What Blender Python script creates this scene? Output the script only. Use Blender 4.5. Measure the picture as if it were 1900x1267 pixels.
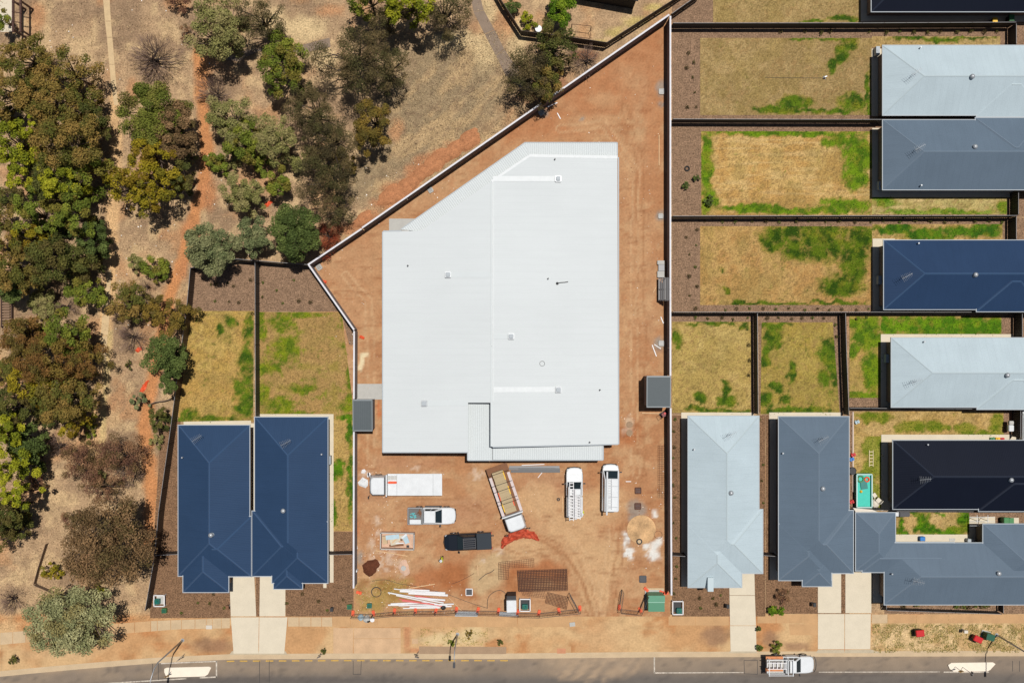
import bpy, bmesh, math, random
import numpy as np
from math import sin, cos, pi, radians, sqrt, atan2, hypot, tan

for _o in list(bpy.data.objects):
    bpy.data.objects.remove(_o)
scene = bpy.context.scene
COL = scene.collection
random.seed(7)
RNG = np.random.default_rng(11)

# ------------------------------------------------------------------ camera, sky, sun
S = 16.5          # picture units per metre on the ground
H = 100.0         # drone height
cam_d = bpy.data.cameras.new("camera"); cam = bpy.data.objects.new("camera", cam_d); COL.objects.link(cam)
cam.location = (0, 0, H); cam.rotation_euler = (0, 0, 0)
cam_d.sensor_width = 36.0; cam_d.lens = 36.0 * H / (1900 / S)
cam_d.clip_start = 1.0; cam_d.clip_end = 6000
scene.camera = cam

SX, SY = 0.15, 0.225                      # ground shadow per metre of height (left, down the picture)
sun_dir = (-SX, -SY, -1.0)
elev = atan2(1.0, hypot(SX, SY)); azim = atan2(SX, SY)       # from +Y towards +X
world = bpy.data.worlds.new("World"); scene.world = world; world.use_nodes = True
wn = world.node_tree.nodes; wl = world.node_tree.links
bg = wn["Background"]; sky = wn.new("ShaderNodeTexSky"); sky.sky_type = 'NISHITA'; sky.sun_disc = False
sky.sun_elevation = elev; sky.sun_rotation = azim
bg.inputs[1].default_value = 0.042
wl.new(sky.outputs[0], bg.inputs[0])
sun_d = bpy.data.lights.new("sun", 'SUN'); sun_d.energy = 4.6; sun_d.angle = radians(0.53); sun_d.color = (1.0, 0.965, 0.91)
sun = bpy.data.objects.new("sun", sun_d); COL.objects.link(sun)
from mathutils import Vector, Matrix
sun.rotation_euler = Vector(sun_dir).to_track_quat('-Z', 'Y').to_euler(); sun.location = (20, 30, 80)
vs = scene.view_settings; vs.view_transform = 'Standard'; vs.look = 'None'; vs.exposure = 0.0; vs.gamma = 1.0
vs.use_curve_mapping = False
scene.cycles.max_bounces = 6; scene.cycles.diffuse_bounces = 3; scene.cycles.glossy_bounces = 2

# ------------------------------------------------------------------ coordinates, colour
def W(px, py, z=0.0):
    k = (1 - z / H) / S
    return ((px - 950) * k, -(py - 633.5) * k, z)
KX = 1.5
def lin(v):
    v /= 255.0
    return v / 12.92 if v <= 0.04045 else ((v + 0.055) / 1.055) ** 2.4
def C(r, g, b, k=KX):
    return (lin(r) / k, lin(g) / k, lin(b) / k)

# ------------------------------------------------------------------ numpy noise
def _hash(ix, iy, seed):
    h = (ix.astype(np.int64) * 374761393 + iy.astype(np.int64) * 668265263 + seed * 1442695041) & 0x7fffffff
    h = ((h ^ (h >> 13)) * 1274126177) & 0x7fffffff
    h = (h ^ (h >> 16)) & 0xffff
    return h / 65535.0
def vnoise(x, y, seed=0):
    x = np.asarray(x, float); y = np.asarray(y, float)
    ix = np.floor(x); iy = np.floor(y); fx = x - ix; fy = y - iy
    fx = fx * fx * (3 - 2 * fx); fy = fy * fy * (3 - 2 * fy)
    a = _hash(ix, iy, seed); b = _hash(ix + 1, iy, seed); c = _hash(ix, iy + 1, seed); d = _hash(ix + 1, iy + 1, seed)
    return (a * (1 - fx) + b * fx) * (1 - fy) + (c * (1 - fx) + d * fx) * fy
def fbm(x, y, seed=0, o=4):
    t = 0; a = 0.5; s = 0
    for i in range(o):
        t = t + a * vnoise(x, y, seed + i * 17); s += a
        x = x * 2.03; y = y * 2.03; a *= 0.5
    return t / s
def sstep(a, b, x):
    t = np.clip((x - a) / (b - a), 0, 1)
    return t * t * (3 - 2 * t)
def mixc(c, col, m):
    m = np.clip(m, 0, 1)[:, None]
    return c * (1 - m) + np.array(col)[None, :] * m
def seg_dist(px, py, pts):
    best = np.full(px.shape, 1e9)
    for (x0, y0), (x1, y1) in zip(pts[:-1], pts[1:]):
        dx, dy = x1 - x0, y1 - y0
        t = np.clip(((px - x0) * dx + (py - y0) * dy) / (dx * dx + dy * dy + 1e-9), 0, 1)
        best = np.minimum(best, np.hypot(px - x0 - t * dx, py - y0 - t * dy))
    return best
def blobs(px, py, L, seed=3, warp=10, sc=22.0):
    wx = px + (fbm(px / sc, py / sc, seed) - .5) * 2 * warp; wy = py + (fbm(px / sc, py / sc, seed + 50) - .5) * 2 * warp
    m = np.zeros(px.shape)
    for b in L:
        x, y, rx, ry = b[:4]; s = b[4] if len(b) > 4 else 1.0
        d = np.hypot((wx - x) / rx, (wy - y) / ry)
        m = np.maximum(m, s * sstep(1.15, 0.45, d))
    return m

# ------------------------------------------------------------------ materials
MATS = {}
def mat(name, col=(.5, .5, .5), rough=.7, metal=0.0, var=0.0, vscale=3.0, bump=0.0, bscale=30.0, attr=False, fine=0.0,
        fscale=45.0, wave=None, sheet=None, streak=None, speck=None, translucent=0.0, spec=0.5, detail=5.0, alpha=1.0, bdist=.02):
    if name in MATS: return MATS[name]
    m = bpy.data.materials.new(name); m.use_nodes = True
    nt = m.node_tree; N = nt.nodes; L = nt.links; p = N["Principled BSDF"]; out = N["Material Output"]
    p.inputs["Roughness"].default_value = rough; p.inputs["Metallic"].default_value = metal
    p.inputs["Specular IOR Level"].default_value = spec
    tc = N.new("ShaderNodeTexCoord"); geo = N.new("ShaderNodeNewGeometry")
    pos = geo.outputs["Position"]
    if attr:
        a = N.new("ShaderNodeAttribute"); a.attribute_name = "col"; cur = a.outputs["Color"]
    else:
        r = N.new("ShaderNodeRGB"); r.outputs[0].default_value = (*col, 1); cur = r.outputs[0]
    def noisemul(cur, scale, amt, det):
        n = N.new("ShaderNodeTexNoise"); n.inputs["Scale"].default_value = scale; n.inputs["Detail"].default_value = det
        L.new(pos, n.inputs["Vector"])
        mr = N.new("ShaderNodeMapRange"); mr.inputs[1].default_value = .25; mr.inputs[2].default_value = .75
        mr.inputs[3].default_value = 1 - amt; mr.inputs[4].default_value = 1 + amt
        L.new(n.outputs["Fac"], mr.inputs[0])
        v = N.new("ShaderNodeVectorMath"); v.operation = 'SCALE'
        L.new(cur, v.inputs[0]); L.new(mr.outputs[0], v.inputs[3]); return v.outputs[0]
    if var: cur = noisemul(cur, vscale, var, detail)
    if fine: cur = noisemul(cur, fscale / 5.0, fine, 3.0)
    if streak:                                  # (axis the streak runs along, amount): dust washed down the slope
        mp = N.new("ShaderNodeMapping"); mp.inputs["Scale"].default_value = (.25, 2.2, 1) if streak[0] == 'X' else (2.2, .25, 1)
        L.new(pos, mp.inputs["Vector"]); n = N.new("ShaderNodeTexNoise"); n.inputs["Scale"].default_value = 1.0; n.inputs["Detail"].default_value = 4
        L.new(mp.outputs[0], n.inputs["Vector"]); mr = N.new("ShaderNodeMapRange"); mr.inputs[1].default_value = .3; mr.inputs[2].default_value = .7
        mr.inputs[3].default_value = 1 - streak[1]; mr.inputs[4].default_value = 1 + streak[1]; L.new(n.outputs["Fac"], mr.inputs[0])
        v = N.new("ShaderNodeVectorMath"); v.operation = 'SCALE'; L.new(cur, v.inputs[0]); L.new(mr.outputs[0], v.inputs[3]); cur = v.outputs[0]
    if sheet:                                   # (axis across the sheets, width m, lap m, tone): lapped edges of the sheets
        sx = N.new("ShaderNodeSeparateXYZ"); L.new(pos, sx.inputs[0]); mo = N.new("ShaderNodeMath"); mo.operation = 'FLOORED_MODULO' if False else 'WRAP'
        mo.inputs[1].default_value = sheet[1]; mo.inputs[2].default_value = 0.0; L.new(sx.outputs[0 if sheet[0] == 'X' else 1], mo.inputs[0])
        lt = N.new("ShaderNodeMath"); lt.operation = 'LESS_THAN'; lt.inputs[1].default_value = sheet[2]; L.new(mo.outputs[0], lt.inputs[0])
        mr = N.new("ShaderNodeMapRange"); mr.inputs[3].default_value = 1.0; mr.inputs[4].default_value = sheet[3]; L.new(lt.outputs[0], mr.inputs[0])
        v = N.new("ShaderNodeVectorMath"); v.operation = 'SCALE'; L.new(cur, v.inputs[0]); L.new(mr.outputs[0], v.inputs[3]); cur = v.outputs[0]
    if speck:                                   # (scale, threshold, colour): small spots of another colour
        vo = N.new("ShaderNodeTexVoronoi"); vo.inputs["Scale"].default_value = speck[0]; L.new(pos, vo.inputs["Vector"])
        lt = N.new("ShaderNodeMath"); lt.operation = 'LESS_THAN'; lt.inputs[1].default_value = speck[1]
        L.new(vo.outputs["Distance"], lt.inputs[0])
        mx = N.new("ShaderNodeMixRGB"); mx.inputs[2].default_value = (*speck[2], 1)
        L.new(lt.outputs[0], mx.inputs[0]); L.new(cur, mx.inputs[1]); cur = mx.outputs[0]
    L.new(cur, p.inputs["Base Color"])
    bn = None
    if wave:                                    # (axis 'X'/'Y', period m, strength): pressed ribs of a metal sheet
        sx = N.new("ShaderNodeSeparateXYZ"); L.new(pos, sx.inputs[0])
        mu = N.new("ShaderNodeMath"); mu.operation = 'MULTIPLY'; mu.inputs[1].default_value = 2 * pi / wave[1]
        L.new(sx.outputs[0 if wave[0] == 'X' else 1], mu.inputs[0])
        si = N.new("ShaderNodeMath"); si.operation = 'SINE'; L.new(mu.outputs[0], si.inputs[0])
        b = N.new("ShaderNodeBump"); b.inputs["Strength"].default_value = wave[2]; b.inputs["Distance"].default_value = .02
        L.new(si.outputs[0], b.inputs["Height"]); bn = b
    if bump:
        n = N.new("ShaderNodeTexNoise"); n.inputs["Scale"].default_value = bscale; n.inputs["Detail"].default_value = 4
        L.new(pos, n.inputs["Vector"])
        b = N.new("ShaderNodeBump"); b.inputs["Strength"].default_value = bump; b.inputs["Distance"].default_value = bdist
        L.new(n.outputs["Fac"], b.inputs["Height"])
        if bn: L.new(bn.outputs[0], b.inputs["Normal"])
        bn = b
    if bn: L.new(bn.outputs[0], p.inputs["Normal"])
    if translucent:
        t = N.new("ShaderNodeBsdfTranslucent"); L.new(cur, t.inputs[0]); ms = N.new("ShaderNodeMixShader"); ms.inputs[0].default_value = translucent
        L.new(p.outputs[0], ms.inputs[1]); L.new(t.outputs[0], ms.inputs[2]); L.new(ms.outputs[0], out.inputs[0])
    MATS[name] = m
    return m

# ------------------------------------------------------------------ mesh builder
class MB:
    def __init__(s): s.v = []; s.f = []
    def add(s, vs, fs):
        o = len(s.v); s.v += [tuple(map(float, q)) for q in vs]; s.f += [tuple(i + o for i in f) for f in fs]; return s
    def box(s, c, d, rz=0.0, tilt=None):
        x, y, z = d[0] / 2, d[1] / 2, d[2] / 2
        vs = [(-x, -y, -z), (x, -y, -z), (x, y, -z), (-x, y, -z), (-x, -y, z), (x, -y, z), (x, y, z), (-x, y, z)]
        M = Matrix.Rotation(rz, 3, 'Z')
        if tilt: M = M @ Matrix.Rotation(tilt[0], 3, 'X') @ Matrix.Rotation(tilt[1], 3, 'Y')
        vs = [tuple(M @ Vector(q) + Vector(c)) for q in vs]
        return s.add(vs, [(0, 3, 2, 1), (4, 5, 6, 7), (0, 1, 5, 4), (1, 2, 6, 5), (2, 3, 7, 6), (3, 0, 4, 7)])
    def prism(s, poly, z0, z1):
        n = len(poly); A = sum(poly[i][0] * poly[(i + 1) % n][1] - poly[(i + 1) % n][0] * poly[i][1] for i in range(n))
        if A < 0: poly = poly[::-1]
        vs = [(p[0], p[1], z0) for p in poly] + [(p[0], p[1], (p[2] if len(p) > 2 else z1)) for p in poly]
        fs = [tuple(range(n - 1, -1, -1)), tuple(range(n, 2 * n))] + [(i, (i + 1) % n, n + (i + 1) % n, n + i) for i in range(n)]
        return s.add(vs, fs)
    def loft(s, rings, cap=True):
        n = len(rings[0]); vs = [q for r in rings for q in r]; fs = []
        for k in range(len(rings) - 1):
            for i in range(n):
                fs.append((k * n + i, k * n + (i + 1) % n, (k + 1) * n + (i + 1) % n, (k + 1) * n + i))
        if cap: fs += [tuple(range(n - 1, -1, -1)), tuple(range((len(rings) - 1) * n, len(rings) * n))]
        return s.add(vs, fs)
    def tube(s, pts, r, n=6, cap=True):
        P = [Vector(p) for p in pts]; R = r if isinstance(r, (list, tuple)) else [r] * len(P); rings = []
        for i, p in enumerate(P):
            d = (P[min(i + 1, len(P) - 1)] - P[max(i - 1, 0)])
            if d.length < 1e-6: d = Vector((0, 0, 1))
            d.normalize(); u = d.orthogonal().normalized() if abs(d.z) > .9 else d.cross(Vector((0, 0, 1))).normalized()
            w = d.cross(u)
            rings.append([tuple(p + (u * cos(2 * pi * k / n) + w * sin(2 * pi * k / n)) * R[i]) for k in range(n)])
        return s.loft(rings, cap)
    def cyl(s, c, r, z0, z1, n=16, r2=None):
        r2 = r if r2 is None else r2
        return s.loft([[(c[0] + r * cos(2 * pi * k / n), c[1] + r * sin(2 * pi * k / n), z0) for k in range(n)],
                       [(c[0] + r2 * cos(2 * pi * k / n), c[1] + r2 * sin(2 * pi * k / n), z1) for k in range(n)]])
    def dome(s, c, r, h, n=12, m=4, jit=0.0):
        rings = []
        for j in range(m):
            a = j / m * pi / 2
            rings.append([(c[0] + r * cos(a) * cos(2 * pi * k / n) * (1 + random.uniform(-jit, jit)), c[1] + r * cos(a) * sin(2 * pi * k / n) * (1 + random.uniform(-jit, jit)),
                           c[2] + h * sin(a) * (1 + random.uniform(-jit, jit))) for k in range(n)])
        rings.append([(c[0] + r * .05 * cos(2 * pi * k / n), c[1] + r * .05 * sin(2 * pi * k / n), c[2] + h) for k in range(n)])
        return s.loft(rings)
    def torus(s, c, R, r, n=24, m=6):
        vs = []; fs = []
        for i in range(n):
            a = 2 * pi * i / n
            for j in range(m):
                b = 2 * pi * j / m; q = R + r * cos(b); vs.append((c[0] + q * cos(a), c[1] + q * sin(a), c[2] + r * sin(b)))
        for i in range(n):
            for j in range(m):
                fs.append((i * m + j, ((i + 1) % n) * m + j, ((i + 1) % n) * m + (j + 1) % m, i * m + (j + 1) % m))
        return s.add(vs, fs)

def link(name, me, parent=None):
    o = bpy.data.objects.new(name, me); COL.objects.link(o)
    if parent is not None: o.parent = parent
    return o
def build(name, mb, m, parent=None, off=None, smooth=False, bevel=0.0, seg=2):
    me = bpy.data.meshes.new(name)
    vs = mb.v if off is None else [(a - off[0], b - off[1], c - off[2]) for a, b, c in mb.v]
    me.from_pydata(vs, [], mb.f); me.validate()
    if bevel:
        bm = bmesh.new(); bm.from_mesh(me)
        bmesh.ops.bevel(bm, geom=bm.edges[:], offset=bevel, segments=seg, affect='EDGES', clamp_overlap=True)
        bm.to_mesh(me); bm.free()
    for mm in (m if isinstance(m, (list, tuple)) else [m]): me.materials.append(mm)
    if smooth: me.polygons.foreach_set("use_smooth", [True] * len(me.polygons))
    return link(name, me, parent)
def tag(o, label=None, cat=None, group=None, kind=None):
    if label: o["label"] = label
    if cat: o["category"] = cat
    if group: o["group"] = group
    if kind: o["kind"] = kind
    return o
class Thing:
    """an Empty at a thing's base; parts are given in world coordinates or in the thing's own (local=True)"""
    def __init__(s, name, label, cat, loc=(0, 0, 0), rz=0.0, group=None):
        s.e = bpy.data.objects.new(name, None); COL.objects.link(s.e); s.e.location = loc; s.e.rotation_euler = (0, 0, rz)
        s.e.empty_display_size = .3; s.loc = loc; tag(s.e, label, cat, group)
    def part(s, name, mb, m, parent=None, local=False, **k):
        return build(name, mb, m, parent or s.e, None if local else s.loc, **k)
def single(name, mb, m, label, cat, group=None, origin=None, **k):
    """a thing that is one mesh"""
    if origin is None:
        xs = [v[0] for v in mb.v]; ys = [v[1] for v in mb.v]; zs = [v[2] for v in mb.v]
        origin = ((min(xs) + max(xs)) / 2, (min(ys) + max(ys)) / 2, min(zs))
    o = build(name, mb, m, None, origin, **k); o.location = origin
    return tag(o, label, cat, group)
def copy_tree(e, loc, rz=None, label=None, group=None):
    c = e.copy(); COL.objects.link(c); c.location = loc
    if rz is not None: c.rotation_euler = (0, 0, rz)
    if label: c["label"] = label
    if group: c["group"] = group
    for ch in e.children:
        k = ch.copy(); COL.objects.link(k); k.parent = c
        for g in ch.children:
            q = g.copy(); COL.objects.link(q); q.parent = k
    return c
def struct(name, mb, m, parent=None, **k):
    o = build(name, mb, m, parent, **k)
    if parent is None: o["kind"] = "structure"
    return o
def fast_mesh(name, V, F, m, cols=None):
    """V (n,3), F (k,4 or 3) numpy arrays, cols (n,3)"""
    me = bpy.data.meshes.new(name); n = len(V); k, q = F.shape
    me.vertices.add(n); me.vertices.foreach_set("co", np.ascontiguousarray(V, np.float32).ravel())
    me.loops.add(k * q); me.loops.foreach_set("vertex_index", F.astype(np.int32).ravel())
    me.polygons.add(k); me.polygons.foreach_set("loop_start", (np.arange(k) * q).astype(np.int32))
    me.update(calc_edges=True)
    if cols is not None:
        a = me.color_attributes.new("col", 'FLOAT_COLOR', 'POINT')
        a.data.foreach_set("color", np.c_[cols, np.ones(n)].astype(np.float32).ravel())
    me.materials.append(m)
    return me
def grid_sheet(name, PX, PY, z, m, colfn, parent=None, kind="structure", zfn=None):
    """PX, PY: 2-d arrays of picture positions on the ground"""
    r, c = PX.shape; px = PX.ravel(); py = PY.ravel()
    zz = np.full(px.shape, z) + (zfn(px, py) if zfn else 0)
    V = np.c_[(px - 950) / S, -(py - 633.5) / S, zz]
    i = np.arange((r - 1) * c).reshape(r - 1, c)[:, :-1].ravel()
    F = np.c_[i + c, i + c + 1, i + 1, i]
    o = link(name, fast_mesh(name, V, F, m, colfn(px, py)), parent)
    if kind: o["kind"] = kind
    return o
def quad_sheet(name, q, z, m, colfn, res=4.0, **k):
    """q: four picture corners, going round; bilinear grid"""
    (x0, y0), (x1, y1), (x2, y2), (x3, y3) = q
    nu = max(2, int(max(hypot(x1 - x0, y1 - y0), hypot(x2 - x3, y2 - y3)) / res) + 1); nv = max(2, int(max(hypot(x3 - x0, y3 - y0), hypot(x2 - x1, y2 - y1)) / res) + 1)
    u, v = np.meshgrid(np.linspace(0, 1, nu), np.linspace(0, 1, nv))
    PX = (x0 * (1 - u) + x1 * u) * (1 - v) + (x3 * (1 - u) + x2 * u) * v; PY = (y0 * (1 - u) + y1 * u) * (1 - v) + (y3 * (1 - u) + y2 * u) * v
    return grid_sheet(name, PX, PY, z, m, colfn, **k)
def pp(pts, z=0.0): return [W(x, y, z)[:2] for x, y in pts]
def rect(x0, y0, x1, y1): return [(x0, y0), (x1, y0), (x1, y1), (x0, y1)]
M_soil = mat("soil", attr=True, rough=.95, var=.16, vscale=1.2, fine=.42, fscale=30, bump=.5, bscale=9, spec=.1)
M_site = mat("site_dirt", attr=True, rough=.95, var=.10, vscale=1.0, fine=.14, fscale=22, bump=.4, bscale=6, spec=.1)
M_lawn = mat("lawn_turf", attr=True, rough=.95, var=.10, vscale=2.5, fine=.42, fscale=34, bump=.8, bscale=22, spec=.1)
M_road = mat("road_asphalt", attr=True, rough=.9, var=.08, vscale=.8, fine=.10, fscale=90, bump=.2, bscale=60, spec=.2)
M_mulch = mat("bark_mulch", C(150, 121, 97), rough=.95, var=.22, vscale=1.5, fine=.60, fscale=34, bump=1.0, bscale=18, spec=.1, speck=(5.0, .17, C(92, 66, 48)))
M_mulchd = mat("brown_mulch", C(140, 108, 82), rough=.95, var=.22, vscale=1.5, fine=.60, fscale=34, bump=1.0, bscale=18, spec=.1, speck=(4.0, .17, C(80, 58, 42)))
M_conc = mat("pale_concrete", C(232, 219, 194), rough=.85, var=.05, vscale=.9, fine=.05, bump=.15, bscale=40)
M_concb = mat("worn_concrete", C(214, 186, 148), rough=.9, var=.10, vscale=1.2, fine=.08, bump=.15, bscale=40)
M_concg = mat("grey_concrete", C(196, 194, 188), rough=.85, var=.06, vscale=1.4, fine=.05)
M_kerb = mat("kerb_concrete", C(214, 188, 152), rough=.9, var=.10, vscale=.8, fine=.08)
M_path = mat("sandy_concrete", C(221, 191, 146), rough=.9, var=.10, vscale=1.5, fine=.10)
M_bitpath = mat("path_bitumen", C(150, 130, 112), rough=.95, var=.12, vscale=1.2, fine=.14)
M_white = mat("white_paint", C(238, 241, 243, 1.5), rough=.35, spec=.25, var=.06, vscale=1.6, fine=.05)
M_linew = mat("line_paint_white", C(206, 194, 178), rough=.85, var=.4, vscale=3.0, fine=.35)
M_liney = mat("line_paint_yellow", C(214, 170, 80), rough=.8, var=.22, vscale=4.0, fine=.2)
def roof_pair(name, col, **k):
    """the same coated steel with its pressed ribs running down an end slope / a long slope"""
    return [mat(name + "_ribs_" + a.lower(), col, rough=.45, var=.05, vscale=.35, fine=.05, wave=(a, .19, .10), spec=.08, sheet=(a, .762, .07, .965), streak=('X' if a == 'Y' else 'Y', .022)) for a in "YX"]
R_BLUE = roof_pair("roof_blue", C(52, 75, 106))
R_NAVY = roof_pair("roof_deep_blue", C(48, 70, 102))
R_GREY = roof_pair("roof_slate_grey", C(107, 123, 139))
R_PALE = roof_pair("roof_pale_grey", C(198, 214, 221))
R_BLACK = roof_pair("roof_night_blue", C(25, 30, 44))
M_capblue = mat("ridge_blue", C(66, 92, 126, 1.5), rough=.32, spec=.5)
M_capgrey = mat("ridge_grey", C(122, 138, 154, 1.5), rough=.32, spec=.5)
M_cappale = mat("ridge_pale", C(206, 221, 226, 1.5), rough=.32, spec=.5)
M_capblack = mat("ridge_black", C(44, 49, 63, 1.5), rough=.32, spec=.5)
M_roofwhite = mat("roof_white_metal", C(226, 231, 232), rough=.6, var=.03, vscale=.12, fine=.02, wave=('Y', .25, .06), spec=.06, sheet=('Y', .75, .06, .978), streak=('X', .012))
M_canopy = mat("canopy_white_metal", C(226, 232, 233), rough=.6, spec=.06, var=.02, vscale=.6, speck=(.9, .035, C(150, 150, 145)))
M_flash = mat("flashing_white", C(238, 242, 243, 1.5), rough=.5, spec=.15, var=.04, vscale=2.5, bump=.3, bscale=4)
M_gutter = mat("gutter_pale", C(192, 199, 204), rough=.55, spec=.2)
M_fascia = mat("fascia_white", C(196, 202, 208), rough=.6, spec=.2)
M_brick = mat("house_brick", C(150, 128, 110), rough=.9, var=.15, vscale=6, fine=.15)
M_wallw = mat("building_wall", C(200, 198, 194), rough=.85, var=.04)
M_wall = mat("wall_panel_grey", C(138, 130, 130), rough=.9, var=.10, vscale=1.5, fine=.08)
M_cap = mat("wall_capping_white", C(232, 230, 234, 1.45), rough=.6, spec=.2, var=.08)
M_fence = mat("fence_steel_charcoal", C(64, 60, 60), rough=.6, var=.06, spec=.3)
M_fencetop = mat("fence_rail_grey", C(150, 148, 148), rough=.5, spec=.3)
M_fenceb = mat("fence_steel_brown", C(78, 62, 52), rough=.6, var=.08, spec=.3)
M_shed = mat("shed_grey_steel", C(88, 97, 101), rough=.55, var=.04, wave=('X', .2, .1), spec=.3)
M_shedtrim = mat("shed_trim", C(132, 140, 144), rough=.5)
M_glass = mat("dark_glass", (.012, .02, .024), rough=.08, spec=.6)
M_tyre = mat("tyre_rubber", (.018, .018, .018), rough=.9)
M_rim = mat("wheel_rim", (.35, .35, .36), rough=.35, metal=.7)
M_black = mat("black_plastic", (.018, .018, .02), rough=.6)
M_blackpaint = mat("black_paint", (.009, .012, .018), rough=.22, spec=.5)
M_steel = mat("galvanised_steel", C(186, 190, 194), rough=.4, metal=.3, var=.06)
M_dsteel = mat("dark_steel", C(78, 78, 82), rough=.5, metal=.2)
M_rust = mat("rusty_steel", C(104, 70, 56), rough=.9, var=.25, vscale=5)
M_orange = mat("orange_plastic", C(246, 96, 48), rough=.6, var=.12, vscale=4)
M_net = mat("orange_netting", C(236, 104, 70), rough=.8, var=.22, vscale=3, translucent=.25)
M_red = mat("red_plastic", C(214, 22, 28), rough=.45)
M_yellow = mat("yellow_plastic", C(250, 196, 10), rough=.5)
M_green = mat("transformer_green", C(92, 158, 126), rough=.5, var=.05)
M_dgreen = mat("cabinet_green", C(18, 92, 66), rough=.5)
M_teal = mat("teal_plastic", C(24, 132, 124), rough=.5, var=.1)
M_bingreen = mat("bin_green", C(72, 142, 84), rough=.5)
M_blue = mat("blue_plastic", C(34, 130, 214), rough=.5)
M_timber = mat("timber_pale", C(226, 186, 140), rough=.8, var=.12, vscale=4)
M_ply = mat("plywood_brown", C(138, 94, 64), rough=.85, var=.12, vscale=3)
M_board = mat("beige_board", C(194, 172, 134), rough=.85, var=.05, vscale=2)
M_pipew = mat("pipe_white", C(238, 236, 236, 1.35), rough=.5, var=.04)
M_pipep = mat("pipe_pink", C(236, 120, 112), rough=.5, var=.12, vscale=2)
M_debris = mat("debris_grey", C(206, 204, 198), rough=.8, var=.15, vscale=3)
M_plaster = mat("plasterboard", C(222, 210, 186), rough=.85, var=.12, vscale=3)
M_paleblue = mat("pale_blue_board", C(190, 214, 224), rough=.7, var=.08, vscale=3)
M_hose = mat("hose_dark", (.03, .03, .032), rough=.7)
M_water = mat("pool_water", C(92, 220, 200), rough=.06, var=.05, vscale=2.0, spec=.5, bump=.3, bscale=5)
M_poolside = mat("pool_liner", C(30, 150, 140), rough=.5)
M_cushion = mat("cushion_white", C(236, 226, 210), rough=.9, var=.06)
M_cont = mat("red_machine", C(120, 30, 28), rough=.5)
M_leaf = mat("leaf", attr=True, rough=.8, translucent=.12, spec=.15)
M_twig = mat("twig", attr=True, rough=.9, spec=.1)
M_bark = mat("bark", C(128, 108, 92), rough=.95, var=.25, vscale=5, bump=.5, bscale=12)
M_barkd = mat("bark_dark", C(74, 60, 54), rough=.95, var=.25, vscale=5, bump=.5, bscale=12)
M_stuff = mat("ground_litter", attr=True, rough=.95, spec=.1)
M_redsoil = mat("red_soil", C(194, 134, 94), rough=.95, var=.22, vscale=2.2, fine=.25, fscale=40, bump=1.0, bscale=7, spec=.1, speck=(3.0, .14, C(140, 92, 64)))
M_darksoil = mat("dark_soil", C(104, 62, 44), rough=.95, var=.25, vscale=2.5, fine=.3, fscale=40, bump=1.0, bscale=7, spec=.1)
M_washout = mat("concrete_washout", C(224, 186, 160), rough=.9, var=.12, vscale=2.5, fine=.12, bump=.8, bscale=5)
M_hivis = mat("hi_vis_fabric", C(226, 232, 40), rough=.8)
M_navy = mat("work_trousers", C(40, 42, 56), rough=.9)
M_skin = mat("skin", C(190, 140, 112), rough=.6)
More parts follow.
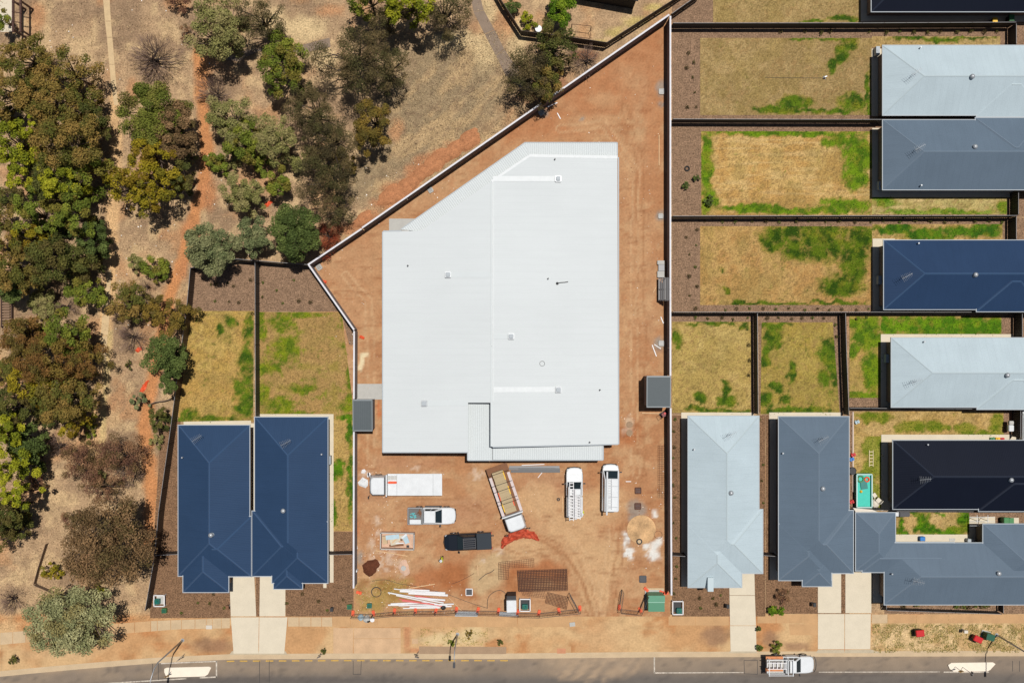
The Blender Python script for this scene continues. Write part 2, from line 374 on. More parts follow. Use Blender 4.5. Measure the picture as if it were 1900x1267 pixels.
# ------------------------------------------------------------------ the ground, road, paths
KP = [(-700, 1292), (0, 1251), (60, 1245), (160, 1236), (300, 1225), (430, 1219), (620, 1218), (950, 1218), (1210, 1215), (1900, 1213), (2700, 1210)]
def kerb_y(x): return np.interp(x, [p[0] for p in KP], [p[1] for p in KP])
TRACK = [(372, 95), (374, 180), (384, 270), (376, 350), (350, 440), (332, 500), (308, 580), (300, 640), (278, 720), (268, 790), (278, 860), (280, 940), (276, 1010)]
def ground_col(px, py):
    n1 = fbm(px / 70, py / 70, 1); n2 = fbm(px / 22, py / 22, 5); n3 = fbm(px / 7, py / 7, 9, 3)
    c = np.tile(np.array(C(190, 158, 122)), (len(px), 1))
    c = mixc(c, C(160, 132, 104), sstep(.42, .68, n1) * .9)
    c = mixc(c, C(206, 150, 102), sstep(.52, .70, fbm(px / 55, py / 55, 33)) * .5)
    c = mixc(c, C(226, 194, 146), sstep(.5, .7, n2) * .55)
    c = mixc(c, C(150, 122, 96), sstep(.56, .75, n3) * .45)
    # grassy slope behind the diagonal wall
    g = blobs(px, py, [(800, 200, 150, 150), (900, 160, 60, 90), (740, 260, 80, 80), (840, 120, 110, 50), (680, 330, 60, 60)], 21, 16, 40)
    gc = mixc(np.tile(np.array(C(164, 142, 110)), (len(px), 1)), C(196, 166, 124), sstep(.45, .65, fbm((px + py) / 26, (px - py) / 60, 40)))
    gc = mixc(gc, C(140, 116, 92), sstep(.55, .7, n3) * .6)
    c = c * (1 - g[:, None]) + gc * g[:, None]
    st = blobs(px, py, [(860, 75, 75, 22), (900, 100, 28, 40), (560, 55, 60, 30), (960, 70, 26, 45), (905, 25, 20, 40), (600, 110, 40, 20), (500, 40, 30, 30)], 22, 12, 18)
    c = mixc(c, C(226, 198, 150), st * .8)
    # red earth
    rd = blobs(px, py, [(945, 40, 13, 38), (385, 125, 12, 26), (700, 210, 24, 14), (735, 240, 16, 26), (330, 10, 30, 16), (610, 20, 30, 16), (70, 30, 20, 30), (250, 170, 14, 30)], 23, 9, 16)
    c = mixc(c, C(204, 148, 104), rd * .7)
    rd = blobs(px, py, [(770, 320, 26, 15), (815, 290, 30, 15), (735, 350, 34, 16), (712, 378, 30, 14), (850, 270, 28, 13), (790, 300, 30, 20), (690, 400, 22, 12), (650, 425, 25, 14)], 24, 9, 14)
    c = mixc(c, C(192, 132, 92), rd * .8)
    rd = blobs(px, py, [(1085, 105, 30, 14), (1030, 150, 30, 14), (985, 180, 28, 14), (610, 440, 26, 26)], 25, 9, 14)
    c = mixc(c, C(150, 92, 66), rd * .7)
    d = seg_dist(px + (n2 - .5) * 14, py, TRACK)
    c = mixc(c, C(208, 144, 94), sstep(16, 8, d) * .98)
    c = mixc(c, C(198, 136, 92), blobs(px, py, [(384, 360, 24, 36), (352, 430, 22, 22), (340, 500, 10, 30)], 26, 6, 15) * .9)
    d = seg_dist(px + (n2 - .5) * 16, py, [(212, 180), (214, 300), (207, 400), (206, 500), (195, 620), (186, 740), (178, 850)])
    c = mixc(c, C(226, 184, 134), sstep(16, 8, d) * .95)
    c = mixc(c, C(206, 190, 130), sstep(8, 3, np.abs(px - np.interp(py, [600, 700, 830], [204, 196, 188]))) * ((py > 610) & (py < 840)) * .5)
    # road verge
    v = sstep(1132, 1146, py) * (1 - .0 * px) * sstep(-50, 20, py - 1100)
    vc = mixc(np.tile(np.array(C(208, 160, 112)), (len(px), 1)), C(220, 182, 134), sstep(.4, .65, n1))
    vc = mixc(vc, C(196, 134, 86), sstep(.52, .72, fbm(px / 46, py / 30, 60)) * .8)
    vc = mixc(vc, C(218, 180, 134), blobs(px, py, [(690, 1195, 80, 24), (830, 1178, 60, 16), (1120, 1180, 60, 40), (100, 1215, 90, 12)], 61, 12, 20) * .6)
    vc = mixc(vc, C(196, 130, 92), blobs(px, py, [(756, 1180, 9, 34), (775, 1206, 24, 6)], 62, 3, 10) * .7)
    c = c * (1 - v[:, None]) + vc * v[:, None]
    dry = ((px > 1618) & (py > 1146)) * 1.0
    dc = mixc(np.tile(np.array(C(204, 168, 118)), (len(px), 1)), C(222, 190, 142), sstep(.45, .6, n2)); dc = mixc(dc, C(150, 134, 84), sstep(.58, .72, n3) * .6)
    c = c * (1 - dry[:, None]) + dc * dry[:, None]
    c = mixc(c, C(228, 202, 154), blobs(px, py, [(830, 1187, 62, 12), (875, 1178, 24, 20)], 63, 8, 12) * .8)
    c = mixc(c, C(160, 124, 96), blobs(px, py, [(1328, 1180, 30, 26), (1478, 1200, 30, 12), (1430, 1190, 16, 22), (395, 1200, 50, 18)], 64, 9, 12) * .8)
    c = mixc(c, C(200, 178, 112), blobs(px, py, [(1140, 60, 20, 12), (1180, 40, 28, 12), (1110, 78, 16, 8), (1215, 18, 22, 10)], 65, 9, 12) * .9)
    pr = sstep(.5, .8, fbm(px / 12, py / 12, 80)) * .25
    return c * (1 - pr[:, None] * .6)
xs = np.arange(-640, 2560, 6.0); ts = np.linspace(0, 1, 290)
PX = np.tile(xs, (len(ts), 1)); ky = kerb_y(xs) - 6
PY = -520 + (ky + 520)[None, :] * (ts ** 0.92)[:, None]
grid_sheet("ground", PX, PY, 0.0, M_soil, ground_col)
xs = np.arange(-640, 1620, 6.0); ts = np.linspace(0, 1, 20); PX = np.tile(xs, (len(ts), 1)); y0_ = np.interp(xs, [-640, 0, 280, 430, 1620], [1215, 1170, 1150, 1144, 1138])
PY = y0_[None, :] + (kerb_y(xs) - 6.2 - y0_)[None, :] * ts[:, None]
grid_sheet("verge", PX, PY, .003, M_site, ground_col)
struct("far_ground", MB().prism([(-2600, -2600), (2600, -2600), (2600, 2600), (-2600, 2600)], -.9, -.35), mat("far_soil", C(190, 152, 114), rough=.95, var=.2, vscale=.05))
# road, kerb, gutter
def road_col(px, py):
    n = fbm(px / 60, py / 30, 71); t = py - kerb_y(px)
    c = np.tile(np.array(C(146, 130, 114)), (len(px), 1))
    c = mixc(c, C(116, 108, 101), sstep(22, 46, t))
    c = mixc(c, C(164, 144, 122), sstep(.42, .66, n) * sstep(50, 6, t) * .7)
    c = mixc(c, C(178, 152, 124), sstep(12, 4, t) * sstep(.35, .6, fbm(px / 25, py / 9, 75)) * .7)
    c = mixc(c, C(92, 86, 82), sstep(.62, .75, fbm(px / 9, py / 9, 76)) * .4)
    c = mixc(c, C(186, 160, 132), blobs(px, py, [(1110, 1226, 110, 24), (1090, 1248, 80, 18), (1140, 1236, 70, 24)], 72, 8, 10) * (.35 + .65 * sstep(.35, .6, fbm((px + py * .8) / 5, (px - py) / 60, 73))) * .85)
    c = mixc(c, C(86, 80, 78), blobs(px, py, [(1530, 1252, 200, 6), (500, 1262, 300, 8)], 74, 4, 10) * .4)
    return c
xs = np.arange(-640, 2560, 8.0); off = np.concatenate([np.arange(4, 60, 5.0), np.array([70, 90, 120, 150])])
PX = np.tile(xs, (len(off), 1)); PY = kerb_y(xs)[None, :] + off[:, None]
ROAD = grid_sheet("road", PX, PY, -.13, M_road, road_col)
def strip(pts_top, pts_bot, z0, z1, z0b=None):
    """a solid band between two picture lines"""
    mb = MB(); n = len(pts_top)
    for i in range(n - 1):
        mb.prism(pp([pts_top[i], pts_top[i + 1], pts_bot[i + 1], pts_bot[i]]), z0, z1)
    return mb
kx = [-640, -300] + list(range(0, 460, 40)) + [620, 950, 1210, 1560, 1900, 2500]
struct("kerb", strip([(x, kerb_y(x) - 6.5) for x in kx], [(x, kerb_y(x) - 2.2) for x in kx], -.25, .012), M_kerb)
struct("gutter", strip([(x, kerb_y(x) - 2.2) for x in kx], [(x, kerb_y(x) + 4.4) for x in kx], -.25, -.118), M_kerb)
struct("far_verge", strip([(x, kerb_y(x) + 150) for x in kx], [(x, 2600) for x in kx], -.34, .0), mat("verge_soil", C(205, 160, 115), rough=.95, var=.15, vscale=.6, fine=.2))
def stripe(name, p0, p1, wpx, m, z=-.125):
    (x0, y0), (x1, y1) = p0, p1; L = hypot(x1 - x0, y1 - y0); nx, ny = -(y1 - y0) / L * wpx / 2, (x1 - x0) / L * wpx / 2
    mb = MB(); q = pp([(x0 + nx, y0 + ny), (x1 + nx, y1 + ny), (x1 - nx, y1 - ny), (x0 - nx, y0 - ny)])
    mb.prism(q, z - .002, z); return struct(name, mb, m, ROAD)
for i in range(22):
    x = 420 + i * 24.2
    stripe("painted_dash", (x, kerb_y(x) + 7.6), (x + 14, kerb_y(x + 14) + 7.6), 2.4, M_liney)
for a, b, wd in [((298, 1231), (401, 1227), 2.2), ((401, 1226), (401, 1257), 2.6), ((402, 1256), (370, 1257.5), 2.4), ((345, 1259), (150, 1271), 2.2),
                 ((1214.5, 1219), (1214.5, 1249), 2.4), ((1214, 1248.5), (1300, 1248), 2.0), ((1300, 1248), (1380, 1247.6), 1.6), ((1520, 1247), (1745, 1246.5), 1.5), ((1752, 1247), (1836, 1247), 2.2),
                 ((100, 1240), (280, 1227.5), 2.0)]:
    stripe("painted_line", a, b, wd, M_linew)
M_seal = mat("crack_sealant", C(62, 58, 56), rough=.6)
for a, b in [((282, 1227), (282, 1257)), ((293, 1230), (293, 1262)), ((481, 1226), (481, 1267)), ((499, 1226), (499, 1267)), ((655, 1226), (655, 1251)), ((670, 1226), (669, 1251)), ((655, 1251), (669, 1251)),
             ((1381, 1225), (1382, 1250)), ((1406, 1225), (1406, 1251)), ((1381, 1225), (1406, 1225)), ((1382, 1250), (1406, 1251)), ((1880, 1226), (1880, 1246)), ((1893, 1226), (1893, 1246))]:
    stripe("crack_seal", a, b, .9, M_seal, -.122)
# traffic islands in the road
for pts, lab in [([(305, 1240), (309, 1238), (388, 1236), (392, 1238), (386, 1250), (380, 1254), (309, 1256), (305, 1246)], "long white concrete traffic island in the road at the lower left"),
                 ([(1759, 1233), (1765, 1229), (1842, 1228), (1847, 1231), (1837, 1242), (1832, 1244.5), (1769, 1245), (1762, 1240)], "long white concrete traffic island in the road at the lower right")]:
    single("traffic_island", MB().prism(pp(pts), -.13, .03), M_conc if False else mat("island_concrete", C(246, 232, 212, 1.3), rough=.85, var=.05, vscale=2), lab, "traffic island", "traffic islands")
# footpath: slabs where they show, dusty band elsewhere
FP = bpy.data.objects.new("footpath", None); COL.objects.link(FP); FP["kind"] = "structure"
def slab(poly, z=.03, m=M_concb, parent=FP, name="slab"):
    cx = sum(p[0] for p in poly) / len(poly); cy = sum(p[1] for p in poly) / len(poly)
    q = [(cx + (x - cx) * (1 - .5 / max(6, abs(x - cx) + 1e-6)), cy + (y - cy) * (1 - .4 / max(6, abs(y - cy) + 1e-6))) for x, y in poly]
    return struct(name, MB().prism(pp(q), -.06, z + random.uniform(-.002, .002)), m, parent)
def fpt(x): return np.interp(x, [-60, 0, 130, 280, 427], [1178, 1173, 1163, 1151, 1145.5])
def fpb(x): return np.interp(x, [-60, 0, 130, 280, 330, 430], [1202, 1196, 1184, 1171, 1167, 1165])
ex = [-60, -30, 0, 24, 48, 72, 96, 120, 145, 170, 195, 220, 250, 280, 292, 317, 337, 362, 383, 394, 411, 427]
for a, b in zip(ex[:-1], ex[1:]):
    slab([(a, fpt(a)), (b, fpt(b)), (b, fpb(b)), (a, fpb(a))], m=M_concb if a >= 280 or a < 48 else mat("dusty_concrete", C(212, 172, 126), rough=.95, var=.12, vscale=1.0, fine=.10))
for a, b in [(534, 555), (555, 577), (577, 597), (597, 617)]:
    slab([(a, 1144), (b, 1144), (b, 1162), (a, 1162)], m=M_concb)
M_dusty = mat("dusty_slab", C(210, 166, 118), rough=.95, var=.12, vscale=.9, fine=.10)
for a, b in zip([617, 650, 700, 760, 830, 900, 960, 1020], [650, 700, 760, 830, 900, 960, 1020, 1080]):
    slab([(a, 1144), (b, 1143.5), (b, 1163), (a, 1163)], .006, M_dusty)
for a, b in zip([1240, 1290, 1322], [1290, 1322, 1353]): slab([(a, 1140), (b, 1139), (b, 1160), (a, 1160)], .006, M_dusty)
for a, b in zip([1405, 1440, 1462, 1490], [1440, 1462, 1490, 1516]): slab([(a, 1139), (b, 1138), (b, 1156), (a, 1156)], .008, M_dusty)
slab([(1463, 1157), (1516, 1157), (1516, 1178), (1466, 1178)], .008, M_dusty)
for a, b in zip([1617, 1647, 1700, 1760, 1820], [1647, 1700, 1760, 1820, 1920]): slab([(a, 1139), (b, 1139), (b, 1156), (a, 1156)], .01, M_concb if a < 1640 else M_dusty)
# worn paved apron before the site
AP = bpy.data.objects.new("crossover_apron", None); COL.objects.link(AP); AP["kind"] = "structure"
M_apron = mat("apron_dusty", C(218, 180, 140), rough=.95, var=.14, vscale=.9, fine=.10)
for q in [[(618, 1164), (656, 1164), (655, 1214), (618, 1214)], [(656, 1164), (744, 1164), (744, 1184), (656, 1184)], [(656, 1184), (744, 1184), (744, 1214), (656, 1214)], [(764, 1184), (776, 1184), (776, 1194), (764, 1194)]]:
    slab(q, .01, M_apron, AP)
slab([(777, 1198), (940, 1199), (940, 1213), (777, 1213)], .012, mat("grey_apron", C(178, 148, 118), rough=.95, var=.10, vscale=1.2, fine=.1), AP)
slab([(1013, 1214), (1032, 1199), (1060, 1198), (1060, 1214)], .012, M_dusty, AP)
slab([(1033, 1202), (1050, 1202), (1050, 1212), (1033, 1212)], .016, mat("pink_paver", C(214, 150, 112), rough=.95, var=.1), AP)
# driveways: panels of pale concrete
DW = []
def driveway(polys, m=M_conc, z=.035):
    e = bpy.data.objects.new("driveway", None); COL.objects.link(e); e["kind"] = "structure"
    for q in polys: slab(q, z, m, e, "concrete_panel")
M_concgr = mat("crossover_concrete", C(204, 188, 160), rough=.9, var=.1, vscale=1.5, fine=.08)
driveway([[(425, 1060), (472, 1060), (476, 1143), (428, 1143)], [(482, 1060), (530, 1060), (530, 1143), (481, 1143)], [(428, 1144), (481, 1144), (480, 1212), (433, 1212)], [(481, 1144), (534, 1144), (528, 1212), (480, 1212)]])
driveway([[(1352, 1056), (1400, 1056), (1401, 1104), (1353, 1104)], [(1353, 1104), (1401, 1104), (1403, 1160), (1354, 1160)], [(1354, 1160), (1403, 1160), (1404, 1208), (1355, 1208)]])
driveway([[(1517, 1056), (1561, 1056), (1561, 1137), (1517, 1137)], [(1568, 1056), (1618, 1056), (1617, 1137), (1568, 1137)], [(1517, 1138), (1567, 1138), (1567, 1204), (1517, 1204)], [(1567, 1138), (1616, 1138), (1615, 1204), (1567, 1204)]])
driveway([[(430, 1207), (530, 1207), (534, 1214), (425, 1214)], [(1517, 1204.5), (1567, 1204.5), (1567, 1211), (1513, 1211)], [(1567, 1204.5), (1618, 1204.5), (1636, 1211), (1567, 1211)], [(1354, 1207), (1404, 1207), (1406, 1211), (1352, 1211)]], M_concgr, .02)
# reserve paths
RP = bpy.data.objects.new("reserve_path", None); COL.objects.link(RP); RP["kind"] = "structure"
for a, b in zip([(-40, 196, 8), (0, 197.5, 6.5), (40, 200.5, 6), (70, 203.5, 5.5), (120, 208, 5.5), (167, 212, 5)], [(0, 197.5, 6.5), (40, 200.5, 6), (70, 203.5, 5.5), (120, 208, 5.5), (167, 212, 5), (196, 216, 4.2)]):
    slab([(a[1] - a[2], a[0]), (a[1] + a[2], a[0]), (b[1] + b[2], b[0]), (b[1] - b[2], b[0])], .025, M_path, RP)
for q in [[(198, 500), (207, 500), (206, 530), (197, 530)], [(196, 530), (206, 530), (205, 557), (193, 557)], [(190, 558), (204, 558), (204, 584), (189, 584)], [(189, 585), (204, 585), (201, 622), (187, 622)], [(187, 623), (200, 623), (197, 670), (186, 670)]]:
    slab(q, .02, M_path, RP)
BP = bpy.data.objects.new("bitumen_path", None); COL.objects.link(BP); BP["kind"] = "structure"
for q in [[(872, -10), (890, -10), (898, 20), (878, 22)], [(878, 22), (898, 20), (918, 56), (899, 64)], [(899, 64), (918, 56), (936, 92), (920, 104)], [(920, 104), (936, 92), (952, 116), (938, 140)], [(938, 140), (952, 116), (990, 150), (975, 170)],
          [(420, 108), (460, 92), (480, 96), (440, 115)], [(460, 92), (560, 84), (560, 100), (480, 96)], [(560, 84), (612, 70), (614, 88), (560, 100)], [(405, 102), (428, 100), (445, 114), (410, 112)]]:
    slab(q, .02, M_bitpath, BP, "path_section")

# ------------------------------------------------------------------ the building site
def site_col(px, py):
    n1 = fbm(px / 60, py / 60, 101); n2 = fbm(px / 20, py / 20, 105); n3 = fbm(px / 7, py / 7, 109, 3); ns = fbm(px / 30, py / 9, 112)
    c = np.tile(np.array(C(196, 150, 110)), (len(px), 1))
    c = mixc(c, C(186, 132, 92), sstep(.42, .66, n1) * .8)
    c = mixc(c, C(206, 166, 124), sstep(.52, .7, n2) * .6)
    c = mixc(c, C(178, 122, 84), sstep(.55, .75, n3) * .35)
    c = mixc(c, C(188, 124, 82), blobs(px, py, [(1180, 90, 70, 60), (1110, 170, 90, 60), (1215, 180, 30, 160), (1000, 235, 120, 40)], 120, 20, 30) * .55)
    c = mixc(c, C(204, 160, 118), blobs(px, py, [(1120, 190, 40, 20), (1090, 230, 60, 16), (1170, 330, 16, 60), (1190, 470, 14, 80), (1165, 540, 16, 50)], 121, 14, 22) * .6)
    c = mixc(c, C(196, 150, 110), blobs(px, py, [(640, 500, 40, 40), (690, 560, 20, 60), (690, 480, 30, 30)], 122, 14, 22) * .7)
    c = mixc(c, C(188, 140, 106), blobs(px, py, [(760, 860, 90, 14), (700, 900, 40, 40), (840, 950, 80, 30), (1030, 900, 70, 30)], 123, 14, 22) * .6)
    c = mixc(c, C(180, 112, 70), blobs(px, py, [(830, 1070, 50, 30), (790, 1080, 40, 24), (870, 1085, 20, 30), (1000, 1060, 80, 26), (1170, 810, 24, 30)], 124, 14, 22) * .75)
    c = mixc(c, C(212, 172, 128), blobs(px, py, [(1108, 1105, 34, 60), (1095, 1040, 44, 60), (1060, 985, 70, 40), (1120, 1040, 40, 60), (1100, 940, 80, 40), (980, 1020, 60, 26), (1000, 930, 60, 40)], 126, 16, 26) * .8)
    for ti, (tp, tw) in enumerate([([(1112, 1150), (1106, 1090), (1085, 1030), (1050, 990), (1010, 960), (985, 900)], 5.5), ([(1104, 1150), (1092, 1090), (1062, 1030), (1010, 1000), (940, 985), (860, 930), (760, 930)], 5.5), ([(1118, 1150), (1122, 1080), (1135, 1000), (1134, 930)], 5.5), ([(1190, 880), (1192, 760), (1190, 600), (1188, 450), (1186, 300), (1160, 200)], 6.0), ([(1180, 880), (1178, 700), (1176, 500), (1180, 320), (1120, 230), (1040, 240)], 6.0), ([(1098, 1150), (1075, 1080), (1040, 1020), (960, 1030), (880, 1000), (790, 960)], 5.5), ([(690, 860), (690, 700), (685, 560), (640, 510)], 6.0), ([(1130, 1150), (1140, 1090), (1150, 1030), (1160, 960)], 5.5)]):
        dd = seg_dist(px + (n2 - .5) * 9, py + (n1 - .5) * 9, tp); k = sstep(2.6, .9, np.abs(dd - tw)) * sstep(.25, .5, fbm(px / 16, py / 16, 150 + ti))
        c = mixc(c, C(168, 118, 80) if ti % 2 else C(216, 178, 136), k * .55)
    c = mixc(c, C(172, 122, 84), sstep(5, 1.5, np.abs(np.hypot(px - 940, py - 1140) - 152 - 8 * (n2 - .5))) * (px > 1000) * (py < 1120) * .5)
    c = mixc(c, C(172, 122, 84), sstep(4, 1.5, np.abs(np.hypot(px - 930, py - 1130) - 128 - 8 * (n2 - .5))) * (px > 1000) * (py < 1110) * .35)
    c = mixc(c, C(176, 146, 80), blobs(px, py, [(715, 1098, 40, 30), (690, 1120, 34, 20), (740, 1090, 28, 24)], 127, 14, 14) * .75)
    c = mixc(c, C(150, 112, 60), blobs(px, py, [(722, 1085, 20, 18), (735, 1105, 18, 14), (672, 1088, 12, 20)], 128, 12, 10) * .55)
    c = mixc(c, C(160, 148, 136), blobs(px, py, [(1228, 165, 13, 18), (1007, 209, 14, 9), (1226, 401, 12, 12), (1222, 640, 14, 16), (1182, 945, 22, 22), (1228, 192, 8, 6), (1080, 222, 7, 5), (669, 1035, 7, 16), (1175, 960, 12, 16)], 129, 5, 9) * .85)
    c = mixc(c, C(172, 108, 66), blobs(px, py, [(845, 1075, 40, 34), (870, 1100, 30, 14), (950, 1085, 14, 26)], 160, 10, 18) * .6)
    c = mixc(c, C(204, 172, 130), blobs(px, py, [(903, 1064, 40, 40), (893, 1084, 28, 22), (925, 1034, 30, 14)], 125, 5, 16) * 1.1)
    c = mixc(c, C(236, 232, 224), blobs(px, py, [(1166, 1024, 12, 13), (1162, 1000, 6, 16), (1213, 1012, 10, 12), (1212, 1030, 14, 12), (1198, 1012, 8, 8), (1222, 1006, 7, 9), (1213, 955, 6, 7)], 130, 7, 7) * 1.15)
    c = mixc(c, C(228, 206, 184), blobs(px, py, [(800, 885, 20, 12), (885, 880, 16, 12), (672, 885, 8, 14), (680, 880, 8, 8), (745, 1060, 12, 10), (720, 1046, 8, 9), (690, 1010, 9, 12), (705, 990, 6, 8), (715, 1040, 40, 26), (926, 1022, 10, 7), (895, 1040, 6, 4), (1165, 796, 10, 16), (770, 870, 8, 6), (700, 965, 9, 12)], 131, 8, 8) * .55 * sstep(.35, .6, n3))
    c = mixc(c, C(238, 220, 180), blobs(px, py, [(671, 672, 5, 16), (676, 660, 9, 6), (668, 684, 6, 6)], 132, 5, 7))
    c = mixc(c, C(220, 200, 172), blobs(px, py, [(1168, 787, 9, 20)], 133, 4, 6) * .6)
    c = mixc(c, C(150, 92, 58), sstep(.62, .8, fbm(px / 26, py / 5, 140)) * .4)
    c = mixc(c, C(210, 118, 74), blobs(px, py, [(703, 760, 5, 20), (663, 980, 4, 20)], 134, 3, 8) * .6)
    return c
def convex_sheet(name, q, z, m, colfn, res=4.0):
    return quad_sheet(name, q, z, m, colfn, res)
convex_sheet("site_ground", [(578, 498), (1243, 34), (1243, 560), (578, 560)], .006, M_site, site_col)
quad_sheet("site_ground_front", [(578, 560), (1243, 560), (1243, 1143), (578, 1143)], .006, M_site, site_col, 4.0)
# ------------------------------------------------------------------ house lots: mulch, lawn, paving
def flat(name, poly, z, m): return struct(name, MB().prism(pp(poly), z - .05, z), m)
for q in [rect(1247, -80, 1900, 43), rect(1247, 46, 1900, 222), rect(1247, 225, 1900, 402), rect(1247, 405, 1900, 580), rect(1247, 583, 1405, 768), rect(1408, 583, 1572, 768), rect(1575, 583, 1900, 758), rect(1577, 762, 1900, 948), rect(1641, 950, 1900, 1138)]:
    flat("mulch_bed", q, .010, M_mulch)
for q in [rect(1247, 770, 1420, 1143), rect(1421, 770, 1576, 1138), rect(1577, 949, 1640, 1060), [(283, 1031), (428, 1031), (428, 1146), (278, 1146)], rect(475, 1031, 483, 1143), rect(530, 986, 656, 1143), [(300, 780), (335, 780), (330, 1031), (283, 1031)]]:
    flat("mulch_bed", q, .010, M_mulchd)
flat("mulch_bed", [(360, 498), (474, 486), (474, 578), (348, 578)], .012, M_mulch)
flat("mulch_bed", [(479, 486), (574, 494), (632, 578), (479, 578)], .012, M_mulch)
TUFTS = []      # (x, y, green, lawn) picked up for the grass blades
def lawn(q, z, green, seed, dry=(190, 158, 104), dry2=(206, 176, 124), g1=(92, 116, 26), g2=(56, 84, 20), amt=.62, base=.05, streak=0.0, stop=(.22, .84), red=0.0, bs=1.0):
    def f(px, py):
        n = fbm(px / 20, py / 20, seed); n3 = fbm(px / 5, py / 5, seed + 3, 3); ns = fbm(px / 60, py / 4, seed + 9)
        c = np.tile(np.array(C(dry[0] * .96, dry[1] * .97, dry[2] * .95)), (len(px), 1)); c = mixc(c, C(dry2[0] * .96, dry2[1] * .97, dry2[2] * .95), sstep(.4, .62, n) * .9)
        c = mixc(c, C(168, 132, 86), sstep(.55, .75, n3) * .5)
        if red: c = mixc(c, C(196, 146, 84), sstep(.4, .6, fbm(px / 45, py / 45, seed + 20)) * red)
        if streak: c = mixc(c, C(226, 196, 140), sstep(.5, .75, ns) * streak)
        B = bs * blobs(px, py, green, seed + 30, 9, 14) if green else np.zeros(px.shape)
        g = sstep(stop[0], stop[1], B * .86 + base + (fbm(px / 11, py / 11, seed + 40) - .5) * amt * 1.2 + (vnoise(px / 2.8, py / 2.8, seed + 44) - .5) * .5 + (n3 - .5) * .3)
        gc = mixc(np.tile(np.array(C(*g1)), (len(px), 1)), C(*g2), sstep(.4, .62, fbm(px / 12, py / 12, seed + 60)))
        gc = mixc(gc, C(136, 134, 40), sstep(.55, .75, fbm(px / 15, py / 15, seed + 70)) * .6)
        # yellow-green thin cover round the patches
        h = sstep(.14, .46, B * .95 + base + (n - .5) * amt)
        c = mixc(c, C(150, 134, 58), h * .7)
        c = mixc(c, C(154, 132, 74), sstep(.46, .66, fbm(px / 32, py / 32, seed + 80)) * .4)
        c = mixc(c, C(122, 100, 58), sstep(.60, .8, vnoise(px / 2.7, py / 2.7, seed + 81)) * .5)
        c = c * (1 - g[:, None]) + gc * g[:, None]
        k = (g > .42) & (RNG.random(len(px)) < .55 * g)
        TUFTS.append(np.c_[px[k], py[k], np.full(k.sum(), z)])
        return c
    return quad_sheet("lawn", q, z, M_lawn, f, 2.6)
ZL = .020
lawn(rect(1323, -60, 1598, 42), ZL, [(1568, 36, 40, 9), (1510, 42, 30, 5)], 200, (174, 146, 98), (190, 160, 110))
lawn(rect(1299, 71, 1618, 214), ZL, [(1562, 102, 18, 20), (1545, 122, 12, 16), (1580, 84, 20, 14), (1478, 190, 45, 16), (1440, 204, 50, 8), (1580, 192, 34, 22), (1530, 208, 90, 6), (1612, 180, 6, 60), (1500, 73, 40, 4), (1560, 72, 40, 5)], 210, (170, 142, 96), (188, 158, 110))
lawn(rect(1618, 68, 1856, 88), ZL, [(1720, 72, 80, 6), (1750, 76, 40, 5), (1800, 70, 60, 3)], 215)
lawn(rect(1301, 244, 1618, 399), ZL, [(1312, 300, 14, 80), (1316, 370, 20, 20), (1308, 390, 12, 12), (1460, 247, 180, 8), (1590, 290, 34, 50), (1560, 262, 40, 14), (1585, 330, 32, 30), (1480, 392, 160, 8), (1400, 388, 90, 8), (1570, 380, 60, 12), (1310, 260, 10, 20)], 220, (206, 160, 96), (220, 180, 116), (112, 142, 26), (78, 110, 22), streak=.4)
lawn(rect(1618, 354, 1868, 398), ZL, [(1740, 394, 120, 6), (1640, 372, 30, 14), (1860, 385, 12, 14), (1700, 396, 60, 4)], 225, (190, 172, 112), (212, 188, 126), (136, 154, 60), (92, 128, 26), streak=.6, base=.16)
lawn(rect(1299, 420, 1618, 566), ZL, [(1500, 430, 100, 18), (1440, 445, 34, 30), (1520, 456, 70, 36), (1585, 480, 34, 60), (1480, 470, 40, 20), (1560, 530, 50, 26), (1596, 440, 30, 30), (1440, 563, 80, 5), (1350, 538, 8, 8), (1372, 562, 14, 6), (1550, 562, 60, 6), (1340, 500, 5, 5)], 230, (196, 150, 92), (206, 166, 106), (92, 112, 24), (50, 76, 16), amt=.75)
lawn(rect(1618, 416, 1860, 446), ZL, [(1800, 430, 80, 14), (1720, 436, 60, 12), (1660, 424, 50, 8), (1830, 420, 40, 8)], 235, (200, 160, 100), (212, 176, 118), (84, 122, 24), (56, 96, 22))
lawn(rect(1247, 597, 1393, 766), ZL, [(1347, 720, 12, 20), (1350, 742, 20, 14), (1310, 758, 44, 8), (1370, 762, 40, 7), (1255, 625, 14, 16), (1262, 640, 10, 10), (1320, 600, 50, 5), (1383, 606, 10, 10), (1300, 738, 18, 12)], 240, (196, 166, 98), (208, 178, 112), base=.08)
lawn([(1413, 598), (1545, 598), (1558, 768), (1411, 768)], ZL, [(1435, 625, 22, 26), (1420, 660, 12, 30), (1448, 640, 12, 8), (1468, 690, 10, 26), (1440, 720, 14, 12), (1458, 740, 16, 12), (1540, 660, 26, 34), (1552, 690, 14, 30), (1480, 763, 80, 8), (1430, 602, 40, 6), (1530, 700, 16, 18), (1418, 740, 16, 20)], 250, (180, 154, 76), (194, 168, 92), amt=.85, base=.16)
lawn(rect(1576, 586, 1634, 738), ZL, [(1610, 620, 34, 40), (1590, 600, 20, 16), (1620, 690, 24, 46), (1600, 735, 40, 8), (1584, 650, 12, 20)], 260, (196, 160, 90), (206, 172, 104), (116, 140, 28), (80, 112, 24), base=.12)
lawn(rect(1634, 586, 1858, 626), ZL, [(1760, 605, 140, 22), (1840, 605, 30, 20), (1650, 605, 24, 20)], 265, (196, 160, 90), (206, 172, 104), (108, 144, 24), (74, 116, 20), base=.1)
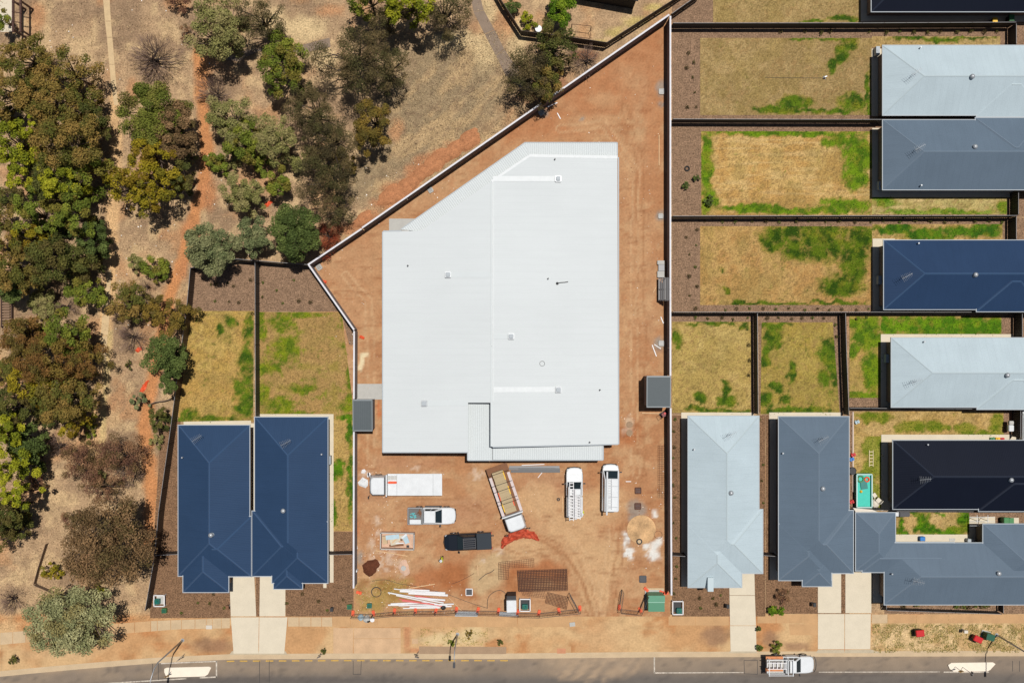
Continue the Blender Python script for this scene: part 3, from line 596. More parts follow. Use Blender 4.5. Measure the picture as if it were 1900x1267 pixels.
lawn(rect(1584, 763, 1862, 809), ZL, [(1690, 792, 34, 14), (1740, 793, 26, 13), (1790, 794, 26, 12), (1850, 785, 18, 26), (1620, 775, 40, 10), (1830, 806, 50, 6)], 270, (202, 164, 102), (214, 178, 120), (140, 138, 50), (106, 122, 30))
lawn(rect(1584, 809, 1636, 948), ZL, [(1620, 830, 24, 30), (1612, 880, 18, 34), (1630, 850, 14, 50), (1626, 920, 10, 26)], 275, (206, 172, 108), (214, 180, 118), (150, 148, 62), (122, 130, 40), base=.12)
lawn(rect(1663, 949, 1798, 992), ZL + .002, [(1712, 972, 18, 26), (1668, 986, 20, 8), (1760, 986, 60, 10), (1790, 970, 14, 26), (1700, 952, 16, 6), (1672, 970, 6, 20), (1740, 953, 14, 3), (1730, 984, 10, 14)], 280, (206, 170, 112), (216, 182, 126), (92, 134, 18), (54, 98, 14), base=.08)
lawn([(347, 577), (471, 577), (470, 782), (330, 782)], ZL, [(428, 596, 16, 16), (460, 610, 14, 34), (458, 690, 16, 70), (460, 745, 20, 40), (440, 720, 14, 20), (352, 770, 24, 14), (400, 777, 70, 7), (452, 760, 20, 16), (405, 610, 6, 14), (340, 776, 20, 8)], 290, (196, 160, 88), (206, 172, 102), red=.3, base=.1, bs=.72, amt=.8)
lawn([(481, 579), (632, 579), (656, 616), (656, 768), (481, 768)][:0] or [(481, 579), (634, 579), (657, 768), (481, 768)], ZL, [(484, 600, 10, 36), (560, 583, 60, 6), (520, 600, 30, 18), (530, 650, 40, 30), (500, 680, 24, 18), (510, 750, 50, 16), (540, 765, 60, 6), (640, 600, 12, 20), (650, 700, 8, 70), (560, 720, 36, 10), (490, 730, 16, 30), (646, 750, 16, 16)], 300, (184, 146, 92), (196, 158, 102), (126, 138, 30), (92, 112, 26), amt=1.0, base=.16, bs=.62)
lawn([(630, 579), (657, 612), (657, 768), (634, 579)][:0] or [(612, 768), (657, 768), (657, 985), (614, 985)], ZL, [(648, 790, 8, 60), (628, 870, 14, 26), (620, 880, 10, 20), (650, 900, 8, 80), (618, 960, 8, 40), (640, 775, 20, 8)], 310, (196, 160, 96), (206, 170, 106), (92, 132, 22), (64, 100, 20), base=.02)
flat("mulch_bed", [(633, 580), (657, 612), (657, 640), (648, 640)], .015, M_mulch)
PVN = [0]
def paving(poly, z=.045, m=M_conc):
    PVN[0] += 1; return flat("paving", poly, z + .004 * (PVN[0] % 4), m)
for q in [rect(1617, 91, 1660, 216), rect(1618, 238, 1660, 366), rect(1660, 340, 1880, 366), rect(1619, 443, 1660, 578), rect(1634, 620, 1660, 757), rect(1634, 620, 1880, 634), rect(1635, 806, 1900, 822), rect(1635, 806, 1662, 947), rect(1597, 0, 1900, 41), rect(1264, 765, 1398, 780), rect(1264, 765, 1285, 1088), rect(1427, 765, 1562, 780),
          rect(1428, 765, 1450, 1075), rect(1662, 991, 1826, 1012), rect(1798, 958, 1846, 978), rect(1798, 975, 1830, 1010), rect(1862, 960, 1890, 975), rect(1619, 1060, 1646, 1117)]:
    paving(q)
paving([(341, 782), (466, 780), (466, 800), (341, 800)]); paving(rect(478, 768, 619, 790)); paving(rect(606, 768, 619, 1080))
paving(rect(463, 785, 476, 960)); paving(rect(600, 1060, 606, 1090))
paving(rect(722, 406, 800, 436), .05, M_concg); paving(rect(662, 712, 716, 741), .05, M_concg)
single("garden_edging", MB().prism(pp(rect(1581, 764, 1583.6, 912)), 0, .12), mat("edging_pale", C(222, 200, 182), rough=.8), "pale timber sleeper edging along the left side of the lawn with the pool", "edging")

# ------------------------------------------------------------------ fences
PANEL = {}
def panel_mesh(L, h, m, trough=.022):
    key = (round(L, 2), h, m.name)
    if key in PANEL: return PANEL[key]
    mb = MB(); n = max(4, int(L / .12)); prof = [(-L / 2 + L * i / n, (trough if i % 2 else -trough)) for i in range(n + 1)]
    vs = [(x, y, .06) for x, y in prof] + [(x, y, h - .04) for x, y in prof]
    mb.add(vs, [(i, i + 1, n + 2 + i, n + 1 + i) for i in range(n)])
    me = bpy.data.meshes.new("panel"); me.from_pydata(mb.v, [], mb.f); me.materials.append(m); PANEL[key] = me
    return me
M_lowfence = mat("low_timber_fence", C(128, 104, 84), rough=.85, var=.15)
def fence(pts, label, h=1.8, m=None, rail=None, step=2.4, base=0.0):
    m = m or M_fence; rail = rail or M_fencetop
    P = [W(x, y, h + base) for x, y in pts]; e = Thing("panel_fence", label, "fence", (P[0][0], P[0][1], base))
    first = True
    for a, b in zip(P[:-1], P[1:]):
        dx, dy = b[0] - a[0], b[1] - a[1]; L = hypot(dx, dy); n = max(1, round(L / step)); ang = atan2(dy, dx); w = L / n
        for i in range(n):
            t = (i + .5) / n; o = link("panel", panel_mesh(w - .05, h, m), e.e)
            o.location = (a[0] + dx * t - P[0][0], a[1] + dy * t - P[0][1], 0); o.rotation_euler = (0, 0, ang)
            r = MB().box((0, 0, h - .02), (w - .05, .045, .045)); k = ("rail", round(w, 2), h, rail.name)
            if k not in PANEL: PANEL[k] = None; o2 = build("top_rail", r, rail, e.e); PANEL[k] = o2.data
            else: o2 = link("top_rail", PANEL[k], e.e)
            o2.location = o.location; o2.rotation_euler = (0, 0, ang)
        for i in range(0 if first else 1, n + 1):
            k = ("post", h, m.name)
            if k not in PANEL: p = build("post", MB().box((0, 0, h / 2 + .01), (.06, .06, h + .02)), m, e.e); PANEL[k] = p.data
            else: p = link("post", PANEL[k], e.e)
            p.location = (a[0] + dx * i / n - P[0][0], a[1] + dy * i / n - P[0][1], 0); p.rotation_euler = (0, 0, ang)
        first = False
    return e
fence([(1249, 43), (1600, 43), (1886, 41.5)], "charcoal steel fence below the topmost dark-roofed house")
fence([(1249, 221), (1640, 222)], "charcoal steel fence between the top two full lawns on the right")
fence([(1249, 401), (1888, 400)], "long charcoal steel fence above the deep blue roofed house on the right")
fence([(1249, 579), (1575, 579), (1894, 579)], "long charcoal steel fence below the deep blue roofed house on the right")
fence([(1405.5, 581), (1407, 768)], "short charcoal fence between the two small lawns behind the pale and grey upright houses")
fence([(1569, 581), (1571, 655), (1575.5, 770)], "short charcoal fence left of the pale-roofed house beside the black one")
fence([(1577, 757), (1811, 758.5)], "charcoal steel fence behind the yard with the small pool")
fence([(1886, 44), (1886, 82)], "short charcoal fence at the far end of the topmost pale house's side yard")
fence([(1890, 353), (1890, 398)], "short charcoal fence at the far end of the slate grey house's side yard")
fence([(1886, 402), (1886, 444)], "short charcoal fence at the far end of the deep blue house's side yard")
fence([(1897, 581), (1897, 625)], "short charcoal fence at the right edge above the lower pale-roofed house")
fence([(1894, 762), (1894, 812)], "short charcoal fence at the right edge above the black-roofed house")
fence([(1577, 948.5), (1640, 946)], "charcoal fence right below the small pool")
fence([(1664, 948.5), (1815, 949)], "charcoal fence above the vivid green courtyard lawn")
fence([(1646, 1132), (1858, 1139)], "low dark front fence below the slate grey corner house", h=1.2)
fence([(1643, 1068), (1645, 1130)], "low dark fence at the left end of the slate grey corner house front", h=1.2)
fence([(1862, 1119), (1862, 1137)], "low dark fence return at the right end of the corner house front", h=1.2)
fence([(1249, 1030.5), (1274, 1032)], "short charcoal side gate fence left of the pale upright house")
fence([(1417, 1030), (1443, 1032)], "short charcoal side gate fence between the pale and grey upright houses")
fence([(353, 497), (345, 583), (338, 630), (318, 782), (294, 950), (287, 1030), (269, 1132)], "long brown steel fence left of the twin blue-roofed houses", m=M_fenceb)
fence([(473, 486), (473.5, 640), (474, 775)], "charcoal fence between the two back lawns of the twin blue-roofed houses")
fence([(354, 497), (438, 480.5), (474, 483.5), (570, 491)], "charcoal rear fence under the trees behind the twin blue-roofed houses' yards")
fence([(287, 1030), (331, 1028)], "short charcoal side fence left of the twin blue-roofed houses")
fence([(607, 1029), (653, 1028)], "short charcoal side fence right of the twin blue-roofed houses")
fence([(920, -18), (931, 2), (967, 57), (1006, 62), (1065, 70), (1126, 79), (1250, -1), (1300, -36)], "dark fence round the bare back yard at the top of the picture", rail=M_fenceb)
fence([(1246, 26), (1300, -12)], "dark fence running off the top of the picture from the site wall's tip")
fence([(62, 1084), (70, 1054), (84, 1010)], "low timber coloured fence beside the brown tree at the lower left", h=.7, m=M_lowfence, rail=M_lowfence)
fence([(63, 1086), (110, 1106)], "low timber coloured fence behind the blue-grey tree at the lower left", h=.7, m=M_lowfence, rail=M_lowfence)

# ------------------------------------------------------------------ walls round the site
def wall(pts, label, h=2.0, th=.18, step=3.0):
    P = [W(x, y, h) for x, y in pts]; e = Thing("boundary_wall", label, "wall", (P[0][0], P[0][1], 0))
    for a, b in zip(P[:-1], P[1:]):
        dx, dy = b[0] - a[0], b[1] - a[1]; L = hypot(dx, dy); n = max(1, round(L / step)); ang = atan2(dy, dx); w = L / n
        for nm, mm, dz, dd in (("wall_panel", M_wall, (0, h - .06), th - .06), ("capping", M_cap, (h - .06, h), th)):
            mb = MB().box((0, 0, sum(dz) / 2), (w - (.02 if nm == "wall_panel" else .004), dd, dz[1] - dz[0])); first = None
            for i in range(n):
                t = (i + .5) / n
                if first is None: o = build(nm, mb, mm, e.e); first = o.data
                else: o = link(nm, first, e.e)
                o.location = (a[0] + dx * t - P[0][0], a[1] + dy * t - P[0][1], random.uniform(-.006, .006)); o.rotation_euler = (0, 0, ang)
    return e
wall([(571, 491.5), (671, 424.5)], "short lower run of the white capped diagonal wall at the site's left corner", 1.95)
wall([(671.5, 423), (1242, 27.5)], "long diagonal white capped wall along the reserve side of the site", 2.1)
wall([(1244, 30), (1244, 697)], "white capped wall along the right side of the site above the grey shed", 2.1)
wall([(1244.5, 757), (1246, 1104)], "white capped wall along the right side of the site below the grey shed", 2.1)
wall([(573, 492), (657, 612)], "short slanting white capped wall beside the blue houses' back yard", 2.0)
wall([(657, 614), (656.5, 740)], "white capped wall between the back lawn and the white building", 2.0)
wall([(656.5, 801), (656, 1091)], "white capped wall between the blue-roofed house and the parked trucks", 2.0)
# ------------------------------------------------------------------ houses
EZ = 2.5; PITCH = tan(radians(22.5))
def hip(x0, y0, x1, y1, ez, pitch=PITCH):
    """corners and ridge of a hip roof over picture eaves x0..x1, y0..y1 (at height ez), in world units"""
    a = W(x0, y1, ez); b = W(x1, y0, ez); X0, Y0, X1, Y1 = a[0], a[1], b[0], b[1]; w, d = X1 - X0, Y1 - Y0; hw = min(w, d) / 2; rz = ez + hw * pitch
    if w >= d: r0, r1 = (X0 + hw, (Y0 + Y1) / 2, rz), (X1 - hw, (Y0 + Y1) / 2, rz)
    else: r0, r1 = ((X0 + X1) / 2, Y0 + hw, rz), ((X0 + X1) / 2, Y1 - hw, rz)
    return X0, Y0, X1, Y1, r0, r1
HOUSES = {}
def house(key, label, blocks, roofs, capm, gut=M_gutter, wallm=M_brick, caps=True):
    cx, cy = W(sum((b[0] + b[2]) / 2 for b in blocks) / len(blocks), sum((b[1] + b[3]) / 2 for b in blocks) / len(blocks))[:2]
    T = Thing("house", label, "house", (cx, cy, 0)); HOUSES[key] = T
    first_roof = None
    for bi, bl in enumerate(blocks):
        ez = EZ + .006 * bi; X0, Y0, X1, Y1, r0, r1 = hip(*bl[:4], ez); horiz = (X1 - X0) >= (Y1 - Y0)
        o = .45
        T.part("wall", MB().prism([(X0 + o, Y0 + o), (X1 - o, Y0 + o), (X1 - o, Y1 - o), (X0 + o, Y1 - o)], 0, ez - .05 - .004 * bi), wallm)
        mb = MB(); c = [(X0, Y0, ez), (X1, Y0, ez), (X1, Y1, ez), (X0, Y1, ez)]
        if horiz: fs = [(0, 1, 5, 4), (1, 2, 5), (2, 3, 4, 5), (3, 0, 4)]; xf = [1, 3]
        else: fs = [(0, 1, 4), (1, 2, 5, 4), (2, 3, 5), (3, 0, 4, 5)]; xf = [1, 3]
        mb.add(c + [r0, r1], fs + [(3, 2, 1, 0)])
        ro = T.part("roof", mb, roofs); first_roof = ro
        for i, p in enumerate(ro.data.polygons): p.material_index = 0 if abs(p.normal.x) > abs(p.normal.y) else 1
        # gutters
        g = .075
        for gx0, gy0, gx1, gy1 in ((X0 - g, Y0 - g, X1 + g, Y0), (X0 - g, Y1, X1 + g, Y1 + g), (X0 - g, Y0, X0, Y1), (X1, Y0, X1 + g, Y1)):
            T.part("gutter", MB().prism([(gx0, gy0), (gx1, gy0), (gx1, gy1), (gx0, gy1)], ez - .12, ez + .015 + .003 * bi), gut, ro)
        # ridge and hip capping
        if caps:
            ends = ([(c[0], r0), (c[3], r0), (c[1], r1), (c[2], r1)] if horiz else [(c[0], r0), (c[1], r0), (c[2], r1), (c[3], r1)]) + [(r0, r1)]
            for ei, (a, b) in enumerate(ends):
                if ei < 4:      # no capping where a hip starts inside another wing of the roof
                    ins = False
                    for ob in blocks:
                        if ob is bl: continue
                        A_ = W(ob[0] - 3, ob[3] + 3, ez); B_ = W(ob[2] + 3, ob[1] - 3, ez)
                        if A_[0] < a[0] < B_[0] and A_[1] < a[1] < B_[1] and not (min(abs(a[0] - A_[0]), abs(a[0] - B_[0])) < .45 and min(abs(a[1] - A_[1]), abs(a[1] - B_[1])) < .45): ins = True
                    if ins: continue
                a = Vector(a); b = Vector(b)
                if (b - a).length < .2: continue
                d = (b - a).normalized(); s_ = d.cross(Vector((0, 0, 1))).normalized() * .10; up = Vector((0, 0, .035)); dn = Vector((0, 0, -.035))
                k = MB().loft([[tuple(q + s_ + dn), tuple(q + up), tuple(q - s_ + dn), tuple(q + dn * 1.5)] for q in (a, b)])
                T.part("ridge_cap", k, capm, ro)
    return T
def roof_z(bl, px, py):
    """height of the hip roof of block bl under picture point (px,py)"""
    z = EZ
    for _ in range(8):
        x, y, _z = W(px, py, z); X0, Y0, X1, Y1, r0, r1 = hip(*bl[:4], EZ); z = EZ + max(0, min(x - X0, X1 - x, y - Y0, Y1 - y)) * PITCH
    return z
house("tl", "deep blue hipped house, left one of the twin pair", [(331, 789, 463, 1068), (345, 958, 466, 1069), (340, 985, 424, 1098)], R_BLUE, M_capblue, M_fascia)
house("tr", "deep blue hipped house, right one of the twin pair", [(473, 774, 608, 1068), (468, 948, 592, 1068.5), (508, 1000, 561, 1092), (505, 968, 608, 1081)], R_BLUE, M_capblue, M_fascia)
house("a", "night blue roofed house at the very top right", [(1617, -120, 2120, 22)], R_BLACK, M_capblack)
house("b", "topmost pale grey roofed house on the right", [(1638, 85, 2120, 214), (1812, 110, 1936, 216.6)], R_PALE, M_cappale)
house("c", "slate grey roofed house joined below the topmost pale one", [(1638, 223, 2120, 352), (1810, 219.2, 1936, 340)], R_GREY, M_capgrey)
house("d", "deep blue roofed house at the middle of the right edge", [(1640, 446, 2120, 574), (1812, 470, 1936, 578)], R_NAVY, M_capblue)
house("e", "lower pale grey roofed house at the right edge, above the black one", [(1654, 627, 2120, 755), (1813, 650, 1940, 759)], R_PALE, M_cappale)
house("f", "black roofed house beside the small pool", [(1657, 817, 2120, 944), (1816, 840, 1944, 948)], R_BLACK, M_capblack)
house("g", "pale grey roofed house standing upright next to the site wall", [(1277, 772, 1408, 1062), (1292, 945, 1415, 1063), (1277, 975, 1376, 1089)], R_PALE, M_cappale)
house("h", "slate grey roofed house standing upright beside the pale one", [(1445, 773, 1575, 1062), (1460, 947, 1583, 1063), (1445, 972, 1542, 1076), (1489, 1030, 1543, 1087)], R_GREY, M_capgrey)
house("i", "slate grey U-shaped corner house round the green courtyard", [(1588, 951, 1661, 1058), (1600, 1006, 1770, 1061), (1641, 1007, 2120, 1121), (1824, 972, 1950, 1100)], R_GREY, M_capgrey)
T = HOUSES["g"]
a = W(1316, 1081, 2.6); T.part("chimney_box", MB().box((a[0], a[1], 2.55), (.62, 1.5, 1.5)), M_cappale)
# dark house at the top edge
T = Thing("house", "black walled house end poking in at the top of the picture", "house", W(1130, -40))
q = pp([(1086, -90), (1196, -70), (1180, 2), (1078, -16)], 2.4)
T.part("wall", MB().prism(q, 0, 2.4), mat("black_cladding", C(34, 32, 36), rough=.8))
q2 = pp([(1080, -94), (1200, -72), (1184, 2.5), (1072, -18)], 2.5)
T.part("roof", MB().prism(q2, 2.4, 2.56), R_BLACK[0])

# roof fittings: ventilators, aerials, pipes
def on_roof(key, bi, px, py):
    bl = HB[key][bi]; z = roof_z(bl, px, py); return W(px, py, z)
HB = {"tl": [(331, 789, 463, 1078)], "tr": [(473, 774, 608, 1062)], "b": [(1638, 85, 2120, 214)], "c": [(1638, 223, 2120, 352)], "d": [(1640, 446, 2120, 574)], "e": [(1654, 627, 2120, 755)], "f": [(1657, 817, 2120, 944)],
      "g": [(1277, 772, 1408, 1062)], "h": [(1445, 773, 1575, 1050)], "i": [(1641, 1007, 2120, 1121)], "a": [(1617, -120, 2120, 22)]}
def ventilator(key, px, py, ro="roof"):
    x, y, z = on_roof(key, 0, px, py); T = HOUSES[key]
    v = T.part("roof_ventilator", MB().cyl((x, y), .16, z - .1, z + .18, 12).dome((x, y, z + .16), .27, .22, 12, 4), M_steel, smooth=True)
    T.part("collar", MB().cyl((x, y), .30, z - .14, z + .05, 12, .22), M_gutter, v)
for k, x, y in [("tl", 392, 992), ("tr", 526, 947), ("b", 1803, 143), ("c", 1808, 273), ("d", 1809, 510), ("e", 1868, 696), ("f", 1875, 890), ("g", 1356, 914), ("h", 1526, 906), ("i", 1852, 1063)]:
    ventilator(k, x, y)
def pipe(key, px, py):
    x, y, z = on_roof(key, 0, px, py); HOUSES[key].part("vent_pipe", MB().cyl((x, y), .06, z - .1, z + .35, 8).cyl((x, y), .09, z + .33, z + .42, 8), M_steel)
for k, x, y in [("tl", 340, 848), ("tr", 598, 842), ("b", 1706, 90), ("c", 1707, 345), ("d", 1702, 452), ("e", 1713, 634), ("f", 1719, 824), ("g", 1287, 833), ("h", 1451, 840), ("i", 1653, 1063)]:
    pipe(k, x, y)
def aerial(key, px, py, ang):
    x, y, z = on_roof(key, 0, px, py); h = 1.3; mb = MB().tube([(x, y, z - .05), (x, y, z + h)], .02, 6)
    d = (cos(ang), sin(ang)); n = (-d[1], d[0]); T = HOUSES[key]
    m = T.part("aerial", mb, M_steel)
    bm_ = MB().tube([(x - d[0] * .5, y - d[1] * .5, z + h), (x + d[0] * .75, y + d[1] * .75, z + h)], .015, 6); T.part("boom", bm_, M_steel, m)
    for i in range(7):
        t = -.45 + i * .18; L = .42 - .03 * i; cx, cy = x + d[0] * t, y + d[1] * t
        T.part("element", MB().tube([(cx - n[0] * L, cy - n[1] * L, z + h + .02), (cx + n[0] * L, cy + n[1] * L, z + h + .02)], .009, 5), M_steel, m)
for k, x, y, a in [("tl", 371, 812, .6), ("tr", 534, 820, .5), ("b", 1690, 141, .6), ("c", 1696, 279, .5), ("d", 1672, 515, .5), ("e", 1690, 707, .35), ("f", 1705, 886, .1), ("g", 1350, 805, .5), ("h", 1519, 813, .5), ("i", 1693, 1073, -.2)]:
    aerial(k, x, y, a)
# air conditioners on the shaded back walls
for k, (px, py) in {"b": (1627, 96), "d": (1631, 520), "e": (1645, 665), "c": (1632, 345), "tr": (611, 853)}.items():
    x, y, z = W(px, py, .5); single("air_conditioner", MB().box((x, y, .48), (.42, .95, .72)).cyl((x, y), .12, .84, .86, 10), M_gutter, {"b": "air conditioner box at the back corner of the topmost pale house", "d": "air conditioner box by the back wall of the deep blue house on the right", "e": "air conditioner box by the back wall of the lower pale house on the right", "c": "air conditioner behind the slate grey house joined below the pale one", "tr": "dark air conditioner box on the right side of the right twin house"}[k], "air conditioner", bevel=.02)

# ------------------------------------------------------------------ the white building
T = Thing("building", "large new white metal roofed building in the middle of the dirt site", "building", W(925, 560))
def wz(px, py):
    t = (px - 711) / (912 - 711) if px < 912 else (1146 - px) / (1146 - 912)
    return 3.2 + .65 * max(0, min(1, t))
def R3(px, py): return W(px, py, wz(px, py))
def roof_slab(pts, m, name="roof", th=.14):
    top = [R3(*p) for p in pts]; n = len(top); mb = MB()
    A = sum(top[i][0] * top[(i + 1) % n][1] - top[(i + 1) % n][0] * top[i][1] for i in range(n))
    if A < 0: top = top[::-1]
    vs = top + [(x, y, z - th) for x, y, z in top]
    mb.add(vs, [tuple(range(n)), tuple(range(2 * n - 1, n - 1, -1))] + [(i, n + i, n + (i + 1) % n, (i + 1) % n) for i in range(n)])
    return T.part(name, mb, m)
RL = roof_slab([(711, 430), (782, 428), (911, 337.5), (911, 747), (868.5, 747), (868.5, 838), (711, 838.5)], M_roofwhite)
RR = roof_slab([(912.2, 336.5), (982, 289.5), (1145.5, 292), (1147, 823), (914, 828.5), (912.2, 828.5)], M_roofwhite)
def edge_strip(a, b, wpx, m, parent, up=.03, name="gutter", drop=.16):
    (x0, y0), (x1, y1) = a, b; L = hypot(x1 - x0, y1 - y0); nx, ny = -(y1 - y0) / L * wpx / 2, (x1 - x0) / L * wpx / 2
    A = [R3(x0 + nx, y0 + ny), R3(x1 + nx, y1 + ny), R3(x1 - nx, y1 - ny), R3(x0 - nx, y0 - ny)]
    z0 = [wz(x0, y0), wz(x1, y1), wz(x1, y1), wz(x0, y0)]
    t = [(p[0], p[1], z + up) for p, z in zip(A, z0)]; bt = [(p[0], p[1], z - drop) for p, z in zip(A, z0)]
    mb = MB().loft([bt, t]) if False else MB().add(bt + t, [(0, 1, 2, 3), (7, 6, 5, 4), (0, 4, 5, 1), (1, 5, 6, 2), (2, 6, 7, 3), (3, 7, 4, 0)])
    return T.part(name, mb, m, parent)
for a, b in [((710, 430), (710, 839)), ((710, 839), (868, 839)), ((711, 429), (745, 428.4))]: edge_strip(a, b, 2.0, M_gutter, RL)
for a, b in [((1147.5, 292), (1148, 824)), ((914, 829), (1147, 824))]: edge_strip(a, b, 2.0, M_gutter, RR)
edge_strip((982, 289), (1146, 292), 5.5, M_flash, RR, .02, "flashing"); edge_strip((912, 337), (982, 289.5), 4.5, M_flash, RR, .02, "flashing")
edge_strip((911.6, 338), (911.6, 828), 3.0, M_canopy, RL, .05, "ridge_cap", .02); edge_strip((914.2, 338), (914.2, 745), 1.2, M_flash, RR, .075, "ridge_cap", .02)
for a, b in [((915, 332), (1030, 332)), ((834, 510), (909, 510)), ((916, 624), (944, 624)), ((916, 723), (1030, 722.5)), ((790, 748), (867, 748))]:
    edge_strip(a, b, 9.5, M_flash if b[0] > 1000 else M_canopy, RL if a[0] < 905 else RR, .03, "flashing", .01)
edge_strip((780.5, 440), (780.5, 832), .6, M_canopy, RL, .006, "sheet_lap", .01)
for x, y in [(1035.5, 332.5), (831.5, 510), (948.5, 624), (1036, 723), (787.5, 748)]:
    p = R3(x, y); d = T.part("skylight", MB().box((p[0], p[1], p[2] + .12), (.66, .66, .32)), M_steel, bevel=.05)
    T.part("dome", MB().box((p[0], p[1], p[2] + .34), (.50, .50, .16)), M_gutter, d, bevel=.06)
for x, y in [(757, 493), (1017, 517), (1113, 723), (1094, 820), (1029.5, 296)]:
    p = R3(x, y); T.part("vent_pipe", MB().cyl(p, .08, p[2] - .05, p[2] + .3, 10), M_dsteel)
p = [R3(*q) for q in [(1034, 526), (1040, 524.5), (1048, 524), (1054, 523)]]
single("cable", MB().tube([(a, b, c + .04) for a, b, c in p], .045, 6).dome((p[0][0], p[0][1], p[0][2]), .16, .18), M_hose, "short black cable stub lying on the white roof", "cable")
p = R3(1006, 674.5); single("cable_loop", MB().torus((p[0], p[1], p[2] + .03), .27, .02, 20, 5), M_dsteel, "small thin wire loop lying on the white roof", "cable")
# outer walls
T.part("wall", MB().prism(pp([(722, 440), (786, 437), (985, 299), (1137, 301), (1138, 815), (917, 818), (917, 742), (863, 742), (863, 828), (722, 828)], 3.0), 0, 3.0), M_wallw)
# ribbed canopies
def canopy(name, poly, z, rib_dir, label_slope=0.0, pitch_px=3.9):
    """ribbed sheet over picture polygon (convex), ribs along rib_dir"""
    pts = [W(x, y, z) for x, y in poly]; d = Vector((rib_dir[0], -rib_dir[1])).normalized(); n = Vector((-d.y, d.x))
    us = [p[0] * n.x + p[1] * n.y for p in pts]; u0, u1 = min(us), max(us); step = pitch_px / S / 4
    def span(u):
        hit = []
        for i in range(len(pts)):
            a, b = us[i], us[(i + 1) % len(pts)]
            if (a - u) * (b - u) <= 0 and abs(a - b) > 1e-9:
                t = (u - a) / (b - a); P = pts[i]; Q = pts[(i + 1) % len(pts)]
                hit.append((P[0] + (Q[0] - P[0]) * t) * d.x + (P[1] + (Q[1] - P[1]) * t) * d.y)
        return (min(hit), max(hit)) if hit else None
    mb = MB(); prev = None; k = 0; u = u0 + 1e-4; prof = [0, 0, .035, .035]
    while u < u1:
        sp = span(u)
        if sp:
            zz = z + prof[k % 4]; a = n * u + d * sp[0]; b = n * u + d * sp[1]; i = len(mb.v)
            mb.v += [(a.x, a.y, zz), (b.x, b.y, zz), (a.x, a.y, z - .1), (b.x, b.y, z - .1)]
            if prev is not None:
                j = prev; mb.f += [(j, i, i + 1, j + 1), (j + 2, j + 3, i + 3, i + 2), (j, j + 2, i + 2, i), (j + 1, i + 1, i + 3, j + 3)]
            prev = i
        u += step; k += 1
    return T.part(name, mb, M_canopy)
c1 = canopy("canopy", rect(868, 747.5, 914, 853.5), 2.72, (0, 1)); c2 = canopy("canopy", rect(914, 826, 1119, 852.5), 2.728, (0, 1))
dd = (974 - 745, 265 - 425); nn = (dd[1], -dd[0])
c3 = canopy("canopy", [(744, 426), (974, 265.5), (983, 290), (783, 430)], 2.75, nn); c4 = canopy("canopy", [(974, 265.5), (1145, 265.5), (1146, 294), (983, 292)], 2.758, (0, 1))
def flat_strip(a, b, wpx, z0, z1, m, parent, name):
    (x0, y0), (x1, y1) = a, b; L = hypot(x1 - x0, y1 - y0); nx, ny = -(y1 - y0) / L * wpx / 2, (x1 - x0) / L * wpx / 2
    T.part(name, MB().prism(pp([(x0 + nx, y0 + ny), (x1 + nx, y1 + ny), (x1 - nx, y1 - ny), (x0 - nx, y0 - ny)], z1), z0, z1), m, parent)
for a, b, c in [((868, 854), (1119, 853.5), c2), ((867.5, 748), (867.5, 854), c1), ((1119.5, 827), (1119.5, 853), c2), ((743.5, 425.5), (974, 264.7), c3), ((974, 264.7), (1145, 264.7), c4), ((1145.7, 265), (1145.7, 291), c4)]:
    flat_strip(a, b, 1.6, 2.6, 2.80, M_gutter, c, "gutter")
for x, y in [(872, 849), (950, 849), (1030, 849), (1114, 848), (1140, 270), (1060, 270), (978, 270), (860, 350), (760, 420)]:
    a = W(x, y, 2.6); T.part("canopy_post", MB().box((a[0], a[1], 1.32), (.1, .1, 2.62)), M_steel)
# ------------------------------------------------------------------ small steel sheds on the boundary
def shed(label, x0, y0, x1, y1, h):
    a = W(x0, y1, h); b = W(x1, y0, h); T = Thing("garden_shed", label, "shed", ((a[0] + b[0]) / 2, (a[1] + b[1]) / 2, 0)); g = .1
    T.part("wall", MB().prism([(a[0] + g, a[1] + g), (b[0] - g, a[1] + g), (b[0] - g, b[1] - g), (a[0] + g, b[1] - g)], 0, h - .08), M_wall)
    ro = T.part("roof", MB().prism([(a[0], a[1], h), (b[0], a[1], h), (b[0], b[1], h + .12), (a[0], b[1], h + .12)], h - .1, h), M_shed)
    for q in ((a[0], b[1] - .14, b[0], b[1] + .02, .165), (a[0], a[1] - .02, b[0], a[1] + .1, .045)):
        T.part("roof_trim", MB().prism([(q[0] - .02, q[1]), (q[2] + .02, q[1]), (q[2] + .02, q[3]), (q[0] - .02, q[3])], h - .05, h + q[4]), M_shedtrim, ro)
    for x in (a[0] - .03, b[0] - .07): T.part("roof_trim", MB().prism([(x, a[1] + .11, h + .03), (x + .1, a[1] + .11, h + .03), (x + .1, b[1] - .15, h + .15), (x, b[1] - .15, h + .15)], h - .05, h), M_shedtrim, ro)
    return T
shed("dark grey flat roofed steel shed on the left boundary of the site", 655, 741, 691, 799.5, 2.4)
shed("dark grey flat roofed steel shed on the right boundary of the site", 1200, 697.5, 1244, 755.5, 2.9)
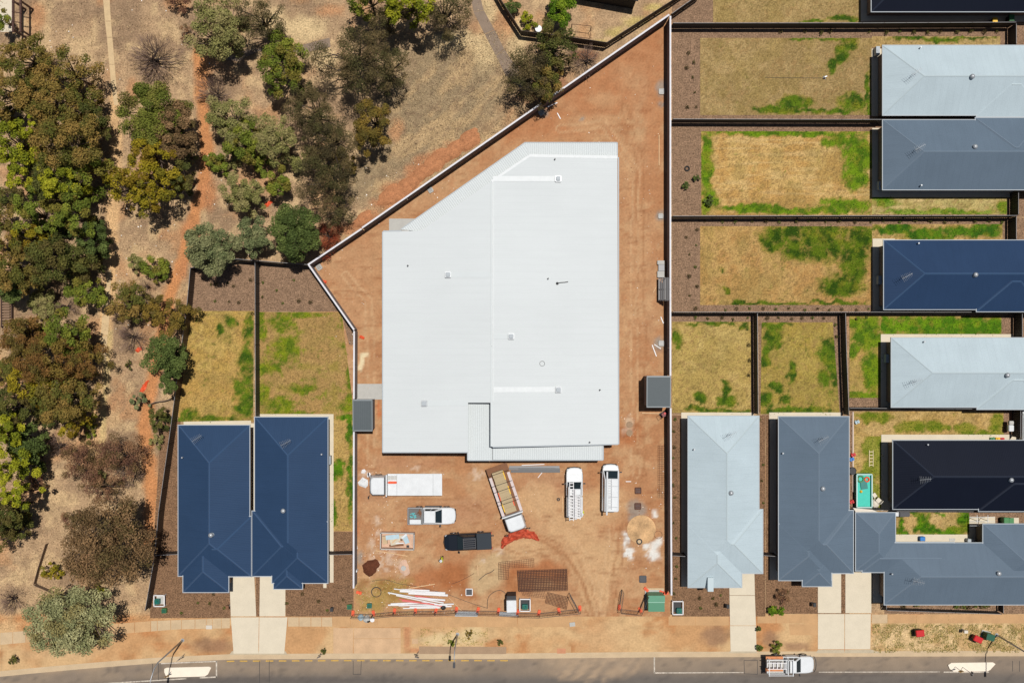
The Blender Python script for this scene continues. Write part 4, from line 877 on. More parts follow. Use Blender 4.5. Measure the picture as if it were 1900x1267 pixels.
# ------------------------------------------------------------------ trees and shrubs
def leaf_cloud(cent, rad, n, size, asp, pal, rng, up=.35, jit=.24, flat=.8, radial=False):
    """leaf-sized rhombs round clump centres; cent (k,3), rad (k,), pal list of colours -> V, F, cols"""
    k = len(cent); w = rad ** 2; idx = rng.choice(k, n, p=w / w.sum())
    d = rng.normal(size=(n, 3)); d[:, 2] = np.abs(d[:, 2]) * .95 - .25; d /= np.linalg.norm(d, axis=1)[:, None]
    r = rad[idx] * (rng.random(n) ** .45); P = cent[idx] + d * r[:, None] * np.array([1, 1, flat])
    nrm = d * .8 + rng.normal(size=(n, 3)) * .55 + np.array([0, 0, up]); nrm /= np.linalg.norm(nrm, axis=1)[:, None]
    t = rng.normal(size=(n, 3)); u = np.cross(nrm, t); u /= np.linalg.norm(u, axis=1)[:, None]; v = np.cross(nrm, u)
    if radial:      # leafless twigs fan out from the foot of the bush
        u = P - np.array([0, 0, .1]) + rng.normal(size=(n, 3)) * .35; u /= np.linalg.norm(u, axis=1)[:, None]; v = np.cross(u, t); v /= np.linalg.norm(v, axis=1)[:, None]
    s = size * rng.uniform(.55, 1.35, n)[:, None]
    V = np.stack([P - u * s * .5, P - v * s * .5 * asp, P + u * s * .5, P + v * s * .5 * asp], 1).reshape(-1, 3)
    F = np.arange(n * 4).reshape(n, 4)
    pal = np.array([C(min(255, c[0] * 1.06), c[1] * 1.0, c[2] * .88, 1.1) for c in pal]); a = rng.random(k); pi_ = np.clip((a * len(pal)).astype(int), 0, len(pal) - 1)
    col = pal[pi_][idx]; o = pal[rng.integers(0, len(pal), n)]; m = rng.random(n)[:, None] * .35
    col = (col * (1 - m) + o * m) * (1 + rng.uniform(-jit, jit, n))[:, None]
    return V, F, np.repeat(col, 4, 0)
STYLE = {  # palette, leaf size, aspect, density, clump radius share, bark
    "olive": ([(124, 110, 62), (106, 102, 54), (138, 118, 70), (88, 96, 46)], .26, .5, 1.0, .26, 0),
    "yellow": ([(132, 126, 34), (148, 138, 42), (106, 106, 34), (122, 106, 34)], .26, .55, .9, .24, 0),
    "lime": ([(132, 142, 36), (152, 158, 46), (104, 118, 34)], .26, .6, 1.0, .26, 0),
    "mid": ([(106, 124, 50), (124, 136, 56), (88, 106, 42), (116, 112, 54)], .25, .55, 1.0, .26, 0),
    "dark": ([(86, 94, 50), (98, 100, 54), (70, 80, 42), (90, 84, 50)], .25, .5, .95, .26, 1),
    "forest": ([(82, 100, 56), (70, 88, 48), (94, 112, 64)], .24, .55, 1.35, .24, 1),
    "greydark": ([(92, 86, 62), (78, 80, 52), (104, 94, 70), (66, 62, 46)], .23, .32, .85, .26, 1),
    "grey": ([(132, 136, 92), (118, 124, 78), (146, 144, 106)], .23, .5, 1.05, .25, 0),
    "blue": ([(146, 154, 124), (128, 138, 108), (160, 166, 136), (134, 130, 92)], .26, .55, 1.35, .22, 0),
    "teal": ([(116, 126, 96), (100, 114, 84), (130, 138, 108)], .25, .55, 1.3, .23, 0),
    "brown": ([(118, 98, 76), (102, 86, 66), (134, 112, 88), (88, 80, 54)], .24, .6, 1.35, .22, 1),
    "mauve": ([(126, 96, 82), (108, 80, 72), (140, 112, 92), (96, 84, 58)], .22, .35, .75, .26, 1),
    "rust": ([(124, 96, 58), (112, 86, 52), (120, 108, 56), (92, 86, 46)], .24, .5, .95, .26, 1),
    "olivegreen": ([(104, 116, 52), (88, 102, 44), (118, 124, 62), (96, 92, 52)], .22, .55, 1.5, .2, 1),
    "olivegold": ([(120, 106, 52), (104, 96, 48), (132, 114, 56), (88, 84, 44)], .22, .5, .95, .24, 1),
    "bare": ([(150, 134, 132), (126, 110, 112), (108, 92, 92)], .75, .045, .42, .32, 1),
    "red": ([(128, 62, 44), (104, 54, 42), (150, 84, 60)], .34, .14, .9, .3, 1),
    "hedge": ([(96, 128, 34), (74, 108, 26), (120, 146, 44)], .2, .7, 1.7, .24, 1),
}
TREES = 0
G_WOOD = "trees of the dense wood at the left"
def tree(label, px, py, rx, ry=None, style="olive", h=None, name="tree", cat="tree", group=None, dens=1.0, drop=0.0):
    """crown seen at picture (px,py) with radii rx, ry (picture units); h = top height in m"""
    global TREES; TREES += 1
    rng = np.random.default_rng(1000 + TREES * 7); ry = ry or rx; pal, ls, asp, dn, cs, bk = STYLE[style]
    if group == G_WOOD:
        if px > 120: px -= (px - 120) * .22
        rx, ry = rx * 1.06, ry * 1.08
    Rx, Ry = rx / S * .97, ry / S * .97; R = (Rx + Ry) / 2
    if h is None: h = min(7.2, 1.1 + R * 1.6)
    if name == "tree": h *= 1.28
    zc = h * .58; rz = h * .42
    cx, cy, _ = W(px, py, h * .72)
    ph = rng.random(4) * 6.28; compact = dn * dens >= 1.25; am = rng.uniform(.06, .17, 3) * (.4 if compact else 1.0)
    nc = int(np.clip(20 * (R / 1.6) ** 1.45, 12, 110))
    ii = np.arange(nc); a = ii * 2.39996 + rng.normal(size=nc) * .35 + ph[3]; rr = np.clip(np.sqrt((ii + .5) / nc) * .86 + rng.normal(size=nc) * .05, 0, .92)
    irr = 1 + am[0] * np.sin(2 * a + ph[0]) + am[1] * np.sin(3 * a + ph[1]) + am[2] * np.sin(5 * a + ph[2])
    zz = np.sqrt(np.clip(1 - rr ** 2, .05, 1)) * np.where(rng.random(nc) < (.1 if compact else .3), rng.uniform(-.7, .1, nc), rng.uniform(.45, 1.12, nc))
    cent = np.c_[Rx * rr * irr * np.cos(a), Ry * rr * irr * np.sin(a), zc - .15 * rz + zz * rz]
    rad = R * cs * (1.2 if compact else .98) * rng.uniform(.65, 1.3, nc) * (1.6 / max(1.6, R)) ** .35
    area = pi * Rx * Ry; n = int(np.clip(area * 360 * dn * dens * (.24 / ls if style != "bare" else .5), 220, 22000))
    V, F, col = leaf_cloud(cent, rad, n, ls * (.72 if R < 1.2 else .86), asp, pal, rng, radial=style == "bare")
    T = Thing(name, label, cat, (cx, cy, 0), 0, group)
    o = link("crown", fast_mesh("crown", V, F, M_twig if style in ("bare",) else M_leaf, col), T.e)
    # trunk and limbs
    mb = MB(); tr = .05 + R * .035; base = (rng.uniform(-.1, .1) * R, rng.uniform(-.1, .1) * R)
    fork = (base[0] + rng.uniform(-.15, .15) * R, base[1] + rng.uniform(-.15, .15) * R, h * .34)
    trunk = MB().tube([(base[0], base[1], -.05), ((base[0] + fork[0]) / 2 + .05, (base[1] + fork[1]) / 2, h * .18), fork], [tr * 1.25, tr, tr * .85], 8)
    t = T.part("trunk", trunk, M_barkd if bk else M_bark, local=True, smooth=True)
    nl = int(np.clip(nc * .6, 6, 26)); order = rng.permutation(nc)[:nl]
    for i in order:
        c = cent[i]; m = ((fork[0] + c[0]) / 2 + rng.normal() * .12 * R, (fork[1] + c[1]) / 2 + rng.normal() * .12 * R, (fork[2] + c[2]) / 2 + rng.uniform(-.1, .25) * rz)
        mb.tube([fork, m, tuple(c)], [tr * .55, tr * .33, tr * .12], 5)
    T.part("limbs", mb, M_barkd if bk else M_bark, local=True, smooth=True)
    return T
def shrub(label, px, py, rx, ry=None, style="mid", h=None, **k): return tree(label, px, py, rx, ry, style, h or min(2.6, .5 + rx / S * .9), "shrub", "shrub", **k)
G = "trees of the dense wood at the left"
# -- dense wood, left edge, from the top down
tree("olive-brown tree at the top of the left wood, beside the timber pergola", 48, 105, 46, 40, "olive", group=G)
tree("small bright green tree at the very top left corner beside the pergola", 6, 38, 16, 22, "mid", 3.0, group=G)
tree("thin open olive tree at the upper right rim of the left wood", 128, 130, 46, 42, "olive", dens=.55, group=G)
tree("broad brown-olive tree at the left edge under the top of the wood", 18, 168, 48, 46, "olive", group=G)
tree("brownish tree in the upper middle of the left wood", 92, 190, 52, 46, "olive", group=G)
tree("dark green tree on the right rim of the wood opposite the path's end", 182, 232, 36, 36, "dark", group=G)
tree("big rounded tan-brown tree in the middle of the upper wood", 120, 262, 60, 56, "olive", 7.5, group=G)
tree("sparse olive tree overhanging the path gap at the wood's upper right", 160, 180, 34, 34, "olive", dens=.6, group=G)
tree("small lime green treetop above the large yellow-green one", 62, 236, 14, 16, "lime", 6.5, group=G)
tree("bright yellow-green tree on the left edge in the upper wood", 18, 262, 38, 40, "lime", 7.0, group=G)
tree("bright lime tree just below the yellow-green one on the left edge", 40, 312, 36, 34, "lime", 6.5, group=G)
tree("dark green tree filling the shadowy middle of the wood", 100, 335, 46, 40, "dark", group=G)
tree("dull green tree at the right rim of the wood near the path", 168, 318, 40, 46, "mid", dens=.8, group=G)
tree("vivid green round tree in the middle of the wood", 56, 395, 34, 38, "mid", 7.2, group=G)
tree("olive-gold tree at the left edge, middle of the wood", 8, 418, 40, 42, "olive", group=G)
tree("soft green tree right of the vivid green one in the wood", 112, 340, 34, 30, "lime", 6.8, group=G)
tree("green tree with pale tips near the path, middle of the wood", 140, 400, 36, 36, "mid", 6.8, group=G)
tree("small golden-olive tree below the vivid green one", 52, 442, 30, 28, "yellow", 6.0, group=G)
tree("dark green tree on the rim leaning to the path, middle of the wood", 180, 440, 30, 44, "forest", group=G, dens=.8)
tree("broad dusky olive tree across the lower middle of the wood", 96, 482, 54, 46, "dark", group=G)
tree("dusky brown-green tree at the left edge, lower middle of the wood", 18, 492, 46, 50, "olive", group=G, dens=.9)
tree("dense dark green tree on the rim above the concrete slabs of the path", 160, 480, 38, 34, "dark", group=G)
tree("dark green low tree at the left edge above the rail steps", 20, 536, 36, 22, "forest", group=G)
tree("fresh green small tree beside the path slabs", 172, 540, 34, 30, "mid", group=G)
shrub("grey-green feathery shrub below the dusky trees", 80, 560, 32, 28, "grey")
shrub("leafless dark shrub beside the grey-green feathery one", 118, 566, 26, 20, "bare")
tree("rounded mid green tree near the slab path in the lower wood", 122, 618, 46, 38, "mid", 5.5, group=G)
tree("rusty brown tree at the left edge of the lower wood", 34, 628, 44, 42, "rust", group=G)
tree("rust and olive tree in the heart of the lower wood", 90, 672, 54, 46, "rust", group=G)
tree("rust-brown open tree at the lower wood's right rim", 166, 668, 34, 40, "rust", dens=.7, group=G)
tree("golden-olive tree in the lower wood", 62, 712, 50, 40, "yellow", dens=.8, group=G)
tree("big golden brown-green tree near the path in the lower wood", 116, 742, 56, 44, "olive", group=G)
tree("grey-green tree at the left edge of the lower wood", 22, 748, 44, 40, "dark", group=G, dens=.9)
tree("mustard green small tree low on the right rim of the wood", 136, 786, 34, 22, "yellow", 4.2, group=G)
shrub("small green bush close to the path at the wood's lower end", 166, 800, 14, 22, "mid")
tree("lime yellow tree on the left edge, lowest but two in the wood", 6, 806, 32, 36, "lime", 7.0, group=G)
tree("deep green shadowed tree beside the lime yellow ones", 52, 822, 34, 32, "forest", 4.5, group=G)
tree("lime yellow tree on the left edge, second from the bottom of the wood", 18, 862, 34, 34, "lime", 7.0, group=G)
tree("small lime yellow tree on the left edge at the bottom of the wood", 34, 918, 24, 24, "lime", 7.0, group=G)
tree("dark tree at the left edge under the lowest lime yellow tree", 10, 952, 32, 34, "dark", 6.0, group=G)
tree("dark olive tree at the left edge left of the timber low fence", 8, 985, 38, 30, "dark", 4.0, group=G)
shrub("mauve grey leafless shrub below the golden trees", 108, 826, 34, 24, "bare")
tree("brown-mauve sparse tree left of the big mauve one", 152, 858, 46, 44, "mauve", 3.6)
tree("big mauve-brown sparse tree beside the orange track", 224, 850, 50, 46, "mauve", 4.0)
tree("low mauve twiggy tree below the big mauve-brown one", 190, 908, 44, 26, "mauve", 3.0, dens=.7)
shrub("grey leafless shrub under the big mauve-brown tree", 242, 884, 24, 20, "bare")
tree("huge dark brown-green tree with clumped crown beside the brown fence", 198, 1010, 90, 84, "brown", 7.0, dens=1.15)
tree("small brown bushy tree at the upper left of the huge clumped one", 136, 966, 26, 22, "mauve", 3.0)
tree("large blue-grey tree overhanging the footpath at the lower left", 128, 1153, 86, 66, "blue", 5.6, dens=1.2)
shrub("small vivid green bush between the huge brown and the blue-grey tree", 180, 1092, 14, 14, "lime")
shrub("sparse bare bush at the left edge left of the timber low fence", 18, 1112, 24, 34, "bare")
shrub("tiny dark bush on the verge at the lower left corner", 24, 1224, 10, 8, "dark")
shrub("olive grass-like bush inside the low timber fence", 94, 1062, 22, 22, "yellow", dens=.5)
# -- understorey filling the gaps of the left wood and along the tracks
U = "low shrubs under the left wood"
for x, y, r, st, lab in [(70, 150, 24, "dark", "dark shrub under the olive-brown trees at the top of the wood"), (10, 215, 26, "dark", "dark shrub at the left edge above the yellow-green tree"), (60, 290, 26, "forest", "deep green shrub between the yellow-green and the tan-brown tree"), (70, 350, 24, "forest", "deep green shrub above the vivid green round tree"), (14, 365, 28, "dark", "dark shrub at the left edge above the olive-gold tree"), (100, 430, 26, "forest", "deep green shrub right of the golden-olive tree"), (150, 365, 22, "mid", "mid green shrub at the wood's rim near the old path"), (60, 520, 28, "dark", "dark shrub below the dusky trees"), (140, 520, 24, "grey", "grey-green shrub above the path slabs"),
        (60, 610, 24, "olive", "olive shrub above the rust and olive tree"), (150, 640, 20, "rust", "rust-brown shrub beside the rounded mid green tree"), (14, 690, 28, "olive", "olive shrub at the left edge below the rusty brown tree"), (140, 710, 24, "rust", "rust-brown shrub near the path in the lower wood"), (80, 770, 28, "dark", "dark shrub below the golden-olive tree"), (16, 780, 26, "dark", "dark shrub at the left edge above the lime yellow tree"), (60, 860, 24, "forest", "deep green shrub beside the second lime yellow tree"), (60, 900, 22, "mauve", "mauve shrub right of the lowest lime yellow tree"), (40, 960, 26, "dark", "dark shrub at the bottom end of the wood"),
        (350, 290, 16, "grey", "grey shrub hugging the track's left side"), (560, 300, 26, "grey", "grey-green shrub between the loose grey-green and the dark smoky trees"), (480, 300, 22, "mid", "green shrub in the middle of the reserve's tree group"), (640, 300, 24, "olivegold", "olive shrub right of the dark open tree"), (560, 165, 22, "greydark", "smoky shrub below the compact green tree"), (430, 300, 18, "grey", "small grey shrub between the track and the grey-olive tree"), (345, 60, 16, "mauve", "brown shrub left of the dense grey-green tree"), (215, 590, 14, "bare", "leafless shrub beside the path slabs"), (270, 530, 16, "bare", "leafless grey shrub below the green rounded bush"), (180, 880, 18, "grey", "grey-green tuft between the two mauve trees")]:
    shrub(lab, x, y, r, None, st, 1.6 if r < 20 else 2.4, group=U)
# -- along the tracks
shrub("leafless purple-grey bush left of the orange track at the top", 285, 105, 46, 48, "bare", 2.6, dens=1.5)
tree("dense round dark green tree at the end of the upper path", 282, 212, 66, 62, "olivegreen", 5.2, dens=1.25)
tree("dense brown-green tree leaning on the round dark green one", 328, 244, 38, 54, "brown", 5.4)
tree("yellow-green tree below the dense round one", 278, 288, 46, 38, "yellow", 5.6)
tree("large yellow-green open tree beside the orange track", 282, 345, 54, 50, "yellow", 5.6, dens=.9)
tree("thin yellow-green tree over the old path", 226, 344, 38, 40, "yellow", 4.6, dens=.5)
tree("dark small tree between the yellow-green tree and the track", 335, 330, 24, 34, "dark", 4.4)
shrub("green rounded bush left of the track above the brown trees", 290, 502, 30, 26, "mid", 2.4)
shrub("grey-green small bush beside the green rounded one", 254, 488, 20, 20, "grey", 2.0)
tree("brown open tree left of the track's lower bend", 236, 560, 36, 44, "olive", 3.6, dens=.8)
tree("small gold-brown tree right of the brown open one", 276, 572, 28, 32, "olivegold", 3.2, dens=.8)
tree("olive-gold tree leaning on the brown fence", 322, 590, 34, 36, "olivegold", 4.0)
shrub("purple-grey leafless bush with orange litter beside it", 242, 630, 28, 28, "bare", 1.8, dens=1.3)
tree("bright forest green tree leaning on the brown fence", 306, 660, 40, 40, "forest", 5.0)
tree("lower forest green tree on the brown fence", 316, 706, 20, 28, "forest", 4.0)
shrub("single small green tuft on the bare ground left of the forest green tree", 238, 676, 7, 9, "dark", .8)
shrub("blue-green feathery bush beside the orange litter", 258, 742, 20, 18, "teal", 1.6, dens=.7)
tree("dark green small tree by the fence below the fallen branch", 294, 776, 20, 28, "dark", 3.0)
shrub("pale grey-green low bush near the fence below the dark small tree", 290, 818, 15, 16, "grey", 1.0, dens=.6)
# -- upper middle of the reserve
tree("dense grey-green tree at the top left of the reserve", 398, 52, 58, 58, "grey", 6.5, dens=1.1)
tree("dark sparse brown tree at the top next to the dense grey-green one", 478, 36, 52, 42, "greydark", 6.0)
shrub("dark brown bush at the very top left of the dense grey-green tree", 330, 4, 24, 18, "mauve", 2.0)
tree("compact green tree above the reserve's grey path", 522, 118, 46, 56, "mid", 5.0)
shrub("silver grey bush on the right side of the orange track", 396, 172, 36, 30, "bare", 2.0, dens=1.6)
tree("grey-green tree right of the orange track", 426, 222, 50, 46, "grey", 4.6)
tree("bright green tree just below the grey-green one by the track", 452, 262, 42, 40, "mid", 4.2)
tree("loose grey-green tree in the middle of the reserve", 512, 256, 46, 44, "grey", 4.8)
shrub("small green bush on the right side of the orange track", 402, 300, 24, 26, "mid", 2.0)
tree("grey-olive rounded tree right of the track above the round fence trees", 452, 362, 42, 40, "grey", 3.8, dens=1.15)
tree("green tree touching the grey-olive rounded one", 512, 336, 30, 28, "mid", 3.2)
tree("large dark grey open tree over the reserve's grey path", 664, 110, 76, 66, "greydark", 7.2)
tree("dark grey tree at the right side of the large open one", 722, 126, 36, 44, "greydark", 5.6)
tree("dark smoky tree in the middle of the reserve", 578, 205, 52, 46, "greydark", 6.0)
tree("dark smoky tree left of the olive-gold one", 606, 258, 56, 44, "greydark", 6.4)
tree("olive-gold tree in the middle of the reserve", 688, 232, 42, 50, "olivegold", 5.4)
tree("dark open tree with visible limbs near the bend of the slope", 604, 318, 60, 52, "greydark", 6.0)
tree("thin grey tree above the reddish bush", 620, 388, 38, 36, "greydark", 4.2, dens=.8)
tree("dense round forest green tree at the corner of the site wall", 546, 428, 48, 54, "forest", 5.0, dens=1.2)
tree("blue-green round tree left of the dense forest green one", 466, 440, 31, 40, "teal", 3.8)
tree("grey-blue round tree over the rear fence of the left twin house", 388, 462, 52, 46, "teal", 4.8, dens=1.1)
shrub("dry reddish bush beside the dense round tree at the wall corner", 610, 440, 24, 34, "red", 1.6)
tree("green leafy tree at the top edge left of the bright one", 680, -4, 50, 26, "mid", 6.5)
tree("dark sparse tree just below the top edge between the two green ones", 718, 34, 46, 34, "greydark", 4.0, dens=.8)
tree("bright green tree at the top edge of the reserve", 762, 6, 46, 36, "lime", 7.0)
tree("dark twiggy tree at the top edge right of the bright green one", 828, 18, 50, 44, "greydark", 6.0)
tree("brown dusty tree beside the outer side of the diagonal wall", 985, 132, 52, 58, "greydark", 4.6, dens=1.2)
tree("olive-brown tree in front of the dusty one by the diagonal wall", 1018, 152, 36, 34, "olive", 4.2)
tree("dark grey-green tree in the corner of the bare back yard", 1032, 86, 40, 44, "dark", 5.0, dens=.85)
shrub("dead mauve-brown bush between the yard fence and the diagonal wall", 1086, 108, 30, 30, "bare", 1.8, dens=1.4)
shrub("rounded clipped green hedge tree in the back yard at the top", 1040, 16, 26, 34, "hedge", 3.4)
shrub("leafy green shrub in the far left corner of the back yard at the top", 952, 12, 16, 16, "forest", 1.8)
shrub("yellow-green garden plant inside the yard fence at the top", 980, 40, 17, 17, "lime", 1.2)
shrub("small green garden plant right of the yellow-green one in the top yard", 1016, 50, 12, 9, "mid", .9)
# -- verge and garden bushes
for i, (x, y, r, st, lab) in enumerate([(1440, 1200, 12, "mid", "leafy green weed bush on the verge beside the street"), (1412, 1203, 5, "mid", "small weed bush at the kerb left of the street ute"), (1434, 1132, 10, "hedge", "low green plant in front of the grey upright house, left one"), (1451, 1133, 8, "hedge", "low green plant in front of the grey upright house, right one"),
                            (1408, 1166, 5, "forest", "green creeping plant along the right edge of the pale house's driveway, upper one"), (1408, 1202, 6, "forest", "green creeping plant along the right edge of the pale house's driveway, lower one"), (838, 1192, 7, "mid", "green weed clump at the foot of the middle street lamp"), (870, 1176, 8, "olivegold", "dry yellow tussock above the middle street lamp"), (928, 1192, 6, "dark", "dark weed clump right of the middle street lamp"),
                            (1316, 372, 10, "forest", "dark green shrub in the mulch left of the ringed lawn, lower one"), (1272, 344, 8, "forest", "dark green shrub in the mulch left of the ringed lawn, upper one"), (1292, 330, 7, "forest", "dark green shrub in the mulch near the tyre"), (600, 1208, 6, "dark", "tiny dark shrub on the verge near the right twin driveway"), (1452, 1108, 18, "mauve", "low brown bush in the front garden of the grey upright house")]):
    shrub(lab, x, y, r, None, st, .4 + r * .035)

# seedlings planted in rows in the mulch beds
def seed_mesh(seed, pal, R=.2):
    rng = np.random.default_rng(seed); cent = np.array([[0, 0, .12]]); V, F, c = leaf_cloud(cent, np.array([R]), 46, .12, .5, pal, rng)
    return fast_mesh("seedling", V, F, M_leaf, c)
SEED = [seed_mesh(1, [(84, 84, 48), (70, 64, 40)]), seed_mesh(2, [(74, 66, 44), (96, 92, 60)], .24), seed_mesh(3, [(70, 92, 40), (90, 104, 52)], .17)]
ORD = ["first", "second", "third", "fourth", "fifth", "sixth", "seventh", "eighth", "ninth", "tenth", "eleventh", "twelfth", "thirteenth", "fourteenth", "fifteenth", "sixteenth", "seventeenth", "eighteenth", "nineteenth", "twentieth", "twenty-first"]
def seedlings(pts, label, group, sc=(.8, 1.25)):
    pts = [(x + random.uniform(-3.5, 3.5), y + random.uniform(-1.8, 1.8)) for x, y in pts]
    wide = max(p[0] for p in pts) - min(p[0] for p in pts) > max(p[1] for p in pts) - min(p[1] for p in pts); pts.sort(key=lambda p: p[0] if wide else p[1])
    for i, (x, y) in enumerate(pts):
        o = link("seedling", random.choice(SEED)); o.location = W(x, y, .02); s_ = random.uniform(*sc); o.scale = (s_, s_, s_); o.rotation_euler = (0, 0, random.uniform(0, 6))
        tag(o, ORD[i] + (" from the left, " if wide else " from the top, ") + label, "seedling", group)
def row(x0, y0, x1, y1, n): return [(x0 + (x1 - x0) * i / (n - 1), y0 + (y1 - y0) * i / (n - 1)) for i in range(n)]
seedlings([(1446, 60), (1493, 60), (1519, 60), (1541, 60)] + row(1614, 60, 1851, 60, 10), "grey seedling in the row under the topmost charcoal fence", "seedlings under the topmost fence", (1.1, 1.7))
seedlings([(1280, 100), (1283, 145), (1291, 172), (1276, 198), (1290, 115), (1277, 125), (1290, 200)], "seedling in the mulch left of the topmost full lawn", "seedlings left of the topmost full lawn")
seedlings(row(1310, 412, 1860, 412, 21), "dark seedling in the row above the deep blue house", "seedlings above the deep blue house", (.9, 1.4))
seedlings([(1276, 440), (1292, 426), (1291, 457), (1276, 474), (1291, 496), (1276, 512), (1291, 531), (1276, 549), (1291, 572)], "dark seedling in mulch left of the deep blue house's lawn", "seedlings left of the deep blue house's lawn")
seedlings(row(1345, 574, 1610, 574, 12), "dark seedling in the row below the deep blue house's lawn", "seedlings below the deep blue house's lawn", (.9, 1.4))
seedlings(row(1290, 591, 1385, 591, 5) + row(1387, 612, 1388, 695, 4), "seedling bordering the leftmost small lawn on the right", "seedlings round the leftmost small lawn")
seedlings(row(1424, 590, 1530, 590, 6) + [(1549, 604), (1549, 625), (1586, 591), (1604, 590)], "seedling bordering the second small lawn on the right", "seedlings round the second small lawn")
seedlings([(1250, 776), (1250, 800), (1250, 828), (1250, 849), (1250, 873), (1250, 898), (1250, 922), (1252, 968), (1253, 996), (1252, 1049), (1254, 1074), (1252, 1100)], "seedling in the narrow mulch strip beside the site wall", "seedlings beside the site wall")
seedlings([(1412, 780), (1413, 862), (1413, 892), (1414, 932)], "seedling in the strip between the two upright houses", "seedlings between the upright houses")
seedlings([(391, 530), (403, 528), (421, 527), (437, 532), (402, 560), (425, 561), (447, 560), (466, 520), (471, 580)], "seedling in the mulch behind the left twin house's lawn", "seedlings behind the left twin house's lawn")
seedlings([(490, 525), (515, 540), (528, 562), (556, 560), (575, 562), (489, 550), (548, 520)], "seedling in the mulch behind the right twin house's lawn", "seedlings behind the right twin house's lawn", (.9, 1.4))
seedlings([(368, 1119), (388, 1118), (340, 1135), (395, 1100), (420, 1126), (535, 1120), (560, 1100), (590, 1115), (610, 1130), (640, 1110)], "dry seedling in the front mulch of the twin blue houses", "seedlings before the twin blue houses")
seedlings([(1300, 1110), (1320, 1108), (1327, 1122), (1340, 1105), (1302, 1128)], "seedling in the front mulch of the pale upright house", "seedlings before the pale upright house")
seedlings([(1672, 1122), (1700, 1122)] + row(1770, 1123, 1835, 1123, 8), "green shrub behind the corner house's low front fence", "shrubs behind the corner house's front fence", (1.3, 1.9))
# grass that nobody could count
def blades(name, label, P, size, asp, pal, up=.9, kind="stuff", hz=.06):
    n = len(P); rng = np.random.default_rng(5 + n); pos = np.c_[(P[:, 0] - 950) / S, -(P[:, 1] - 633.5) / S, P[:, 2] + rng.random(n) * hz]
    nrm = rng.normal(size=(n, 3)) * .6 + np.array([0, 0, up]); nrm /= np.linalg.norm(nrm, axis=1)[:, None]; t = rng.normal(size=(n, 3)); u = np.cross(nrm, t); u /= np.linalg.norm(u, axis=1)[:, None]; v = np.cross(nrm, u)
    s_ = size * rng.uniform(.5, 1.4, n)[:, None]; V = np.stack([pos - u * s_ * .5, pos - v * s_ * .5 * asp, pos + u * s_ * .5, pos + v * s_ * .5 * asp], 1).reshape(-1, 3)
    pal = np.array([C(*c, 1.25) for c in pal]); col = pal[rng.integers(0, len(pal), n)] * (1 + rng.uniform(-.25, .25, n))[:, None]
    o = link(name, fast_mesh(name, V, np.arange(n * 4).reshape(n, 4), M_stuff, np.repeat(col, 4, 0))); tag(o, label, name.split("_")[-1], None, kind); return o
TU = np.concatenate(TUFTS); TU = TU[RNG.random(len(TU)) < .9]; TU[:, :2] += RNG.normal(size=(len(TU), 2)) * 1.6
blades("lawn_grass", "green tufts of grass growing in patches on the dry lawns", TU, .17, .45, [(98, 122, 30), (76, 104, 26), (122, 130, 44), (62, 88, 24)])
def scatter(n, x0, y0, x1, y1, thr, seed, sc=18.0):
    P = np.c_[RNG.uniform(x0, x1, n), RNG.uniform(y0, y1, n)]; k = fbm(P[:, 0] / sc, P[:, 1] / sc, seed) > thr; P = P[k]
    return np.c_[P, np.full(len(P), .01)]
def off_path(P):
    d = np.minimum(seg_dist(P[:, 0], P[:, 1], TRACK), seg_dist(P[:, 0], P[:, 1], [(197, -20), (213, 190)])); return P[d > 9]
def outside(P):     # keep what lies on the reserve side of the fences and walls
    x, y = P[:, 0], P[:, 1]; left = x < np.interp(y, [-60, 497, 583, 630, 782, 950, 1030, 1132], [2000, 352, 342, 335, 314, 290, 282, 266])
    top = (y < 492 - (x - 575) * (465 / 668.) - 6) & (x > 350) & (y < 476); return P[(left & ((y > 480) | (x < 360))) | top]
P = off_path(outside(scatter(90000, 0, 0, 960, 1140, .40, 301)))
blades("dry_grass", "dry straw and leaf litter scattered over the reserve", P, .22, .17, [(214, 184, 138), (188, 152, 112), (140, 112, 86), (226, 200, 156), (110, 84, 64), (90, 68, 54), (170, 136, 106)], .6)
P = scatter(15000, 700, 60, 960, 330, .34, 303); P = outside(P)
blades("slope_grass", "thin grey-brown dry grass on the slope behind the diagonal wall", P, .20, .14, [(176, 156, 122), (130, 110, 84), (206, 182, 138), (104, 88, 68)], .6)
P = np.concatenate([scatter(9000, 1618, 1158, 1900, 1210, .46, 305, 9.0), scatter(1600, 780, 1165, 905, 1196, .5, 306, 8.0), scatter(1500, 660, 1075, 765, 1140, .48, 307, 9.0)])
blades("verge_weeds", "dry weeds and yellow grass tufts on the street verge and the site's front corner", P, .17, .3, [(150, 138, 70), (186, 164, 100), (112, 112, 54), (206, 184, 128)])
# ------------------------------------------------------------------ vehicles (local: x forward, y left, z up)
def wheels(T, xs, y, r, w=.24):
    for x in xs:
        for s in (-1, 1):
            n = 16; ring = lambda yy, rr: [(x + rr * cos(2 * pi * k / n), yy, r + rr * sin(2 * pi * k / n)) for k in range(n)]
            y0 = s * y; a, b = (y0 - w / 2, y0 + w / 2)
            t = T.part("tyre", MB().loft([ring(a, r * .9), ring(a + .04, r), ring(b - .04, r), ring(b, r * .9)]), M_tyre, local=True, smooth=False)
            yo = y0 + s * (w / 2 + .006); yi = y0 + s * (w / 2 - .05)
            T.part("rim", MB().loft([ring(yi, r * .62), ring(yo, r * .58)] if s > 0 else [ring(yo, r * .58), ring(yi, r * .62)]), M_rim, t, local=True)
def plan(pts): return pts + [(x, -y) for x, y in pts[::-1] if abs(y) > 1e-6]
def ring_at(pl, z, sc=1.0, inset=0.0, zf=None):
    out = []
    for x, y in pl:
        yy = y * sc - (inset if y > 0 else -inset if y < 0 else 0); out.append((x * (sc if x > 1.8 else 1), yy, z + (zf(x) if zf else 0)))
    return out
